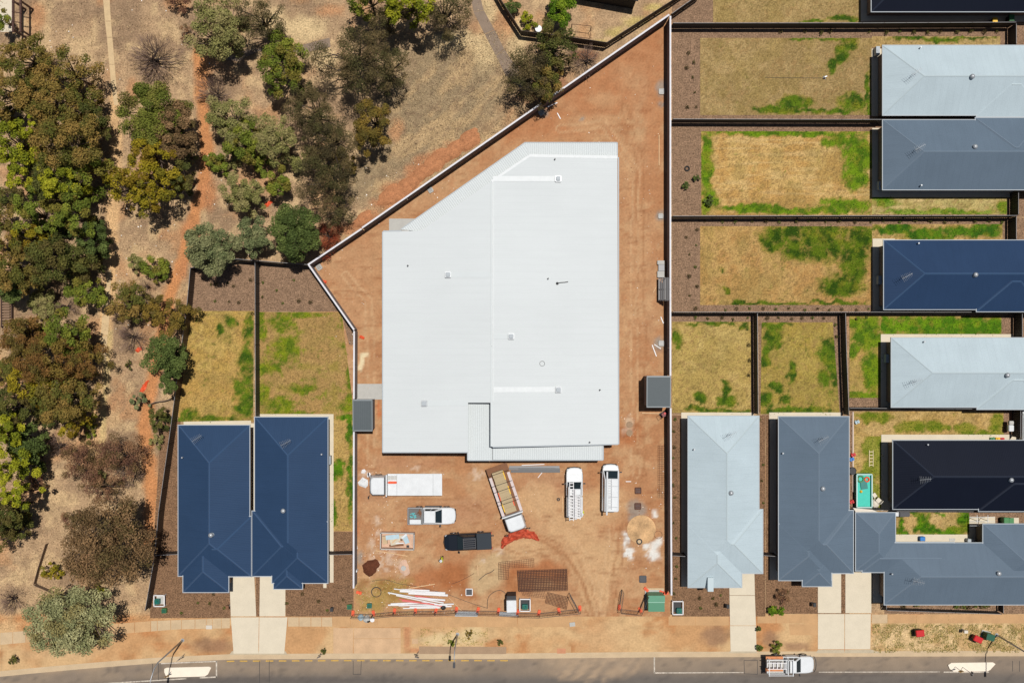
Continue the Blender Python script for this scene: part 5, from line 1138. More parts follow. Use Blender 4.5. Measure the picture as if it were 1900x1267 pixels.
def glass(T, name, quad, off, parent, m=None):
    q = [Vector(p) for p in quad]; n = (q[1] - q[0]).cross(q[3] - q[0]).normalized(); n = n if n.dot(Vector(off)) > 0 else -n
    f = [tuple(p + n * .012) for p in q]; b = [tuple(p - n * .02) for p in q]
    return T.part(name, MB().add(b + f, [(0, 1, 2, 3), (7, 6, 5, 4), (0, 4, 5, 1), (1, 5, 6, 2), (2, 6, 7, 3), (3, 7, 4, 0)]), m or M_glass, parent, local=True)
def quadmix(c, u0, u1, v0, v1):
    """c: bottom-left, bottom-right, top-right, top-left"""
    a, b, d, e = [Vector(p) for p in c]; f = lambda u, v: (a * (1 - u) + b * u) * (1 - v) + (e * (1 - u) + d * u) * v
    return [f(u0, v0), f(u1, v0), f(u1, v1), f(u0, v1)]
def car(name, label, cat, px, py, heading, paint, cab=(1.15, .35, -.85, -1.0), back=-1.0, tail=-2.65, zr=1.74, nose=2.6, hood=True, hw=.93, group=None, trim=None, roof_m=None, van=False):
    """ute / van front: painted lower body, glazed cabin, lamps, mirrors, wheels"""
    x, y, _ = W(px, py, 1.0); T = Thing(name, label, cat, (x, y, 0), heading, group); trim = trim or M_black
    pl = plan([(nose, 0.0), (nose - .03, .45), (nose - .16, .72), (nose - .42, .88), (nose - .9, hw), (1.0, hw), (.2, hw), (back, hw)])
    zf = lambda X: -.22 * max(0, (X - 1.0) / (nose - 1.0)) ** 1.6
    lz = 1.12
    body = T.part("body", MB().loft([ring_at(pl, .36, .97), ring_at(pl, .55), ring_at(pl, .88, 1.0, 0, lambda X: zf(X) * .5), ring_at(pl, lz - .06, .985, 0, zf), ring_at(pl, lz, .94, .02, zf)]), paint, local=True, smooth=False)
    xb0, xt0, xt1, xb1 = cab; yb, yt = hw - .07, hw - (.20 if van else .26)
    bot = [(xb0, -yb), (xb0, yb), (xb1, yb), (xb1, -yb)]; top = [(xt0, -yt), (xt0, yt), (xt1, yt), (xt1, -yt)]
    rings = [[(a, b, lz - .08) for a, b in bot], [(a, b, zr - .05) for a, b in top], [(a * .97 - .0, b * .9, zr) for a, b in top]]
    cb = T.part("cabin", MB().loft(rings), roof_m or paint, local=True, bevel=.03)
    B = lambda i: Vector((bot[i][0], bot[i][1], lz - .08)); Tp = lambda i: Vector((top[i][0], top[i][1], zr - .05))
    glass(T, "windscreen", quadmix([B(0), B(1), Tp(1), Tp(0)], .06, .94, .10, .93), (1, 0, .5), cb)
    glass(T, "rear_window", quadmix([B(2), B(3), Tp(3), Tp(2)], .12, .88, .35, .85), (-1, 0, .3), cb)
    for i, j, s in ((1, 2, 1), (3, 0, -1)):
        segs = ((.16, .47), (.52, .90)) if not van else ((.12, .30), (.34, .62))
        for u0, u1 in segs:
            if s < 0: u0, u1 = 1 - u1, 1 - u0
            glass(T, "side_window", quadmix([B(i), B(j), Tp(j), Tp(i)], u0, u1, .22, .88), (0, s, .3), cb)
    for s in (-1, 1):
        T.part("mirror", MB().box((xb0 - .22, s * (hw + .14), lz + .06), (.13, .24, .17)), trim if paint is M_white else paint, local=True, bevel=.02)
        T.part("headlight", MB().box((nose - .27, s * .70, .80), (.24, .28, .13), -s * .5), M_steel, local=True, bevel=.02)
        T.part("tail_light", MB().box((tail + .02, s * (hw - .10), .80), (.06, .14, .28)), M_red, local=True)
    T.part("front_bumper", MB().loft([[(nose + .06 - .02 * abs(k), k * .18, .42) for k in range(-4, 5)] + [(nose - .28 - .03 * abs(k), k * .19, .42) for k in range(4, -5, -1)],
                                      [(nose + .06 - .02 * abs(k) - .012 * k * k, k * .18, .70) for k in range(-4, 5)] + [(nose - .28 - .03 * abs(k), k * .19, .70) for k in range(4, -5, -1)]]), trim, local=True)
    wheels(T, (1.55, -1.5), hw - .08, .37)
    return T
def tub(T, x0, x1, hw, z0, z1, m, floor_m, th=.06):
    t = T.part("tray", MB().box(((x0 + x1) / 2, 0, z0), (abs(x1 - x0), 2 * hw, .08)), floor_m, local=True)
    for c, d in (((x0 - .03, 0), (th, 2 * hw)), ((x1 + .03, 0), (th, 2 * hw)), (((x0 + x1) / 2, hw - .03), (abs(x1 - x0) - .13, th)), (((x0 + x1) / 2, -hw + .03), (abs(x1 - x0) - .13, th))):
        T.part("tray_side", MB().box((c[0], c[1], (z0 + z1) / 2 + .02), (d[0], d[1], z1 - z0)), m, t, local=True)
    return t
# white ute facing right
T = car("ute", "white double cab ute with open grey tray near the middle of the site", "ute", 802, 957, 0.0, M_white, tail=-2.75, group="vehicles on the site")
tub(T, -1.08, -2.72, .94, .72, 1.12, M_steel, mat("tray_liner", C(120, 116, 114), rough=.8, var=.1))
T.part("side_step", MB().box((.1, .98, .42), (1.9, .12, .06)).box((.1, -.98, .42), (1.9, .12, .06)), M_black, local=True)
bx_ = MB().box((-1.78, -.62, 1.0), (1.28, .46, .5))
c_, s_ = W(802, 957, 1.0)[:2]
single("tool_box", MB().box((c_ - 1.86, s_ - .60, 1.02), (1.25, .48, .52)), M_white, "white tool box lying in the open tray of the white ute", "tool box", bevel=.03)
def heap(name, label, cat, cx, cy, z, R, n, m, size=.2, seed=1, group=None):
    r = random.Random(seed); mb = MB()
    for i in range(n):
        a = r.uniform(0, 6.28); q = R * sqrt(r.random()); mb.box((cx + q * cos(a), cy + q * sin(a), z + r.uniform(.02, .12)), (size * r.uniform(.5, 1.5), size * r.uniform(.15, .5), size * .25), r.uniform(0, 3), (r.uniform(-.5, .5), r.uniform(-.5, .5)))
    return single(name, mb, m, label, cat, group)
heap("strap_bundle", "turquoise straps heaped in the tray of the white ute", "straps", c_ - 2.1, s_ + .05, .8, .3, 16, mat("turquoise_web", C(110, 196, 200), rough=.8, var=.15), .26, 3)
heap("rope_bundle", "brown ropes and offcuts heaped in the tray of the white ute", "rope", c_ - 1.45, s_ + .25, .8, .34, 16, M_ply, .26, 4)
# black ute facing left
T = car("ute", "black double cab ute with roof rack and tonneau cover", "ute", 867, 1005, pi + .05, M_blackpaint, tail=-2.75, group="vehicles on the site")
tub(T, -1.05, -2.70, .93, .72, 1.10, M_blackpaint, M_black)
T.part("tonneau_cover", MB().box((-1.88, 0, 1.15), (1.62, 1.78, .05)), mat("tonneau_vinyl", C(38, 48, 58), rough=.75), local=True, bevel=.015)
rk = T.part("roof_rack", MB().box((-.28, .56, 1.86), (1.4, .05, .05)).box((-.28, -.56, 1.86), (1.4, .05, .05)), M_dsteel, local=True)
for k in range(5): T.part("rack_slat", MB().box((-.28, -.44 + k * .22, 1.885), (1.36, .07, .03)), M_dsteel, rk, local=True)
for x in (-.95, .38): T.part("rack_bar", MB().box((x, 0, 1.86), (.06, 1.16, .045)), M_dsteel, rk, local=True)
T.part("tow_bar", MB().box((-2.86, -.45, .5), (.24, .12, .1)), M_black, local=True)
# white ute with ladders, nose up
T = car("ute", "white ute with a ladder rack over its body, parked left of the van", "ute", 1066, 911, pi / 2, M_white, cab=(1.1, .3, -.35, -.5), back=-.5, tail=-2.8, group="vehicles on the site")
sb = T.part("service_body", MB().box((-1.68, 0, 1.0), (2.25, 1.78, .9)), mat("body_grey_white", C(214, 214, 214), rough=.5), local=True, bevel=.04)
for s in (-1, 1): T.part("rack_rail", MB().box((-1.0, s * .72, 1.95), (3.2, .06, .06)), M_white, local=True)
for x in (-2.7, -1.7, -.55): T.part("rack_bar", MB().box((x, 0, 1.99), (.07, 1.5, .06)), M_white, local=True)
for x in (-2.7, -.55):
    for s in (-1, 1): T.part("rack_post", MB().box((x, s * .72, 1.65), (.06, .06, .6)), M_white, local=True)
VX, VY = W(1066, 911, 2.0)[:2]
def ladder(label, cx, cy, z, L, w, n, ang, m=None, group=None):
    T = Thing("ladder", label, "ladder", (cx, cy, z), ang, group); m = m or M_pipew
    for s in (-1, 1): T.part("rail", MB().box((0, s * w / 2, 0), (L, .07, .08)), m, local=True)
    for i in range(n): T.part("rung", MB().box((-L / 2 + L * (i + .5) / n, 0, .0), (.09, w - .08, .05)), m, local=True)
    return T
ladder("long white extension ladder on the ute's rack, left one", VX - .33, VY - 1.1, 2.08, 4.3, .42, 13, pi / 2, group="ladders on the ute")
ladder("shorter white ladder on the ute's rack, right one", VX + .42, VY - 1.75, 2.08, 2.7, .40, 9, pi / 2, group="ladders on the ute")
single("pipe_tube", MB().tube([(VX + .06, VY - 3.1, 2.12), (VX + .06, VY + .2, 2.12)], .08, 10), M_pipew, "white carrier tube between the two ladders on the ute", "tube")
# van, nose up
T = car("van", "long white van with a roof ladder beside the boundary wall", "van", 1133, 904, pi / 2 - .01, M_white, cab=(1.95, 1.05, -2.55, -2.6), back=-2.6, tail=-2.62, zr=1.98, nose=2.55, hw=.95, van=True, group="vehicles on the site")
VX, VY = W(1133, 904, 2.0)[:2]
for x in (-2.0, -.9, .3): T.part("roof_bar", MB().box((x, 0, 2.04), (.06, 1.3, .05)), M_steel, local=True)
T.part("roof_tube", MB().tube([(1.9, .52, 2.12), (-2.85, .52, 2.12)], .10, 10), M_white, local=True)
ladder("aluminium ladder strapped on the roof of the white van", VX - .10, VY - .75, 2.12, 3.3, .42, 12, pi / 2, mat("ladder_alu", C(214, 216, 218), rough=.45))
# flat tray trucks
def truck(label, px, py, heading, L, group="vehicles on the site", deck=None):
    x, y, _ = W(px, py, 1.1); T = Thing("truck", label, "truck", (x, y, 0), heading, group); f = L / 2
    w = 1.03
    pl = lambda e, X0, X1: [(X1, -w + e), (X1, w - e), (X1 + .1, w - e), (X0 - .22, w - e), (X0 - .04, w - .2 - e), (X0, .4), (X0, -.4), (X0 - .04, -w + .2 + e), (X0 - .22, -w + e), (X1 + .1, -w + e)]
    c0 = f; c1 = f - 1.75
    R = lambda z, e, X0: [(a, b, z) for a, b in [(c1, w - e), (X0 - .25, w - e), (X0 - .05, w - .22 - e), (X0, .45), (X0, -.45), (X0 - .05, -w + .22 + e), (X0 - .25, -w + e), (c1, -w + e)][::-1]]
    cb = T.part("cab", MB().loft([R(.55, .02, c0 - .02), R(1.15, 0, c0), R(2.05, .05, c0 - .20), R(2.22, .12, c0 - .30), R(2.26, .22, c0 - .42)]), M_white, local=True)
    glass(T, "windscreen", [(c0 + .005, .82, 1.22), (c0 + .005, -.82, 1.22), (c0 - .165, -.76, 2.0), (c0 - .165, .76, 2.0)], (1, 0, .2), cb)
    for s in (-1, 1):
        glass(T, "side_window", [(c1 + .55, s * 1.0, 1.3), (c0 - .35, s * 1.0, 1.3), (c0 - .5, s * .975, 1.98), (c1 + .55, s * .975, 1.98)], (0, s, .05), cb)
        T.part("mirror", MB().tube([(c0 - .15, s * .95, 1.9), (c0 + .05, s * 1.28, 1.9)], .02, 5).box((c0 + .05, s * 1.30, 1.68), (.08, .2, .42)), M_black, local=True)
        T.part("headlight", MB().box((c0 - .02, s * .78, .72), (.1, .3, .16)), M_steel, local=True)
    T.part("bumper", MB().box((c0 - .06, 0, .5), (.2, 1.95, .24)), M_black, local=True, bevel=.03)
    T.part("chassis", MB().box((-.3, 0, .72), (L - 1.2, .75, .2)), M_black, local=True)
    hb = c1 - .28
    tr = T.part("tray", MB().box(((hb - f) / 2, 0, 1.02), (hb + f, 2.42, .14)), deck or M_white, local=True, bevel=.015)
    T.part("headboard", MB().box((hb + .07, 0, 1.45), (.12, 2.42, .95)), M_white, tr, local=True, bevel=.02)
    wheels(T, (c0 - .9, -f + 1.5), .92, .42, .28)
    return T, hb, f
T, hb, f = truck("white flat tray truck with an empty white deck, facing the left wall", 753, 899, pi, 8.05)
TX, TY = W(753, 899, 1.1)[:2]
for i in range(2): T.part("tray_joint", MB().box((-f + 1.0 + i * (hb + f - 2.0), 0, 1.094), (.02, 2.36, .006)), M_dsteel, local=True)
x, y = W(728, 886, 1.1)[:2]
G_ = "pallet pieces on the white truck"
for i in range(3): single("crate", MB().box((x + (i - 1) * .36, y, 1.16), (.3, .42, .12)), M_debris, ["left", "middle", "right"][i] + " one of three grey crates lined up on the white truck's deck", "crate", G_, bevel=.02)
single("strap_bag", MB().box((x + .02, y - .52, 1.17), (.98, .26, .16)), M_orange, "red-orange strap bag lying on the white truck's deck", "bag", bevel=.05)
# truck loaded with boards
hd = -1.240
T, hb, f = truck("white tray truck loaded with stacked beige boards, backed up to the building", 941, 924, hd, 7.55, deck=M_ply)
T.part("deck_edge", MB().box(((hb - f) / 2 + .55, 1.05, 1.10), (hb + f - 1.0, .32, .03)).box(((hb - f) / 2 + .55, -1.05, 1.10), (hb + f - 1.0, .32, .03)), mat("deck_side_pale", C(222, 206, 204), rough=.6, var=.06), local=True)
TX, TY = W(941, 924, 1.1)[:2]; co, si = cos(hd), sin(hd)
def loc(u, v, z): return (TX + u * co - v * si, TY + u * si + v * co, z)
for k in range(8):
    u0 = -f + .55 + k * .595; single("board_stack", MB().box(loc(u0 + .3, -.06 + (.02 if k % 2 else 0), 1.1 + .30 + .015 * (k % 3)), (.585, 1.26, .58 + .03 * (k % 3)), hd), M_board, ["rearmost stack of beige boards on the loaded truck", "second stack of beige boards from the loaded truck's rear", "third stack of beige boards from the loaded truck's rear", "fourth stack of beige boards from the loaded truck's rear", "fourth stack of beige boards from the loaded truck's cab", "third stack of beige boards from the loaded truck's cab", "second stack of beige boards from the loaded truck's cab", "stack of beige boards nearest the loaded truck's cab"][k], "board stack", "boards on the loaded truck")
for i, (u, v, m, lab) in enumerate([(-2.6, .56, M_yellow, "yellow corner guard along the boards near the truck's rear"), (-.9, .56, M_yellow, "yellow corner guard along the middle of the boards"), (.45, .56, M_orange, "red corner guard on the right side of the boards near the cab"), (-.5, -.70, M_orange, "red corner guard on the left side of the boards"), (.8, -.70, M_yellow, "yellow corner guard on the left of the boards near the cab")]):
    c = loc(u, v, 1.70); single("corner_guard", MB().box(c, (.95, .11, .08), hd), m, lab, "corner guard", "corner guards on the boards")
for i, u in enumerate((-2.9, -1.7, -1.0, .1, .5)):
    P_ = [loc(u, 1.15, 1.12), loc(u - .1, .60, 1.76), loc(u - .1, -.72, 1.76), loc(u, -1.2, 1.12)]
    single("tie_strap", MB().tube(P_, .03, 5), M_black, ["rearmost black tie strap over the boards", "second black tie strap over the boards from the truck's rear", "middle black tie strap over the boards", "second black tie strap over the boards from the cab", "black tie strap over the boards nearest the cab"][i], "strap", "tie straps over the boards")
# ute in the street
T = car("ute", "white tray ute with racks and orange loads parked in the street", "ute", 1468, 1233, 0.0, M_white, cab=(1.1, .35, -.35, -.5), back=-.55, tail=-2.75, group="vehicles in the street")
tub(T, -.62, -2.75, .96, .82, 1.2, M_white, M_debris)
for s in (-1, 1): T.part("rack_rail", MB().box((-1.4, s * .86, 1.9), (2.6, .06, .06)), M_white, local=True)
for x in (-2.7, -.6, -.05): T.part("rack_bar", MB().box((x, 0, 1.9), (.08, 1.85, .06)), M_white, local=True)
for x in (-2.7, -.6):
    for s in (-1, 1): T.part("rack_post", MB().box((x, s * .86, 1.55), (.06, .06, .7)), M_white, local=True)
SXX, SYY = W(1468, 1233, 1.6)[:2]
ladder("white ladder on the rack of the ute parked in the street", SXX - 1.65, SYY + .02, 1.98, 2.1, .66, 5, 0)
for s, lab in ((1, "orange-tan timber load on the upper side of the street ute's tray"), (-1, "orange-tan timber load on the lower side of the street ute's tray")):
    single("timber_load", MB().box((SXX - 1.75, SYY + s * .66, 1.2), (1.9, .30, .22)).box((SXX - 1.5, SYY + s * .6, 1.34), (1.2, .1, .1), .05), mat("orange_timber", C(226, 150, 100), rough=.8, var=.2, vscale=4), lab, "timber", "loads on the street ute")
T.part("bull_bar", MB().tube([(2.6, -.9, .75), (2.78, -.5, .85), (2.82, 0, .88), (2.78, .5, .85), (2.6, .9, .75)], .04, 6), M_black, local=True)
# cars that only just reach into the picture
T = car("car", "silver car at the bottom edge of the picture with only its roof bars showing", "car", 1803, 1296, pi / 2 * 0 + pi, mat("silver_paint", C(170, 174, 178), rough=.35, metal=.3), tail=-2.5, cab=(1.1, .4, -1.6, -2.2), back=-2.4)
for x in (-.3, -1.2): T.part("roof_bar", MB().box((x, 0, 1.80), (.1, 1.3, .06)), M_white, local=True)
car("car", "white car standing at the right edge beside the black-roofed house", "car", 1912, 783, pi / 2, M_white, tail=-2.4, cab=(1.1, .4, -1.6, -2.2), back=-2.3)

# ------------------------------------------------------------------ people
def person(label, px, py, heading, top_m, arms):
    """arms: list of two (shoulder->elbow->hand) offsets in local space"""
    x, y, _ = W(px, py, 1.0); me = bpy.data.meshes.new("body"); V = []; E = []; Rd = []
    def add(p, r, parent=None):
        V.append(p); Rd.append(r); i = len(V) - 1
        if parent is not None: E.append((parent, i))
        return i
    pel = add((0, 0, .95), .15); ab = add((.02, 0, 1.12), .14, pel); ch = add((.04, 0, 1.34), .16, ab); nk = add((.06, 0, 1.50), .065, ch); hd_ = add((.09, 0, 1.58), .085, nk); hd2 = add((.10, 0, 1.68), .095, hd_); add((.09, 0, 1.76), .06, hd2)
    for s, arm in zip((1, -1), arms):
        sh = add((.03, s * .19, 1.42), .065, ch); el = add((arm[0][0], s * arm[0][1], arm[0][2]), .048, sh); ha = add((arm[1][0], s * arm[1][1], arm[1][2]), .036, el)
        hp = add((arm[1][0] + .06, s * (arm[1][1] - .02), arm[1][2] - .06), .034, ha)
        for k in range(4): add((arm[1][0] + .13 - .01 * abs(k - 1.5), s * (arm[1][1] - .05 + .022 * k), arm[1][2] - .11), .010, hp)
        add((arm[1][0] + .08, s * (arm[1][1] - .075), arm[1][2] - .06), .011, hp)
        hi = add((0, s * .1, .88), .10, pel); kn = add((.05 * s, s * .12, .5), .07, hi); an = add((.03 * s - .02, s * .13, .1), .048, kn); add((.03 * s + .16, s * .14, .04), .04, an)
    me.from_pydata(V, E, []); o = link("person", me); o.location = (x, y, 0); o.rotation_euler = (0, 0, heading)
    sk = o.modifiers.new("skin", 'SKIN'); sv = me.skin_vertices[0].data
    for i, r in enumerate(Rd): sv[i].radius = (r, r)
    sv[0].use_root = True
    o.modifiers.new("smooth", 'SUBSURF').levels = 1; o.modifiers["smooth"].render_levels = 1
    dg = bpy.context.evaluated_depsgraph_get(); em = bpy.data.meshes.new_from_object(o.evaluated_get(dg)); o.modifiers.clear(); o.data = em
    em.materials.clear()
    for m in (top_m, M_navy, M_skin, M_black): em.materials.append(m)
    for p in em.polygons:
        z = p.center.z; r = abs(p.center.y)
        p.material_index = 3 if z < .12 else 1 if z < .95 and r < .26 else 2 if (z > 1.49 and r < .14) else 2 if (r > .30 and z < 1.16) else 0
        p.use_smooth = True
    tag(o, label, "person", "workers on the site")
    hat = build("hard_hat", MB().dome((.09, 0, 1.70), .135, .12, 12, 4).cyl((.13, 0), .16, 1.685, 1.705, 12), M_white, o)
    return o
person("person in a hi-vis yellow shirt reaching over the rear of the ladder ute", 1081, 953, pi * .8, M_hivis, [((.22, .30, 1.30), (.44, .22, 1.36)), ((.20, .32, 1.26), (.42, .26, 1.28))])
person("person in a hi-vis yellow shirt walking below the black ute", 821, 1037, pi * 1.1, M_hivis, [((.10, .27, 1.18), (.28, .25, 1.05)), ((-.08, .27, 1.16), (.02, .30, .92))])
# ------------------------------------------------------------------ street furniture
def street_lamp(label, base, h, arm, arm_len):
    x, y, _ = W(*base); T = Thing("street_lamp", label, "street lamp", (x, y, 0)); a = Vector((arm[0], arm[1])).normalized()
    P_ = [(0, 0, 0), (0, 0, h * .5), (0, 0, h * .82), (a.x * arm_len * .15, a.y * arm_len * .15, h * .92), (a.x * arm_len * .5, a.y * arm_len * .5, h * .985), (a.x * arm_len, a.y * arm_len, h)]
    T.part("pole", MB().tube(P_, [.10, .085, .07, .06, .05, .045], 8), M_steel, local=True, smooth=True)
    T.part("lamp_head", MB().box((a.x * (arm_len + .25), a.y * (arm_len + .25), h), (.62, .26, .12), atan2(a.y, a.x)), M_dsteel, local=True, bevel=.04)
    T.part("base_plate", MB().cyl((0, 0), .2, 0, .06, 12), M_steel, local=True)
street_lamp("tall curved street lamp at the lower left beside the twin houses' driveway", (339, 1187), 8.5, (-.15, -1), 2.4)
street_lamp("shorter street lamp on the verge in front of the site", (849, 1176), 5.6, (-.02, -1), 1.2)
street_lamp("tall street lamp beside the green cabinet at the lower right", (1849, 1177), 8.0, (0, -1), 2.4)
def signpost(label, base, h, sign, ang, shape="rect"):
    x, y, _ = W(*base, 0); T = Thing("sign_post", label, "sign", (x, y, 0 if True else 0), ang, "street signs")
    T.part("post", MB().tube([(0, 0, -.13), (0, 0, h)], .03, 6), M_steel, local=True)
    T.part("sign_plate", MB().box((0, -.04, h - .25), (.45, .02, .5)), sign, local=True)
signpost("small street sign on a post at the kerb near the twin houses", (598, 1207), 2.1, M_fencetop, .4)
signpost("small street sign on a post at the kerb in front of the site", (777, 1207), 2.1, M_fencetop, -.3)
signpost("small street sign on a post by the kerb above the left traffic island", (343, 1212), 2.1, M_fencetop, .5)
signpost("keep left sign on the left traffic island", (318, 1245), 1.6, M_liney, .2)
signpost("keep left sign on the right traffic island, left one", (1772, 1236), 1.6, M_liney, .2)
signpost("taller sign on the right traffic island, right one", (1786, 1237), 2.2, M_fencetop, 1.2)
def wheelie(label, px, py, ang, m, lid, h=1.05, w=.58, d=.7, lying=False, group="bins"):
    x, y, _ = W(px, py, h); T = Thing("wheelie_bin", label, "bin", (x, y, 0), ang, group)
    rg = lambda z, a, b: [(-a, -b, z), (a, -b, z), (a, b, z), (-a, b, z)]
    T.part("tub", MB().loft([rg(.06, w * .38, d * .36), rg(h * .9, w * .5, d * .46)]), m, local=True, bevel=.02)
    T.part("lid", MB().loft([rg(h * .9, w * .54, d * .54), rg(h, w * .46, d * .48)]), lid, local=True, bevel=.02)
    for s in (-1, 1):
        T.part("wheel", MB().tube([(s * w * .42, -d * .46, .1), (s * w * .42 + s * .06, -d * .46, .1)], .1, 10), M_tyre, local=True)
    T.part("handle", MB().tube([(-w * .4, -d * .55, h * .93), (w * .4, -d * .55, h * .93)], .02, 6), m, local=True)
wheelie("bright red lidded bin standing on the dry verge", 1708, 1175, .1, M_black, M_red, 1.05, .9, .7)
wheelie("darker red lidded bin left of the green cabinet on the verge", 1816, 1186, -.45, M_cont, M_red, 1.0, .95, .62)
wheelie("yellow lidded bin beside the topmost dark house", 1847, 38, 0, M_black, M_yellow, 1.05, .55, .6)
wheelie("green lidded bin beside the topmost dark house", 1878, 33, 0, M_black, M_bingreen, 1.05)
wheelie("left green bin at the corner house's side gate", 1868, 966, 0, M_bingreen, M_bingreen, 1.05)
wheelie("right green bin at the corner house's side gate", 1877, 967, 0, M_bingreen, M_bingreen, 1.05)
x, y, _ = W(1838, 1182, 1.1)
T = Thing("service_cabinet", "dark green roadside service cabinet beside the right street lamp", "cabinet", (x, y, 0), -.25)
T.part("cabinet_body", MB().box((0, 0, .55), (.85, .62, 1.1)), M_dgreen, local=True, bevel=.02); T.part("cabinet_lid", MB().box((0, 0, 1.13), (.93, .70, .07)), M_dgreen, local=True, bevel=.015); T.part("plinth", MB().box((0, 0, .03), (1.0, .8, .1)), M_concg, local=True)
def letterbox(label, px, py, m, ang=0, h=1.0):
    x, y, _ = W(px, py, h); T = Thing("letterbox", label, "letterbox", (x, y, 0), ang)
    T.part("post", MB().box((0, 0, h * .4), (.14, .14, h * .8)), M_concg, local=True); T.part("box", MB().box((0, 0, h * .85), (.32, .42, .3)), m, local=True, bevel=.02)
letterbox("pale letterbox with a dark shadow on the dry verge", 1793, 1172, M_cushion, 1.57)
letterbox("black letterbox by the pale upright house's driveway", 1351, 1125, M_black); letterbox("black letterbox by the grey upright house's driveway", 1512, 1122, M_black)
letterbox("brick letterbox by the twin houses' left driveway", 421, 1127, M_ply); letterbox("dark letterbox by the twin houses' right driveway", 615, 1131, M_black)
# pits with a white timber surround and a teal service box
def service_pit(label, px, py, w, h, bx, by, dark=True):
    x, y, _ = W(px, py, .3); T = Thing("service_pit", label, "service pit", (x, y, 0)); W_, H_ = w / S, h / S
    for c, d in (((0, H_ / 2), (W_, .1)), ((0, -H_ / 2), (W_, .1)), ((W_ / 2, 0), (.1, H_ - .1)), ((-W_ / 2, 0), (.1, H_ - .1))):
        T.part("frame_rail", MB().box((c[0], c[1], .55), (d[0], d[1], .10)), M_pipew, local=True)
    for sx in (-1, 1):
        for sy in (-1, 1): T.part("frame_post", MB().box((sx * W_ / 2, sy * H_ / 2, .3), (.08, .08, .6)), M_pipew, local=True)
    T.part("liner", MB().box((0, 0, .05), (W_ - .2, H_ - .2, .06)), M_black if dark else M_debris, local=True)
    b = T.part("meter_box", MB().box((bx / S, by / S, .32), (.6, .56, .52)), M_teal, local=True, bevel=.03)
    T.part("box_lid", MB().box((bx / S, by / S, .60), (.5, .46, .05)), M_dgreen, b, local=True, bevel=.015)
    for k in range(6): T.part("pipe_stub", MB().tube([(bx / S + random.uniform(-.2, .2), by / S + random.uniform(-.2, .2), .6), (bx / S + random.uniform(-.2, .2), by / S + random.uniform(-.2, .2), .72)], .04, 6), M_teal, b, local=True)
service_pit("white framed service pit with a teal box before the left twin house", 297, 1113, 19, 20, -5, -2, False)
service_pit("white framed dark service pit with a teal box behind the site's front fence", 974, 1121, 19, 22, 0, -4)
service_pit("white framed dark service pit with a teal box beside the green transformer", 1257, 1126, 19, 24, 3, -6)
for lab, px, py, m in [("small green plastic meter box before the left twin house", 304, 1133, M_bingreen), ("teal meter box in the dry grass at the site's front corner", 685, 1124, M_teal), ("green meter box at the front end of the left site wall", 648, 1126, M_bingreen)]:
    x, y, _ = W(px, py, .4); T = Thing("meter_box", lab, "meter box", (x, y, 0)); T.part("box", MB().box((0, 0, .22), (.52, .5, .44)), m, local=True, bevel=.03); T.part("box_lid", MB().box((0, 0, .47), (.42, .40, .05)), M_dgreen, local=True, bevel=.01)
# green pad transformer
x, y, _ = W(1218, 1119, 1.6); T = Thing("transformer", "pale green pad transformer box at the right end of the site's front", "transformer", (x, y, 0))
T.part("cabinet", MB().box((0, 0, .8), (1.78, 1.75, 1.6)), M_green, local=True, bevel=.03)
T.part("lid", MB().box((0, .53, 1.66), (1.86, .72, .10)), M_green, local=True, bevel=.02); T.part("door_ledge", MB().box((0, .13, 1.63), (1.84, .06, .08)), mat("pale_green_trim", C(168, 214, 192), rough=.5), local=True)
T.part("door", MB().box((0, -.42, 1.62), (1.80, .95, .05)), mat("transformer_door", C(78, 146, 112), rough=.5), local=True); T.part("plinth", MB().box((0, .02, .05), (2.1, 2.1, .12)), M_concg, local=True)
x, y, _ = W(1215, 1096); single("concrete_pad", MB().box((x, y, .04), (2.0, .7, .1)), M_concb, "pale concrete pad behind the green transformer", "pad")
# white portable toilet
x, y, _ = W(949, 1123, 2.1); T = Thing("portable_toilet", "white portable toilet with a black rear strip by the front fence", "toilet", (x, y, 0), .02)
T.part("cabin", MB().box((0, -.1, 1.05), (1.08, 1.3, 2.1)), M_white, local=True, bevel=.03); T.part("rear_tank", MB().box((.02, .72, .9), (1.02, .5, 1.8)), M_black, local=True, bevel=.03)
T.part("roof_cap", MB().box((0, -.12, 2.14), (1.02, 1.22, .08)), M_white, local=True, bevel=.03); T.part("door", MB().box((0, -.77, 1.0), (.7, .04, 1.8)), M_debris, local=True)
# grey sheets lying by the fence
for lab, q in [("grey sheet of cladding lying left of the portable toilet", [(847, 1133), (887, 1134), (886, 1143), (844, 1143)]), ("grey sheet of cladding lying under the portable toilet", [(927, 1134), (963, 1136), (962, 1143), (926, 1142)])]:
    single("cladding_sheet", MB().prism(pp(q), .03, .06), M_debris if False else mat("sheet_grey", C(178, 180, 182), rough=.5, var=.1), lab, "sheet")
# temporary fence: feet and leaning mesh panels
M_wire = mat("wire_mesh", C(92, 80, 72), rough=.6)
def temp_panel(label, p0, p1, h=1.8):
    a = W(*p0); b = W(*p1); dx, dy = b[0] - a[0], b[1] - a[1]; L = hypot(dx, dy); T = Thing("temporary_fence", label, "fence", a, atan2(dy, dx), "temporary fence panels at the site's front")
    fr = MB()
    for P_ in ([(0.04, 0, .1), (.04, 0, h)], [(L - .04, 0, .1), (L - .04, 0, h)], [(.04, 0, h), (L - .04, 0, h)], [(.04, 0, .15), (L - .04, 0, .15)]): fr.tube(P_, .025, 6)
    T.part("frame", fr, M_dsteel, local=True); me = MB()
    for i in range(1, int(L / .3)): me.tube([(i * .3, 0, .15), (i * .3, 0, h)], .006, 3, False)
    for k in range(1, 7): me.tube([(.04, 0, .15 + k * .25), (L - .04, 0, .15 + k * .25)], .006, 3, False)
    T.part("mesh_infill", me, M_wire, local=True)
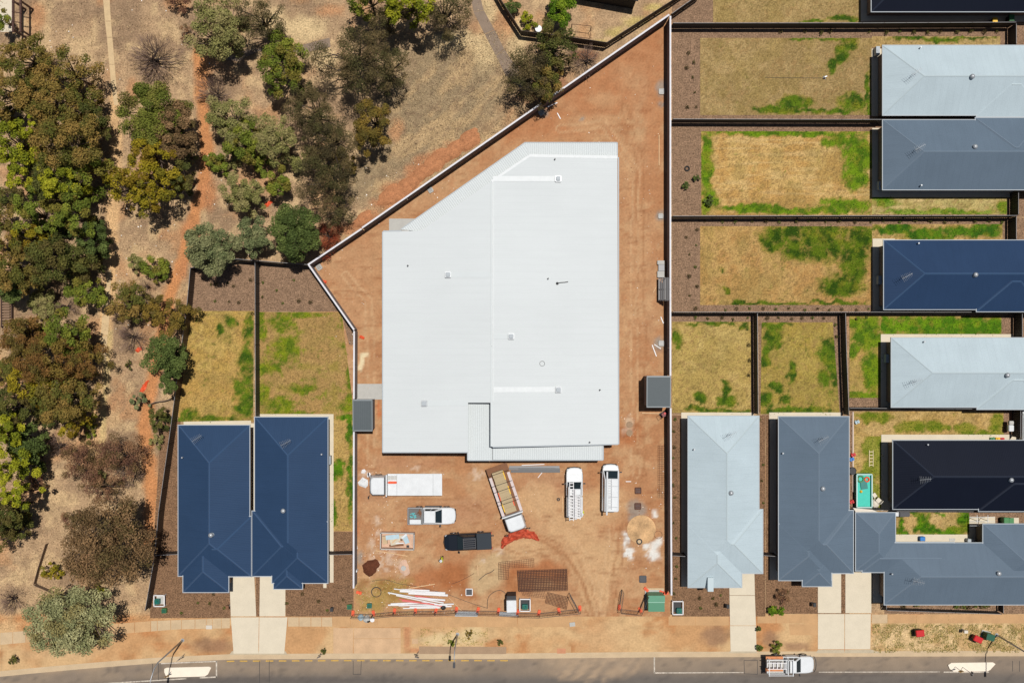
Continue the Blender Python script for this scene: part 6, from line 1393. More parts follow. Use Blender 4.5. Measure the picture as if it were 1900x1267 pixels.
def fence_foot(label, px, py, ang=0.0):
    x, y, _ = W(px, py, .1); single("fence_foot", MB().box((x, y, .09), (.32, .62, .16), ang).box((x, y, .2), (.16, .2, .1), ang), M_orange, label, "fence foot", "orange feet of the temporary fence", bevel=.03)
feet = [(655, 1137), (693, 1137), (732, 1133), (771, 1132), (809, 1132), (847, 1130), (887, 1131), (925, 1132), (961, 1135), (1000, 1136), (1037, 1132), (1076, 1128)]
ordn = ["first", "second", "third", "fourth", "fifth", "sixth", "seventh", "eighth", "ninth", "tenth", "eleventh", "last"]
for i, f_ in enumerate(feet): fence_foot(ordn[i] + " orange fence foot from the left along the site's front", *f_, random.uniform(-.3, .3))
for i in range(11): temp_panel(ordn[i] + " wire fence panel from the left along the site's front", (feet[i][0], feet[i][1] + 1), (feet[i + 1][0], feet[i + 1][1] + 1))
temp_panel("wire fence panel swung back beside the driveway tracks, left of the gap", (1073, 1130), (1056, 1098)); temp_panel("wire fence panel swung back on the right of the gap", (1149, 1127), (1154, 1092)); temp_panel("wire fence panel right of the gap facing the street", (1149, 1129), (1187, 1133)); temp_panel("wire fence panel between the gap and the transformer", (1187, 1131), (1200, 1098))
for i, f_ in enumerate([(1149, 1126), (1188, 1131), (1199, 1093), (1228, 1098), (1235, 1100)]): fence_foot(["orange foot of the panel right of the gap", "orange foot left of the green transformer", "orange foot above the transformer's left corner", "orange foot above the transformer's right corner", "orange foot at the end of the right site wall"][i], *f_, .4 * i)
fence_foot("orange foot on the ground by the front end of the left site wall", 666, 1099, 1.3)
# pipes
def pipe_thing(label, p0, p1, r, m, z=.1, group="loose pipes behind the front fence"):
    a = W(*p0, z); b = W(*p1, z); single("pipe", MB().tube([a, b], r, 10), m, label, "pipe", group, smooth=False)
PI = [((745, 1093), (797, 1095), .08, M_pipew, .10, "short white pipe on top of the upper side of the pipe pile"), ((742, 1096), (826, 1100), .14, M_pipew, .16, "thick white pipe at the upper side of the pipe pile"), ((731, 1092), (790, 1099), .06, M_pipew, .3, "thin white pipe crossing the upper end of the pile"), ((758, 1100), (831, 1104), .13, M_pipew, .15, "thick white pipe second from the top of the pile"),
      ((720, 1099), (823, 1118), .08, M_pipew, .36, "long white pipe slanting across the whole pile"), ((735, 1104), (820, 1122), .07, M_pipew, .3, "second long white pipe slanting across the pile"), ((741, 1111), (825, 1125), .07, M_pipep, .24, "pink pipe slanting through the middle of the pile"), ((746, 1114), (812, 1121), .09, M_pipep, .18, "thick pink-red pipe in the middle of the pile"), ((770, 1105), (824, 1114), .10, M_pipep, .14, "pink-red pipe half hidden in the middle of the pile"),
      ((775, 1109), (826, 1113), .11, M_pipew, .24, "white pipe over the pink ones on the right of the pile"), ((725, 1120), (795, 1117), .10, M_pipew, .14, "white pipe at the lower left of the pile"), ((720, 1122), (830, 1122), .09, M_pipew, .2, "long straight white pipe low in the pile"), ((740, 1123), (842, 1120), .08, M_pipew, .28, "long white pipe sticking out on the right of the pile"), ((760, 1126), (838, 1124), .10, M_pipew, .12, "white pipe second from the bottom of the pile"), ((748, 1128), (816, 1127), .07, M_pipew, .1, "lowest white pipe of the pile near the fence"), ((780, 1118), (806, 1121), .08, M_pipep, .34, "short pink-red pipe on top of the lower pile")]
for p0, p1, r, m, z, lab in PI: pipe_thing(lab, p0, p1, r, m, z)
def plank(label, p0, p1, w=.1, z=.05, m=None, group="loose timbers on the site"):
    a = W(*p0, z); b = W(*p1, z); L = hypot(b[0] - a[0], b[1] - a[1]); single("timber_plank", MB().box(((a[0] + b[0]) / 2, (a[1] + b[1]) / 2, z), (L, w, .05), atan2(b[1] - a[1], b[0] - a[0])), m or M_timber, label, "plank", group)
plank("pale timber plank above the pipe pile", (758, 1091), (807, 1083)); plank("long pale timber plank below the rubble skip", (697, 1021), (756, 1031)); plank("pale stick lying on the sand patch, upright one", (886, 1048), (887, 1067)); plank("pale stick lying on the sand patch, slanting one", (884, 1052), (888, 1060), .06, .1)
plank("pale timber at the foot of the right shed", (1191, 766), (1227, 767), .12); plank("thin pale batten beside the right site wall in the upper site", (1223, 251), (1223, 307), .1); plank("short white batten by the right site wall", (1226, 588), (1231, 600), .1, m=M_pipew); plank("pale stick next to the van", (1161, 893), (1171, 893), .08, m=M_pipew); plank("thin pale stick beside the ladder ute", (1043, 920), (1044, 950), .08)
plank("white batten by the diagonal wall in the upper site", (1015, 199), (1034, 191), .12, m=M_pipew); plank("short white offcut near the diagonal wall", (1034, 210), (1040, 221), .1, m=M_pipew); plank("white strip propped near the grey pit on the right", (1210, 640), (1218, 661), .1, m=M_pipew); plank("second white strip near the grey pit on the right", (1214, 639), (1226, 647), .08, m=M_pipew); plank("tan stick by the steel racks on the right wall", (1212, 543), (1217, 533), .08); plank("pale stick under the stacked grey sheets", (998, 886), (1006, 876), .07, m=M_pipew); plank("pale timber leaning by the front fence, right of the pipes", (833, 1108), (856, 1132), .06, .3)
plank("white edge strip beside the left site wall", (661, 1000), (663, 1018), .08, m=M_pipew)
# grey roofing sheets stacked by the building
for i, (x0, x1, y0, y1, c_) in enumerate([(945, 1038, 864, 868, 150), (944, 1030, 867, 871, 120), (962, 1039, 868, 872, 104), (948, 1039, 871.5, 876, 96)]):
    single("roof_sheet", MB().prism(pp(rect(x0, y0, x1, y1)), .02 + .02 * i, .07 + .03 * i), mat("sheet_%d" % c_, C(c_, c_, c_ + 2), rough=.5, wave=('Y', .1, .3)), ["topmost", "second", "third", "lowest"][i] + " long grey metal sheet lying along the front of the building", "metal sheet", "grey sheets before the building")
plank("thin white offcut lying on the grey sheets", (968, 863), (1010, 861), .08, .12, M_pipew)
# reinforcing mesh
def mesh_mat(label, q, n, m_, r=.012, z=.05):
    P_ = [W(x, y, z) for x, y in q]; mb = MB(); L = lambda a, b, t: tuple(a[k] + (b[k] - a[k]) * t for k in range(3))
    for i in range(n): mb.tube([L(P_[0], P_[1], i / (n - 1)), L(P_[3], P_[2], i / (n - 1))], r, 4, False)
    for i in range(m_): a, b = L(P_[0], P_[3], i / (m_ - 1)), L(P_[1], P_[2], i / (m_ - 1)); mb.tube([(a[0], a[1], a[2] + r * 2), (b[0], b[1], b[2] + r * 2)], r, 4, False)
    single("steel_mesh", mb, M_rust, label, "steel mesh", "reinforcing mesh sheets")
mesh_mat("large stack of rusty reinforcing mesh, topmost sheet", [(960, 1058), (1052, 1055), (1053, 1093), (962, 1096)], 32, 14, .026, .16); mesh_mat("large stack of rusty reinforcing mesh, sheet underneath", [(961, 1060), (1051, 1057), (1053, 1095), (963, 1097)], 32, 12, .022, .08)
mesh_mat("small rusty mesh piece on the sand patch", [(925, 1043), (945, 1040), (943, 1074), (925, 1075)], 7, 11, .018); mesh_mat("rusty mesh strip above the large stack", [(945, 1041), (990, 1035), (991, 1051), (945, 1053)], 15, 5, .014); mesh_mat("rusty mesh sheet between the stack and the front fence", [(1016, 1098), (1055, 1107), (1051, 1130), (1012, 1118)], 16, 9, .02, .12); mesh_mat("thin mesh strip lying along the right site wall", [(1221, 827), (1233, 827), (1233, 923), (1221, 923)], 5, 24, .014)
mesh_mat("faint rusty mesh under the large stack", [(966, 1094), (1010, 1096), (1014, 1110), (970, 1104)], 14, 5, .014, .04)
# rubble skip
x0, y0, x1, y1 = 706, 989, 768, 1019
a = W(x0, y1, .9); b = W(x1, y0, .9); cx, cy = (a[0] + b[0]) / 2, (a[1] + b[1]) / 2; w, d = b[0] - a[0], b[1] - a[1]
T = Thing("skip_bin", "white rimmed open skip full of rubble and board offcuts", "skip", (cx, cy, 0), -.02)
T.part("floor", MB().box((0, 0, .12), (w - .1, d - .1, .08)), M_washout, local=True)
for c, q in (((0, d / 2), (w, .06)), ((0, -d / 2), (w, .06)), ((w / 2, 0), (.06, d)), ((-w / 2, 0), (.06, d))):
    T.part("side_wall", MB().box((c[0], c[1], .46), (q[0], q[1], .84)), M_washout, local=True); T.part("rim", MB().box((c[0], c[1], .9), (q[0] + (.1 if q[0] > .1 else .05), q[1] + .05, .06)), M_concg, local=True)
random.seed(21)
for i, (u, v, L, wd, ang, z, m, lab) in enumerate([(-.55, .45, 1.5, .5, .1, .75, M_paleblue, "pale blue board at the top of the skip"), (-.35, -.05, .95, .8, .2, .62, M_plaster, "beige plasterboard sheet in the middle of the skip"), (-.25, .1, .9, .12, .75, .72, M_timber, "yellow timber offcut lying across the skip"), (.95, .15, .9, .55, -1.2, .66, M_paleblue, "pale blue board at the right end of the skip"), (.75, .55, .75, .22, .7, .8, M_white, "white offcut with a dark edge in the upper right of the skip"), (.3, .3, .7, .6, .0, .58, M_plaster, "square beige sheet right of the skip's middle"), (.25, -.25, .9, .12, .03, .66, M_pipew, "white strip in the lower middle of the skip"), (-1.4, .1, .5, .9, .1, .55, M_concb, "heap of pale rubble at the left end of the skip"), (1.15, -.62, .3, .25, 0, .6, M_black, "black scrap in the lower right of the skip"), (-.15, -.55, 1.6, .25, .05, .4, M_ply, "brown board along the lower side of the skip"), (.45, .15, .25, .25, 0, .68, M_ply, "small brown square lying on the sheets in the skip")]):
    single("board_offcut", MB().box((cx + u, cy + v, z), (L, wd, .05 if i != 7 else .25), ang, (random.uniform(-.08, .08), random.uniform(-.08, .08))), m, lab, "offcut", "rubbish in the skip")
# ------------------------------------------------------------------ heaps, spills, discs
def mound(name, label, cat, px, py, rx, ry, h, m, seed, group=None, ang=0.0):
    x, y, _ = W(px, py); n, r = 22, 6; rng = random.Random(seed); ph = [rng.uniform(0, 6.28) for _ in range(4)]; V = []; F = []
    for j in range(r):
        t = 1 - j / r
        for k in range(n):
            a = 2 * pi * k / n; q = (1 + .12 * sin(2 * a + ph[0]) + .1 * sin(3 * a + ph[1]) + .07 * sin(7 * a + ph[2])) * t
            u, v = rx / S * q * cos(a), ry / S * q * sin(a); zz = h * (1 - t * t) * (1 + .18 * sin(5 * a + 3 * j + ph[3])) + rng.uniform(-.03, .03) * (j > 0) if j else -.03
            V.append((x + u * cos(ang) - v * sin(ang), y + u * sin(ang) + v * cos(ang), zz))
    V.append((x, y, h))
    for j in range(r - 1):
        for k in range(n): F.append((j * n + k, j * n + (k + 1) % n, (j + 1) * n + (k + 1) % n, (j + 1) * n + k))
    for k in range(n): F.append(((r - 1) * n + k, (r - 1) * n + (k + 1) % n, r * n))
    return single(name, MB().add(V, F), m, label, cat, group, smooth=True)
GH = "red soil heaps along the diagonal wall"
for i, (x, y, rx, ry, lab) in enumerate([(868, 262, 24, 13, "uppermost red soil heap outside the diagonal wall"), (838, 282, 22, 13, "second red soil heap from the top outside the diagonal wall"), (808, 300, 24, 14, "third red soil heap from the top outside the diagonal wall"), (783, 322, 20, 13, "middle red soil heap outside the diagonal wall"), (757, 343, 24, 14, "third red soil heap from the bottom outside the diagonal wall"), (728, 362, 24, 14, "second red soil heap from the bottom outside the diagonal wall"), (674, 408, 18, 10, "small lowest red soil heap outside the diagonal wall")]):
    mound("soil_heap", lab, "soil heap", x, y, rx * 1.35, ry * 1.2, .34, M_redsoil, i, GH, .6)
mound("soil_heap", "dark brown soil heap inside the left site wall", "soil heap", 688, 1052, 17, 15, .35, M_darksoil, 31, None, .3)
mound("concrete_washout", "round pinkish dried concrete washout near the dark soil heap", "concrete lump", 750, 1053, 11, 15, .16, M_washout, 33)
single("rubble_patch", MB().cyl(W(749, 1053), .3, .12, .22, 8), M_concg, "grey rubble in the middle of the concrete washout", "rubble")
x, y, _ = W(1190, 982); single("concrete_disc", MB().cyl((x, y), 1.62, 0, .05, 40), mat("tan_concrete_disc", C(214, 172, 124), rough=.95, var=.45, vscale=.8, fine=.22), "large round tan concrete disc near the right site wall", "concrete disc")
x, y, _ = W(1186, 1004); T = Thing("manhole", "dark ringed manhole on the round tan disc", "manhole", (x, y, 0)); T.part("ring", MB().torus((0, 0, .10), .27, .07, 20, 6), M_black, local=True); T.part("cover", MB().cyl((0, 0), .2, .05, .11, 16), M_concb, local=True)
for lab, px, py in [("upper round concrete lid beside the building's right side", 1168, 787.5), ("lower round concrete lid beside the building's right side", 1168, 803)]:
    x, y, _ = W(px, py); single("inspection_cover", MB().cyl((x, y), .36, 0, .05, 20), mat("lid_grey", C(168, 140, 112), rough=.9, var=.15, vscale=5), lab, "lid", "round pit lids")
def pit(label, px, py, s_, lid, ang=0.0, rim=M_concg):
    x, y, _ = W(px, py, .1); T = Thing("drain_pit", label, "drain pit", (x, y, 0), ang, "square drain pits"); s_ /= S
    for c, q in (((0, s_ / 2), (s_, .08)), ((0, -s_ / 2), (s_, .08)), ((s_ / 2, 0), (.08, s_ - .08)), ((-s_ / 2, 0), (.08, s_ - .08))): T.part("rim", MB().box((c[0], c[1], .06), (q[0], q[1], .14)), rim, local=True)
    T.part("lid", MB().box((0, 0, .05), (s_ - .1, s_ - .1, .08)), lid, local=True)
    for k in range(3): T.part("grate_bar", MB().box((0, (k - 1) * s_ * .25, .10), (s_ - .14, .04, .02)), M_dsteel, local=True)
M_plid = mat("pit_lid_pale", C(224, 222, 218), rough=.7)
pit("white lidded drain pit in grey gravel near the top of the right wall", 1227.5, 170, 9, M_plid); pit("white lidded drain pit in grey gravel by the diagonal wall", 1004.5, 209, 9, M_plid, .55); pit("small white drain pit by the diagonal wall near the roof canopy", 799, 353, 8, M_concg, .5); pit("white lidded drain pit by the right wall level with the roof's upper half", 1226, 401, 8, M_plid); pit("white lidded drain pit by the right wall above the grey shed", 1227, 637, 9, M_plid); pit("small grey drain pit at the left corner of the site wall", 592, 496, 9, M_concg, .6)
pit("brown square drain pit right of the van, upper one", 1184, 910, 11, M_rust, 0, M_rust); pit("brown square drain pit right of the van, lower one", 1183.5, 939, 11, M_rust, 0, M_rust); pit("dark square drain pit above the green transformer", 1193, 1074, 12, M_dsteel, 0, M_dsteel); pit("white framed grate pit at the lower end of the sand patch", 870.5, 1098, 12, M_dsteel, 0, M_pipew)
for lab, q, m in [("white rectangular slab leaning at the right wall above the steel racks", rect(1219, 484, 1232, 491), M_concg), ("grey rectangular slab at the right wall above the steel racks", rect(1221, 491.5, 1232, 503), mat("slab_grey", C(186, 186, 188), rough=.8)), ("lower white slab at the right wall above the steel racks", rect(1219, 503.5, 1232, 515), M_concg)]:
    single("concrete_slab", MB().prism(pp(q), .02, .32), m, lab, "slab", "slabs at the right wall")
T = Thing("steel_rack", "dark steel slatted racks propped against the right site wall", "rack", W(1233, 537))
for i in range(6):
    x0 = 1223 + i * 3.7; A_, B_ = W(x0, 515, .7 + i * .3), W(x0, 558, .7 + i * .3); T.part("slat", MB().box(((A_[0] + B_[0]) / 2, (A_[1] + B_[1]) / 2, A_[2]), (.14, abs(A_[1] - B_[1]), .06)), M_dsteel if i % 3 else M_fencetop)
for yy in (516, 537, 557): A_, B_ = W(1222, yy, .7), W(1243, yy, 2.2); T.part("cross_bar", MB().tube([A_, B_], .035, 6), M_dsteel)
for yy in (517, 556): A_ = W(1241, yy, 2.2); T.part("leg", MB().tube([(A_[0] - .35, A_[1], 0), (A_[0] - .35, A_[1], 2.0)], .035, 6), M_dsteel); A_ = W(1224, yy, .7); T.part("leg", MB().tube([(A_[0], A_[1], 0), A_], .035, 6), M_dsteel)
x, y, _ = W(1232, 769, .6); T = Thing("plate_compactor", "small dark red site machine below the right grey shed", "machine", (x, y, 0), .5)
T.part("engine", MB().box((0, 0, .5), (.5, .45, .4)), M_cont, local=True, bevel=.04); T.part("base_plate", MB().box((0, 0, .15), (.75, .55, .14)), M_black, local=True, bevel=.03); T.part("handle", MB().tube([(-.2, -.2, .6), (-.6, -.25, .95), (-.6, .25, .95), (-.2, .2, .6)], .025, 6), M_black, local=True); T.part("wheel", MB().tube([(.35, -.3, .2), (.35, .3, .2)], .18, 12), M_tyre, local=True); T.part("fuel_tank", MB().box((.12, .1, .76), (.25, .2, .14)), M_red, local=True, bevel=.03)
# orange netting
def crumple(name, label, cat, pts, wid, m, seed, h=.3):
    rng = random.Random(seed); mb = MB(); n = 26; k = 9; V = []; F = []; xs_ = [p[0] for p in pts]; ts_ = np.linspace(0, 1, len(pts))
    for i in range(n):
        t = i / (n - 1); px = np.interp(t, ts_, [p[0] for p in pts]); py = np.interp(t, ts_, [p[1] for p in pts]); wv = np.interp(t, ts_, wid)
        t2 = min(1, t + .02); t1 = max(0, t - .02); dx = np.interp(t2, ts_, [p[0] for p in pts]) - np.interp(t1, ts_, [p[0] for p in pts]); dy = np.interp(t2, ts_, [p[1] for p in pts]) - np.interp(t1, ts_, [p[1] for p in pts]); L = hypot(dx, dy); nx, ny = -dy / L, dx / L
        for j in range(k):
            s_ = (j / (k - 1) - .5) * wv * (1 + rng.uniform(-.12, .12)); zz = .03 + (h * rng.random() if 0 < j < k - 1 else 0); q = W(px + nx * s_ + rng.uniform(-1, 1), py + ny * s_ + rng.uniform(-1, 1)); V.append((q[0], q[1], zz))
    for i in range(n - 1):
        for j in range(k - 1): F.append((i * k + j, (i + 1) * k + j, (i + 1) * k + j + 1, i * k + j + 1))
    return single(name, mb.add(V, F), m, label, cat)
crumple("safety_netting", "long crumpled heap of orange safety netting in front of the loaded truck", "netting", [(931, 1016), (937, 1004), (953, 994), (972, 989), (988, 992), (1000, 1002)], [5, 14, 17, 17, 14, 3], M_net, 5, .35)
for lab, P_, wv, sd in [("scrap of orange netting on the track left of the twin houses", [(262, 728), (267, 719), (272, 710), (276, 706)], [7, 8, 5, 2], 7), ("scrap of orange netting at the purple-grey bush", [(253, 652), (258, 648), (263, 645)], [6, 8, 4], 8), ("scrap of orange netting beside the dense round tree", [(489, 386), (496, 380), (504, 374)], [5, 8, 6], 9), ("small scrap of orange plastic by the left wall of the site", [(668, 624), (676, 628)], [5, 4], 10), ("orange marking scrap in the site's left corner", [(596, 520), (606, 524)], [4, 4], 11)]:
    crumple("netting_scrap", lab, "netting", P_, wv, M_orange, sd, .12)
def ragged(label, px, py, n, m, seed, name="plastic_sheet", sc=.5):
    rng = random.Random(seed); x, y, _ = W(px, py); mb = MB()
    pts = [(x + sc * rng.uniform(.7, 1.1) * cos(2 * pi * k / n), y + sc * rng.uniform(.7, 1.1) * sin(2 * pi * k / n)) for k in range(n)]; V = [(a, b, .03) for a, b in pts] + [(x + (a - x) * .55, y + (b - y) * .55, .05 + rng.random() * .14) for a, b in pts] + [(x, y, .1)]
    F = [(k, (k + 1) % n, n + (k + 1) % n, n + k) for k in range(n)] + [(n + k, n + (k + 1) % n, 2 * n) for k in range(n)]
    return single(name, mb.add(V, F), m, label, "plastic")
ragged("white crumpled plastic sheet in front of the white truck's cab", 675, 895, 10, M_white, 3, sc=.62); ragged("small white plastic piece above the crumpled sheet by the truck", 675, 874, 5, M_pipew, 4, sc=.34); ragged("white plastic scrap at the truck's left mirror", 684, 881, 6, M_pipew, 5, sc=.3)
# hoses and rings
def hose(label, pts, r=.03, m=None, z=.04):
    P_ = [W(x, y, z) for x, y in pts]; Q = []
    for i in range(len(P_) - 1):
        for k in range(4):
            t = k / 4; p0, p1, p2, p3 = [Vector(P_[max(0, min(len(P_) - 1, i + q))]) for q in (-1, 0, 1, 2)]
            Q.append(tuple(.5 * ((2 * p1) + (-p0 + p2) * t + (2 * p0 - 5 * p1 + 4 * p2 - p3) * t * t + (-p0 + 3 * p1 - 3 * p2 + p3) * t ** 3)))
    Q.append(P_[-1]); single("hose", MB().tube(Q, r, 5), m or M_hose, label, "hose")
hose("thin dark cable looping from the dry grass over the site's front", [(690, 1078), (715, 1075), (740, 1082), (770, 1087), (800, 1094), (830, 1102), (870, 1117), (905, 1128)], .022)
hose("dark looped hose left of the portable toilet", [(904, 1128), (906, 1108), (918, 1097), (930, 1095), (938, 1101), (941, 1110)], .03)
hose("short dark cable on the sand patch", [(888, 1076), (896, 1069), (903, 1064), (911, 1061), (917, 1056)], .035)
hose("thin rusty chain line running onto the sand patch", [(838, 1083), (852, 1078), (866, 1071), (880, 1063)], .025, M_rust)
hose("thin dark hose running across the topmost full lawn", [(1420, 144), (1470, 145), (1526, 145)], .02)
x, y, _ = W(698, 1098, .1); single("hose_coil", MB().torus((x, y, .06), .55, .035, 30, 6).torus((x + .02, y, .12), .53, .035, 30, 6), M_hose, "black coiled hose ring in the dry grass corner of the site", "hose coil")
x, y, _ = W(1221.5, 992, .1); single("wire_ring", MB().torus((x, y, .04), .44, .02, 26, 5), M_rust, "thin rusty wire ring beside the round tan disc", "ring")
x, y, _ = W(1036, 926); single("rubber_ring", MB().torus((x, y, .06), .13, .06, 16, 6), M_black, "tiny black rubber ring left of the ladder ute", "ring")
x, y, _ = W(1275, 313, .1); single("old_tyre", MB().torus((x, y, .08), .24, .08, 18, 6), M_tyre, "old tyre lying in the mulch left of the ringed lawn", "tyre")
# the rubbish heap at the fence
for i, (px, py, s_, m, lab) in enumerate([(691, 1149, .55, M_pipew, "white bucket outside the front fence"), (680, 1149, .6, M_debris, "grey rubbish bag outside the front fence"), (669, 1146, .5, M_paleblue, "pale rubbish bag outside the front fence"), (683, 1152, .3, M_black, "black scrap outside the front fence")]):
    x, y, _ = W(px, py, .3); single("rubbish_bag" if i else "bucket", (MB().dome((x, y, 0), s_ * .75, .45, 10, 4, .12) if i else MB().cyl((x, y), .2, 0, .42, 14, .25)), m, lab, "rubbish bag" if i else "bucket", "rubbish outside the front fence")
x, y, _ = W(661, 1059, .6); single("bollard", MB().cyl((x, y), .14, 0, .7, 12).dome((x, y, .7), .14, .1), M_white, "short white bollard at the left site wall", "bollard")
x, y, _ = W(822, 1128, .5); single("black_bag", MB().dome((x, y, 0), .34, .4, 10, 4, .12), M_black, "black bag hanging by the front fence beside the pipes", "bag")
x, y, _ = W(1062, 1158, .1); single("pit_cover", MB().box((x, y, .04), (.62, .45, .1), .1), M_concg, "pale service cover on the dusty verge in front of the site", "cover")
x, y, _ = W(388, 1163, .05); single("pit_cover", MB().box((x, y, .05), (.68, .42, .06)), mat("cover_pale", C(224, 214, 200), rough=.8), "pale service cover in the footpath before the left twin house", "cover")
# little stones, chips and paper too many to count
def chips(name, label, zones, m_pal, size):
    P_ = []
    for x0, y0, x1, y1, n in zones: P_.append(np.c_[RNG.uniform(x0, x1, n), RNG.uniform(y0, y1, n), np.full(n, .02)])
    return blades(name, label, np.concatenate(P_), size, .8, m_pal, 2.5, hz=.03)
chips("site_chips", "stone chips and paper scraps strewn over the site dirt", [(665, 860, 760, 1075, 150), (690, 980, 760, 1060, 110), (1150, 300, 1230, 700, 70), (600, 480, 700, 720, 40), (960, 120, 1225, 290, 40), (770, 850, 1160, 1040, 50), (1150, 860, 1235, 1060, 60), (660, 1080, 860, 1140, 100), (790, 330, 850, 380, 20), (1150, 760, 1180, 820, 20)], [(226, 200, 176), (214, 184, 156), (200, 164, 132), (150, 104, 76), (236, 226, 214)], .12)
chips("reserve_litter", "white paper scraps and pale stones littering the reserve", [(190, 0, 480, 500, 40), (200, 350, 330, 620, 36), (640, 300, 800, 420, 30), (60, 40, 200, 180, 12), (560, 380, 640, 480, 14), (350, 250, 470, 420, 16)], [(240, 232, 222), (222, 208, 190)], .15)
# ------------------------------------------------------------------ gardens
x0, y0, x1, y1 = 1590, 880, 1618, 941
a = W(x0, y1, .8); b = W(x1, y0, .8); cx, cy = (a[0] + b[0]) / 2, (a[1] + b[1]) / 2; w, d = b[0] - a[0], b[1] - a[1]
T = Thing("frame_pool", "small turquoise frame pool beside the black-roofed house", "pool", (cx, cy, 0))
for c, q in (((0, d / 2), (w, .1)), ((0, -d / 2), (w, .1)), ((w / 2, 0), (.1, d - .1)), ((-w / 2, 0), (.1, d - .1))):
    T.part("side_wall", MB().box((c[0], c[1], .39), (q[0], q[1], .78)), M_poolside, local=True); T.part("rim", MB().box((c[0], c[1], .8), (q[0] + .03, q[1] + .03, .06)), mat("pool_rim", C(196, 232, 226), rough=.4), local=True)
T.part("floor", MB().box((0, 0, .04), (w - .1, d - .1, .06)), M_poolside, local=True); T.part("water", MB().box((0, 0, .55), (w - .13, d - .13, .02)), M_water, local=True)
for lab, u, v, s_, m, sh in [("green inflatable toy floating in the pool", -.35, 1.3, .32, M_bingreen, 0), ("orange and white ring floating in the pool", .35, 1.25, .24, M_orange, 1), ("teal air mattress floating in the pool", .0, .65, .5, M_teal, 2), ("yellow ball floating in the pool", -.3, -.1, .17, M_yellow, 3)]:
    mb = MB().torus((cx + u, cy + v, .62), s_, .1, 16, 6) if sh in (0, 1) else MB().box((cx + u, cy + v, .61), (.75, .95, .12), .15) if sh == 2 else MB().dome((cx + u, cy + v, .56), s_, .22)
    single("pool_toy", mb, m, lab, "pool toy", "toys in the pool")
x, y, _ = W(1585.5, 911); single("ground_mat", MB().box((x, y, .04), (.42, 3.6, .04)), M_black, "dark foam mat along the left side of the pool", "mat")
T = ladder("pale wooden ladder lying on the lawn above the pool", *W(1616, 850)[:2], .06, 1.85, .42, 5, pi / 2, mat("ladder_pale", C(232, 214, 170), rough=.8))
def chair(label, px, py, ang, m):
    x, y, _ = W(px, py, .4); T = Thing("garden_chair", label, "chair", (x, y, 0), ang, "garden chairs by the pool"); T.part("seat", MB().box((0, 0, .42), (.5, .5, .06)), m, local=True, bevel=.02); T.part("backrest", MB().box((-.25, 0, .68), (.06, .5, .5)), m, local=True, bevel=.02)
    for sx in (-1, 1):
        for sy in (-1, 1): T.part("leg", MB().box((sx * .21, sy * .21, .2), (.05, .05, .4)), m, local=True)
chair("white round-backed garden chair at the pool's lower corner", 1622, 919, .6, M_cushion); chair("white garden chair nearest the black-roofed house", 1630, 928, 2.4, M_cushion)
x, y, _ = W(1625, 935, .3); single("beanbag", MB().dome((x, y, 0), .5, .4, 12, 4, .08), M_cushion, "cream bean bag below the garden chairs by the pool", "bean bag")
x, y, _ = W(1581, 873, .3); single("black_tub", MB().cyl((x, y), .32, 0, .45, 16, .42).torus((x, y, .45), .4, .04, 18, 5), M_black, "round black tub at the fence above the pool", "tub")
for lab, px, py, m in [("blue toy scooter against the fence above the pool", 1581, 852, M_blue), ("red toy car against the fence above the pool", 1584, 844, M_red), ("small blue toy on the lawn corner above the pool", 1591, 783, M_paleblue), ("red box between the grey house and the pool", 1581, 931, M_red)]:
    x, y, _ = W(px, py, .3); single("toy", MB().box((x, y, .2), (.5, .3, .22), .6).box((x + .1, y, .36), (.2, .22, .14), .6).tube([(x - .15, y - .18, .09), (x - .15, y + .18, .09)], .09, 8), m, lab, "toy", "toys in the pool yard", bevel=.02)
x, y, _ = W(1595, 948, 2.3); 
T = Thing("shade_sail", "white shade cloth stretched below the pool", "shade sail", (x, y, 0)); q = [W(1583, 942, 2.2), W(1618, 945, 2.1), W(1655, 960, 2.0), W(1590, 953, 2.2)]
T.part("cloth", MB().add(q + [(a, b, c - .03) for a, b, c in q], [(3, 2, 1, 0), (4, 5, 6, 7), (0, 1, 5, 4), (1, 2, 6, 5), (2, 3, 7, 6), (3, 0, 4, 7)]), M_cushion); T.part("post", MB().tube([(q[0][0], q[0][1], 0), q[0]], .04, 6), M_steel)
x, y, _ = W(1711, 999, .4); single("storage_tub", MB().box((x, y, .25), (.55, .45, .5)).box((x, y, .53), (.6, .5, .06)), M_blue, "bright blue tub on the paving beside the green courtyard lawn", "tub", bevel=.03)
x, y, _ = W(1767, 1001, .1); single("door_mat", MB().box((x, y, .07), (.65, .32, .04)), M_debris, "grey mat on the paving beside the green courtyard lawn", "mat")
x, y, _ = W(1800, 1002, .5); single("air_conditioner", MB().box((x, y, .4), (.7, .35, .6)), M_gutter, "white air conditioner box at the lower right corner of the courtyard", "air conditioner", bevel=.03)
x, y, _ = W(1676, 953, .6); T = Thing("barbecue", "grey covered barbecue at the upper left of the courtyard lawn", "barbecue", (x, y, 0)); T.part("cover", MB().box((0, 0, .5), (1.2, .55, 1.0)), M_dsteel, local=True, bevel=.08); T.part("side_shelf", MB().box((-.75, 0, .8), (.35, .45, .05)), M_white, local=True)
T = Thing("clothes_line", "white fold-out clothes line over the courtyard paving", "clothes line", W(1826, 966, 1.6))
for yy in (959, 967, 975): A_, B_ = W(1799, yy, 1.6), W(1846, yy, 1.6); T.part("line_bar", MB().tube([A_, B_], .02, 5), M_white)
for xx in (1813, 1833): A_, B_ = W(xx, 955, 1.6), W(xx, 976, 1.6); T.part("arm", MB().tube([A_, B_], .03, 5), M_white)
for xx in (1813, 1833): A_ = W(xx, 966, 1.6); T.part("post", MB().tube([(A_[0], A_[1], 0), A_], .035, 6), M_white)
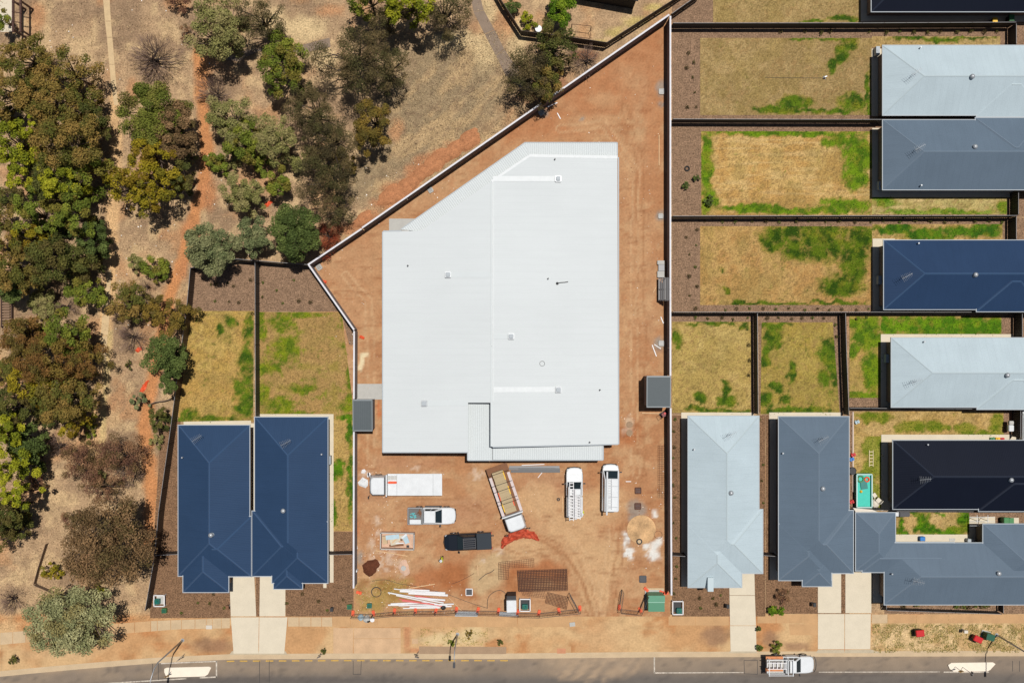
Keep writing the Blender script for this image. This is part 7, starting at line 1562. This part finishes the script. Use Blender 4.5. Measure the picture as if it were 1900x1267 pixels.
x, y, _ = W(1531, 143.5, .3); T = Thing("sprinkler", "small garden sprinkler standing on the topmost full lawn", "sprinkler", (x, y, 0)); T.part("stand", MB().tube([(0, 0, 0), (0, 0, .5)], .03, 6), M_dsteel, local=True); T.part("head", MB().box((0, 0, .52), (.28, .1, .08), .3), M_steel, local=True); T.part("foot", MB().box((0, 0, .03), (.45, .12, .06), .8).box((0, 0, .035), (.45, .12, .06), -.8), M_dsteel, local=True)
T = Thing("goal_frame", "thin rusty football goal frame in the bare back yard at the top", "goal", W(1078, 62)); tq = [W(1061, 45, 1.4), W(1097, 49, 1.4)]; bq = [W(1061, 64, 0), W(1095, 71, 0)]
T.part("crossbar", MB().tube(tq, .03, 6), M_rust)
for k in range(2): T.part("post", MB().tube([(tq[k][0], tq[k][1], 0), tq[k]], .03, 6), M_rust); T.part("back_stay", MB().tube([(tq[k][0], tq[k][1] - .9, .02), tq[k]], .025, 6), M_rust)
T.part("ground_bar", MB().tube([(tq[0][0], tq[0][1] - .9, .03), (tq[1][0], tq[1][1] - .9, .03)], .025, 6), M_rust)
x, y, _ = W(999, 54, .6); T = Thing("garden_table", "small white round garden table inside the top yard's fence", "table", (x, y, 0)); T.part("table_top", MB().cyl((0, 0), .38, .66, .70, 16), M_white, local=True); T.part("leg", MB().cyl((0, 0), .05, 0, .66, 8), M_white, local=True); T.part("base", MB().cyl((0, 0), .25, 0, .04, 12), M_white, local=True)
T = Thing("ride_on_toy", "white and grey ride-on toy at the far end of the black house's side yard", "toy", W(1871, 790, .5)); T.part("body", MB().box((0, -.2, .4), (.55, .7, .5)), M_white, local=True, bevel=.05); T.part("seat", MB().box((.02, .4, .45), (.5, .4, .4)), M_debris, local=True, bevel=.05)
x, y, _ = W(1883, 778, .1); single("brown_mat", MB().prism(pp([(1876, 765), (1888, 765), (1888, 797), (1874, 797)], .1), .02, .1), M_ply, "brown timber board leaning at the end of the black house's side yard", "board")
for lab, px, py, m in [("yellow toy on the paving above the black roof", 1852, 814, M_yellow), ("grey-green toy on the paving above the black roof", 1842, 814, M_bingreen), ("red toy bat on the paving above the black roof", 1860, 814.5, M_red)]:
    x, y, _ = W(px, py, .3); single("toy", MB().box((x, y, .18), (.5, .3, .28)).box((x + .05, y, .36), (.3, .2, .1)), m, lab, "toy", "toys on the black house's paving", bevel=.03)
# the pergola and steps at the left edge
T = Thing("pergola", "dark brown timber pergola at the top left corner", "pergola", W(30, 20))
for xx in (24, 38): A_, B_ = W(xx, -12, 2.6), W(xx + 1, 60, 2.6); T.part("beam", MB().box(((A_[0] + B_[0]) / 2, (A_[1] + B_[1]) / 2, 2.6), (.2, abs(A_[1] - B_[1]), .2)), M_rust if False else mat("pergola_timber", C(84, 54, 44), rough=.8))
for yy in (4, 22, 40): A_, B_ = W(22, yy, 2.72), W(41, yy + 3, 2.72); T.part("rafter", MB().tube([A_, B_], .05, 5), MATS["pergola_timber"])
for xx, yy in ((24, 2), (38, 2), (25, 56), (39, 56)): A_ = W(xx, yy, 2.6); T.part("post", MB().box((A_[0], A_[1], 1.3), (.16, .16, 2.6)), MATS["pergola_timber"])
flat("paving", [(-30, -30), (22, -30), (24, 60), (-30, 60)], .02, M_conc)
T = Thing("timber_steps", "slatted timber steps at the left edge below the dark green tree", "steps", W(12, 578)); A_ = W(12, 578)
for k in range(12): p_ = W(11, 548 + k * 5.0, .25); T.part("tread", MB().box((p_[0], p_[1], .25), (.85, .2, .07)), mat("step_timber", C(150, 120, 96), rough=.85, var=.15))
for xx in (3, 22): p_, q_ = W(xx, 545, .3), W(xx, 608, .3); T.part("stringer", MB().box((p_[0], (p_[1] + q_[1]) / 2, .2), (.1, abs(p_[1] - q_[1]), .4)), mat("stringer_dark", C(82, 58, 48), rough=.85))
hose("fallen pale branch reaching over the fence below the forest green tree", [(274, 752), (288, 746), (303, 744), (316, 740), (322, 736)], .06, M_bark, .5)
x, y, _ = W(60, 872, 2.0); single("fallen_trunk", MB().tube([W(30, 840, 1.6), W(48, 855, 1.3), W(72, 864, .3)], [.16, .2, .24], 8), M_bark, "grey fallen trunk among the lime yellow trees", "log")
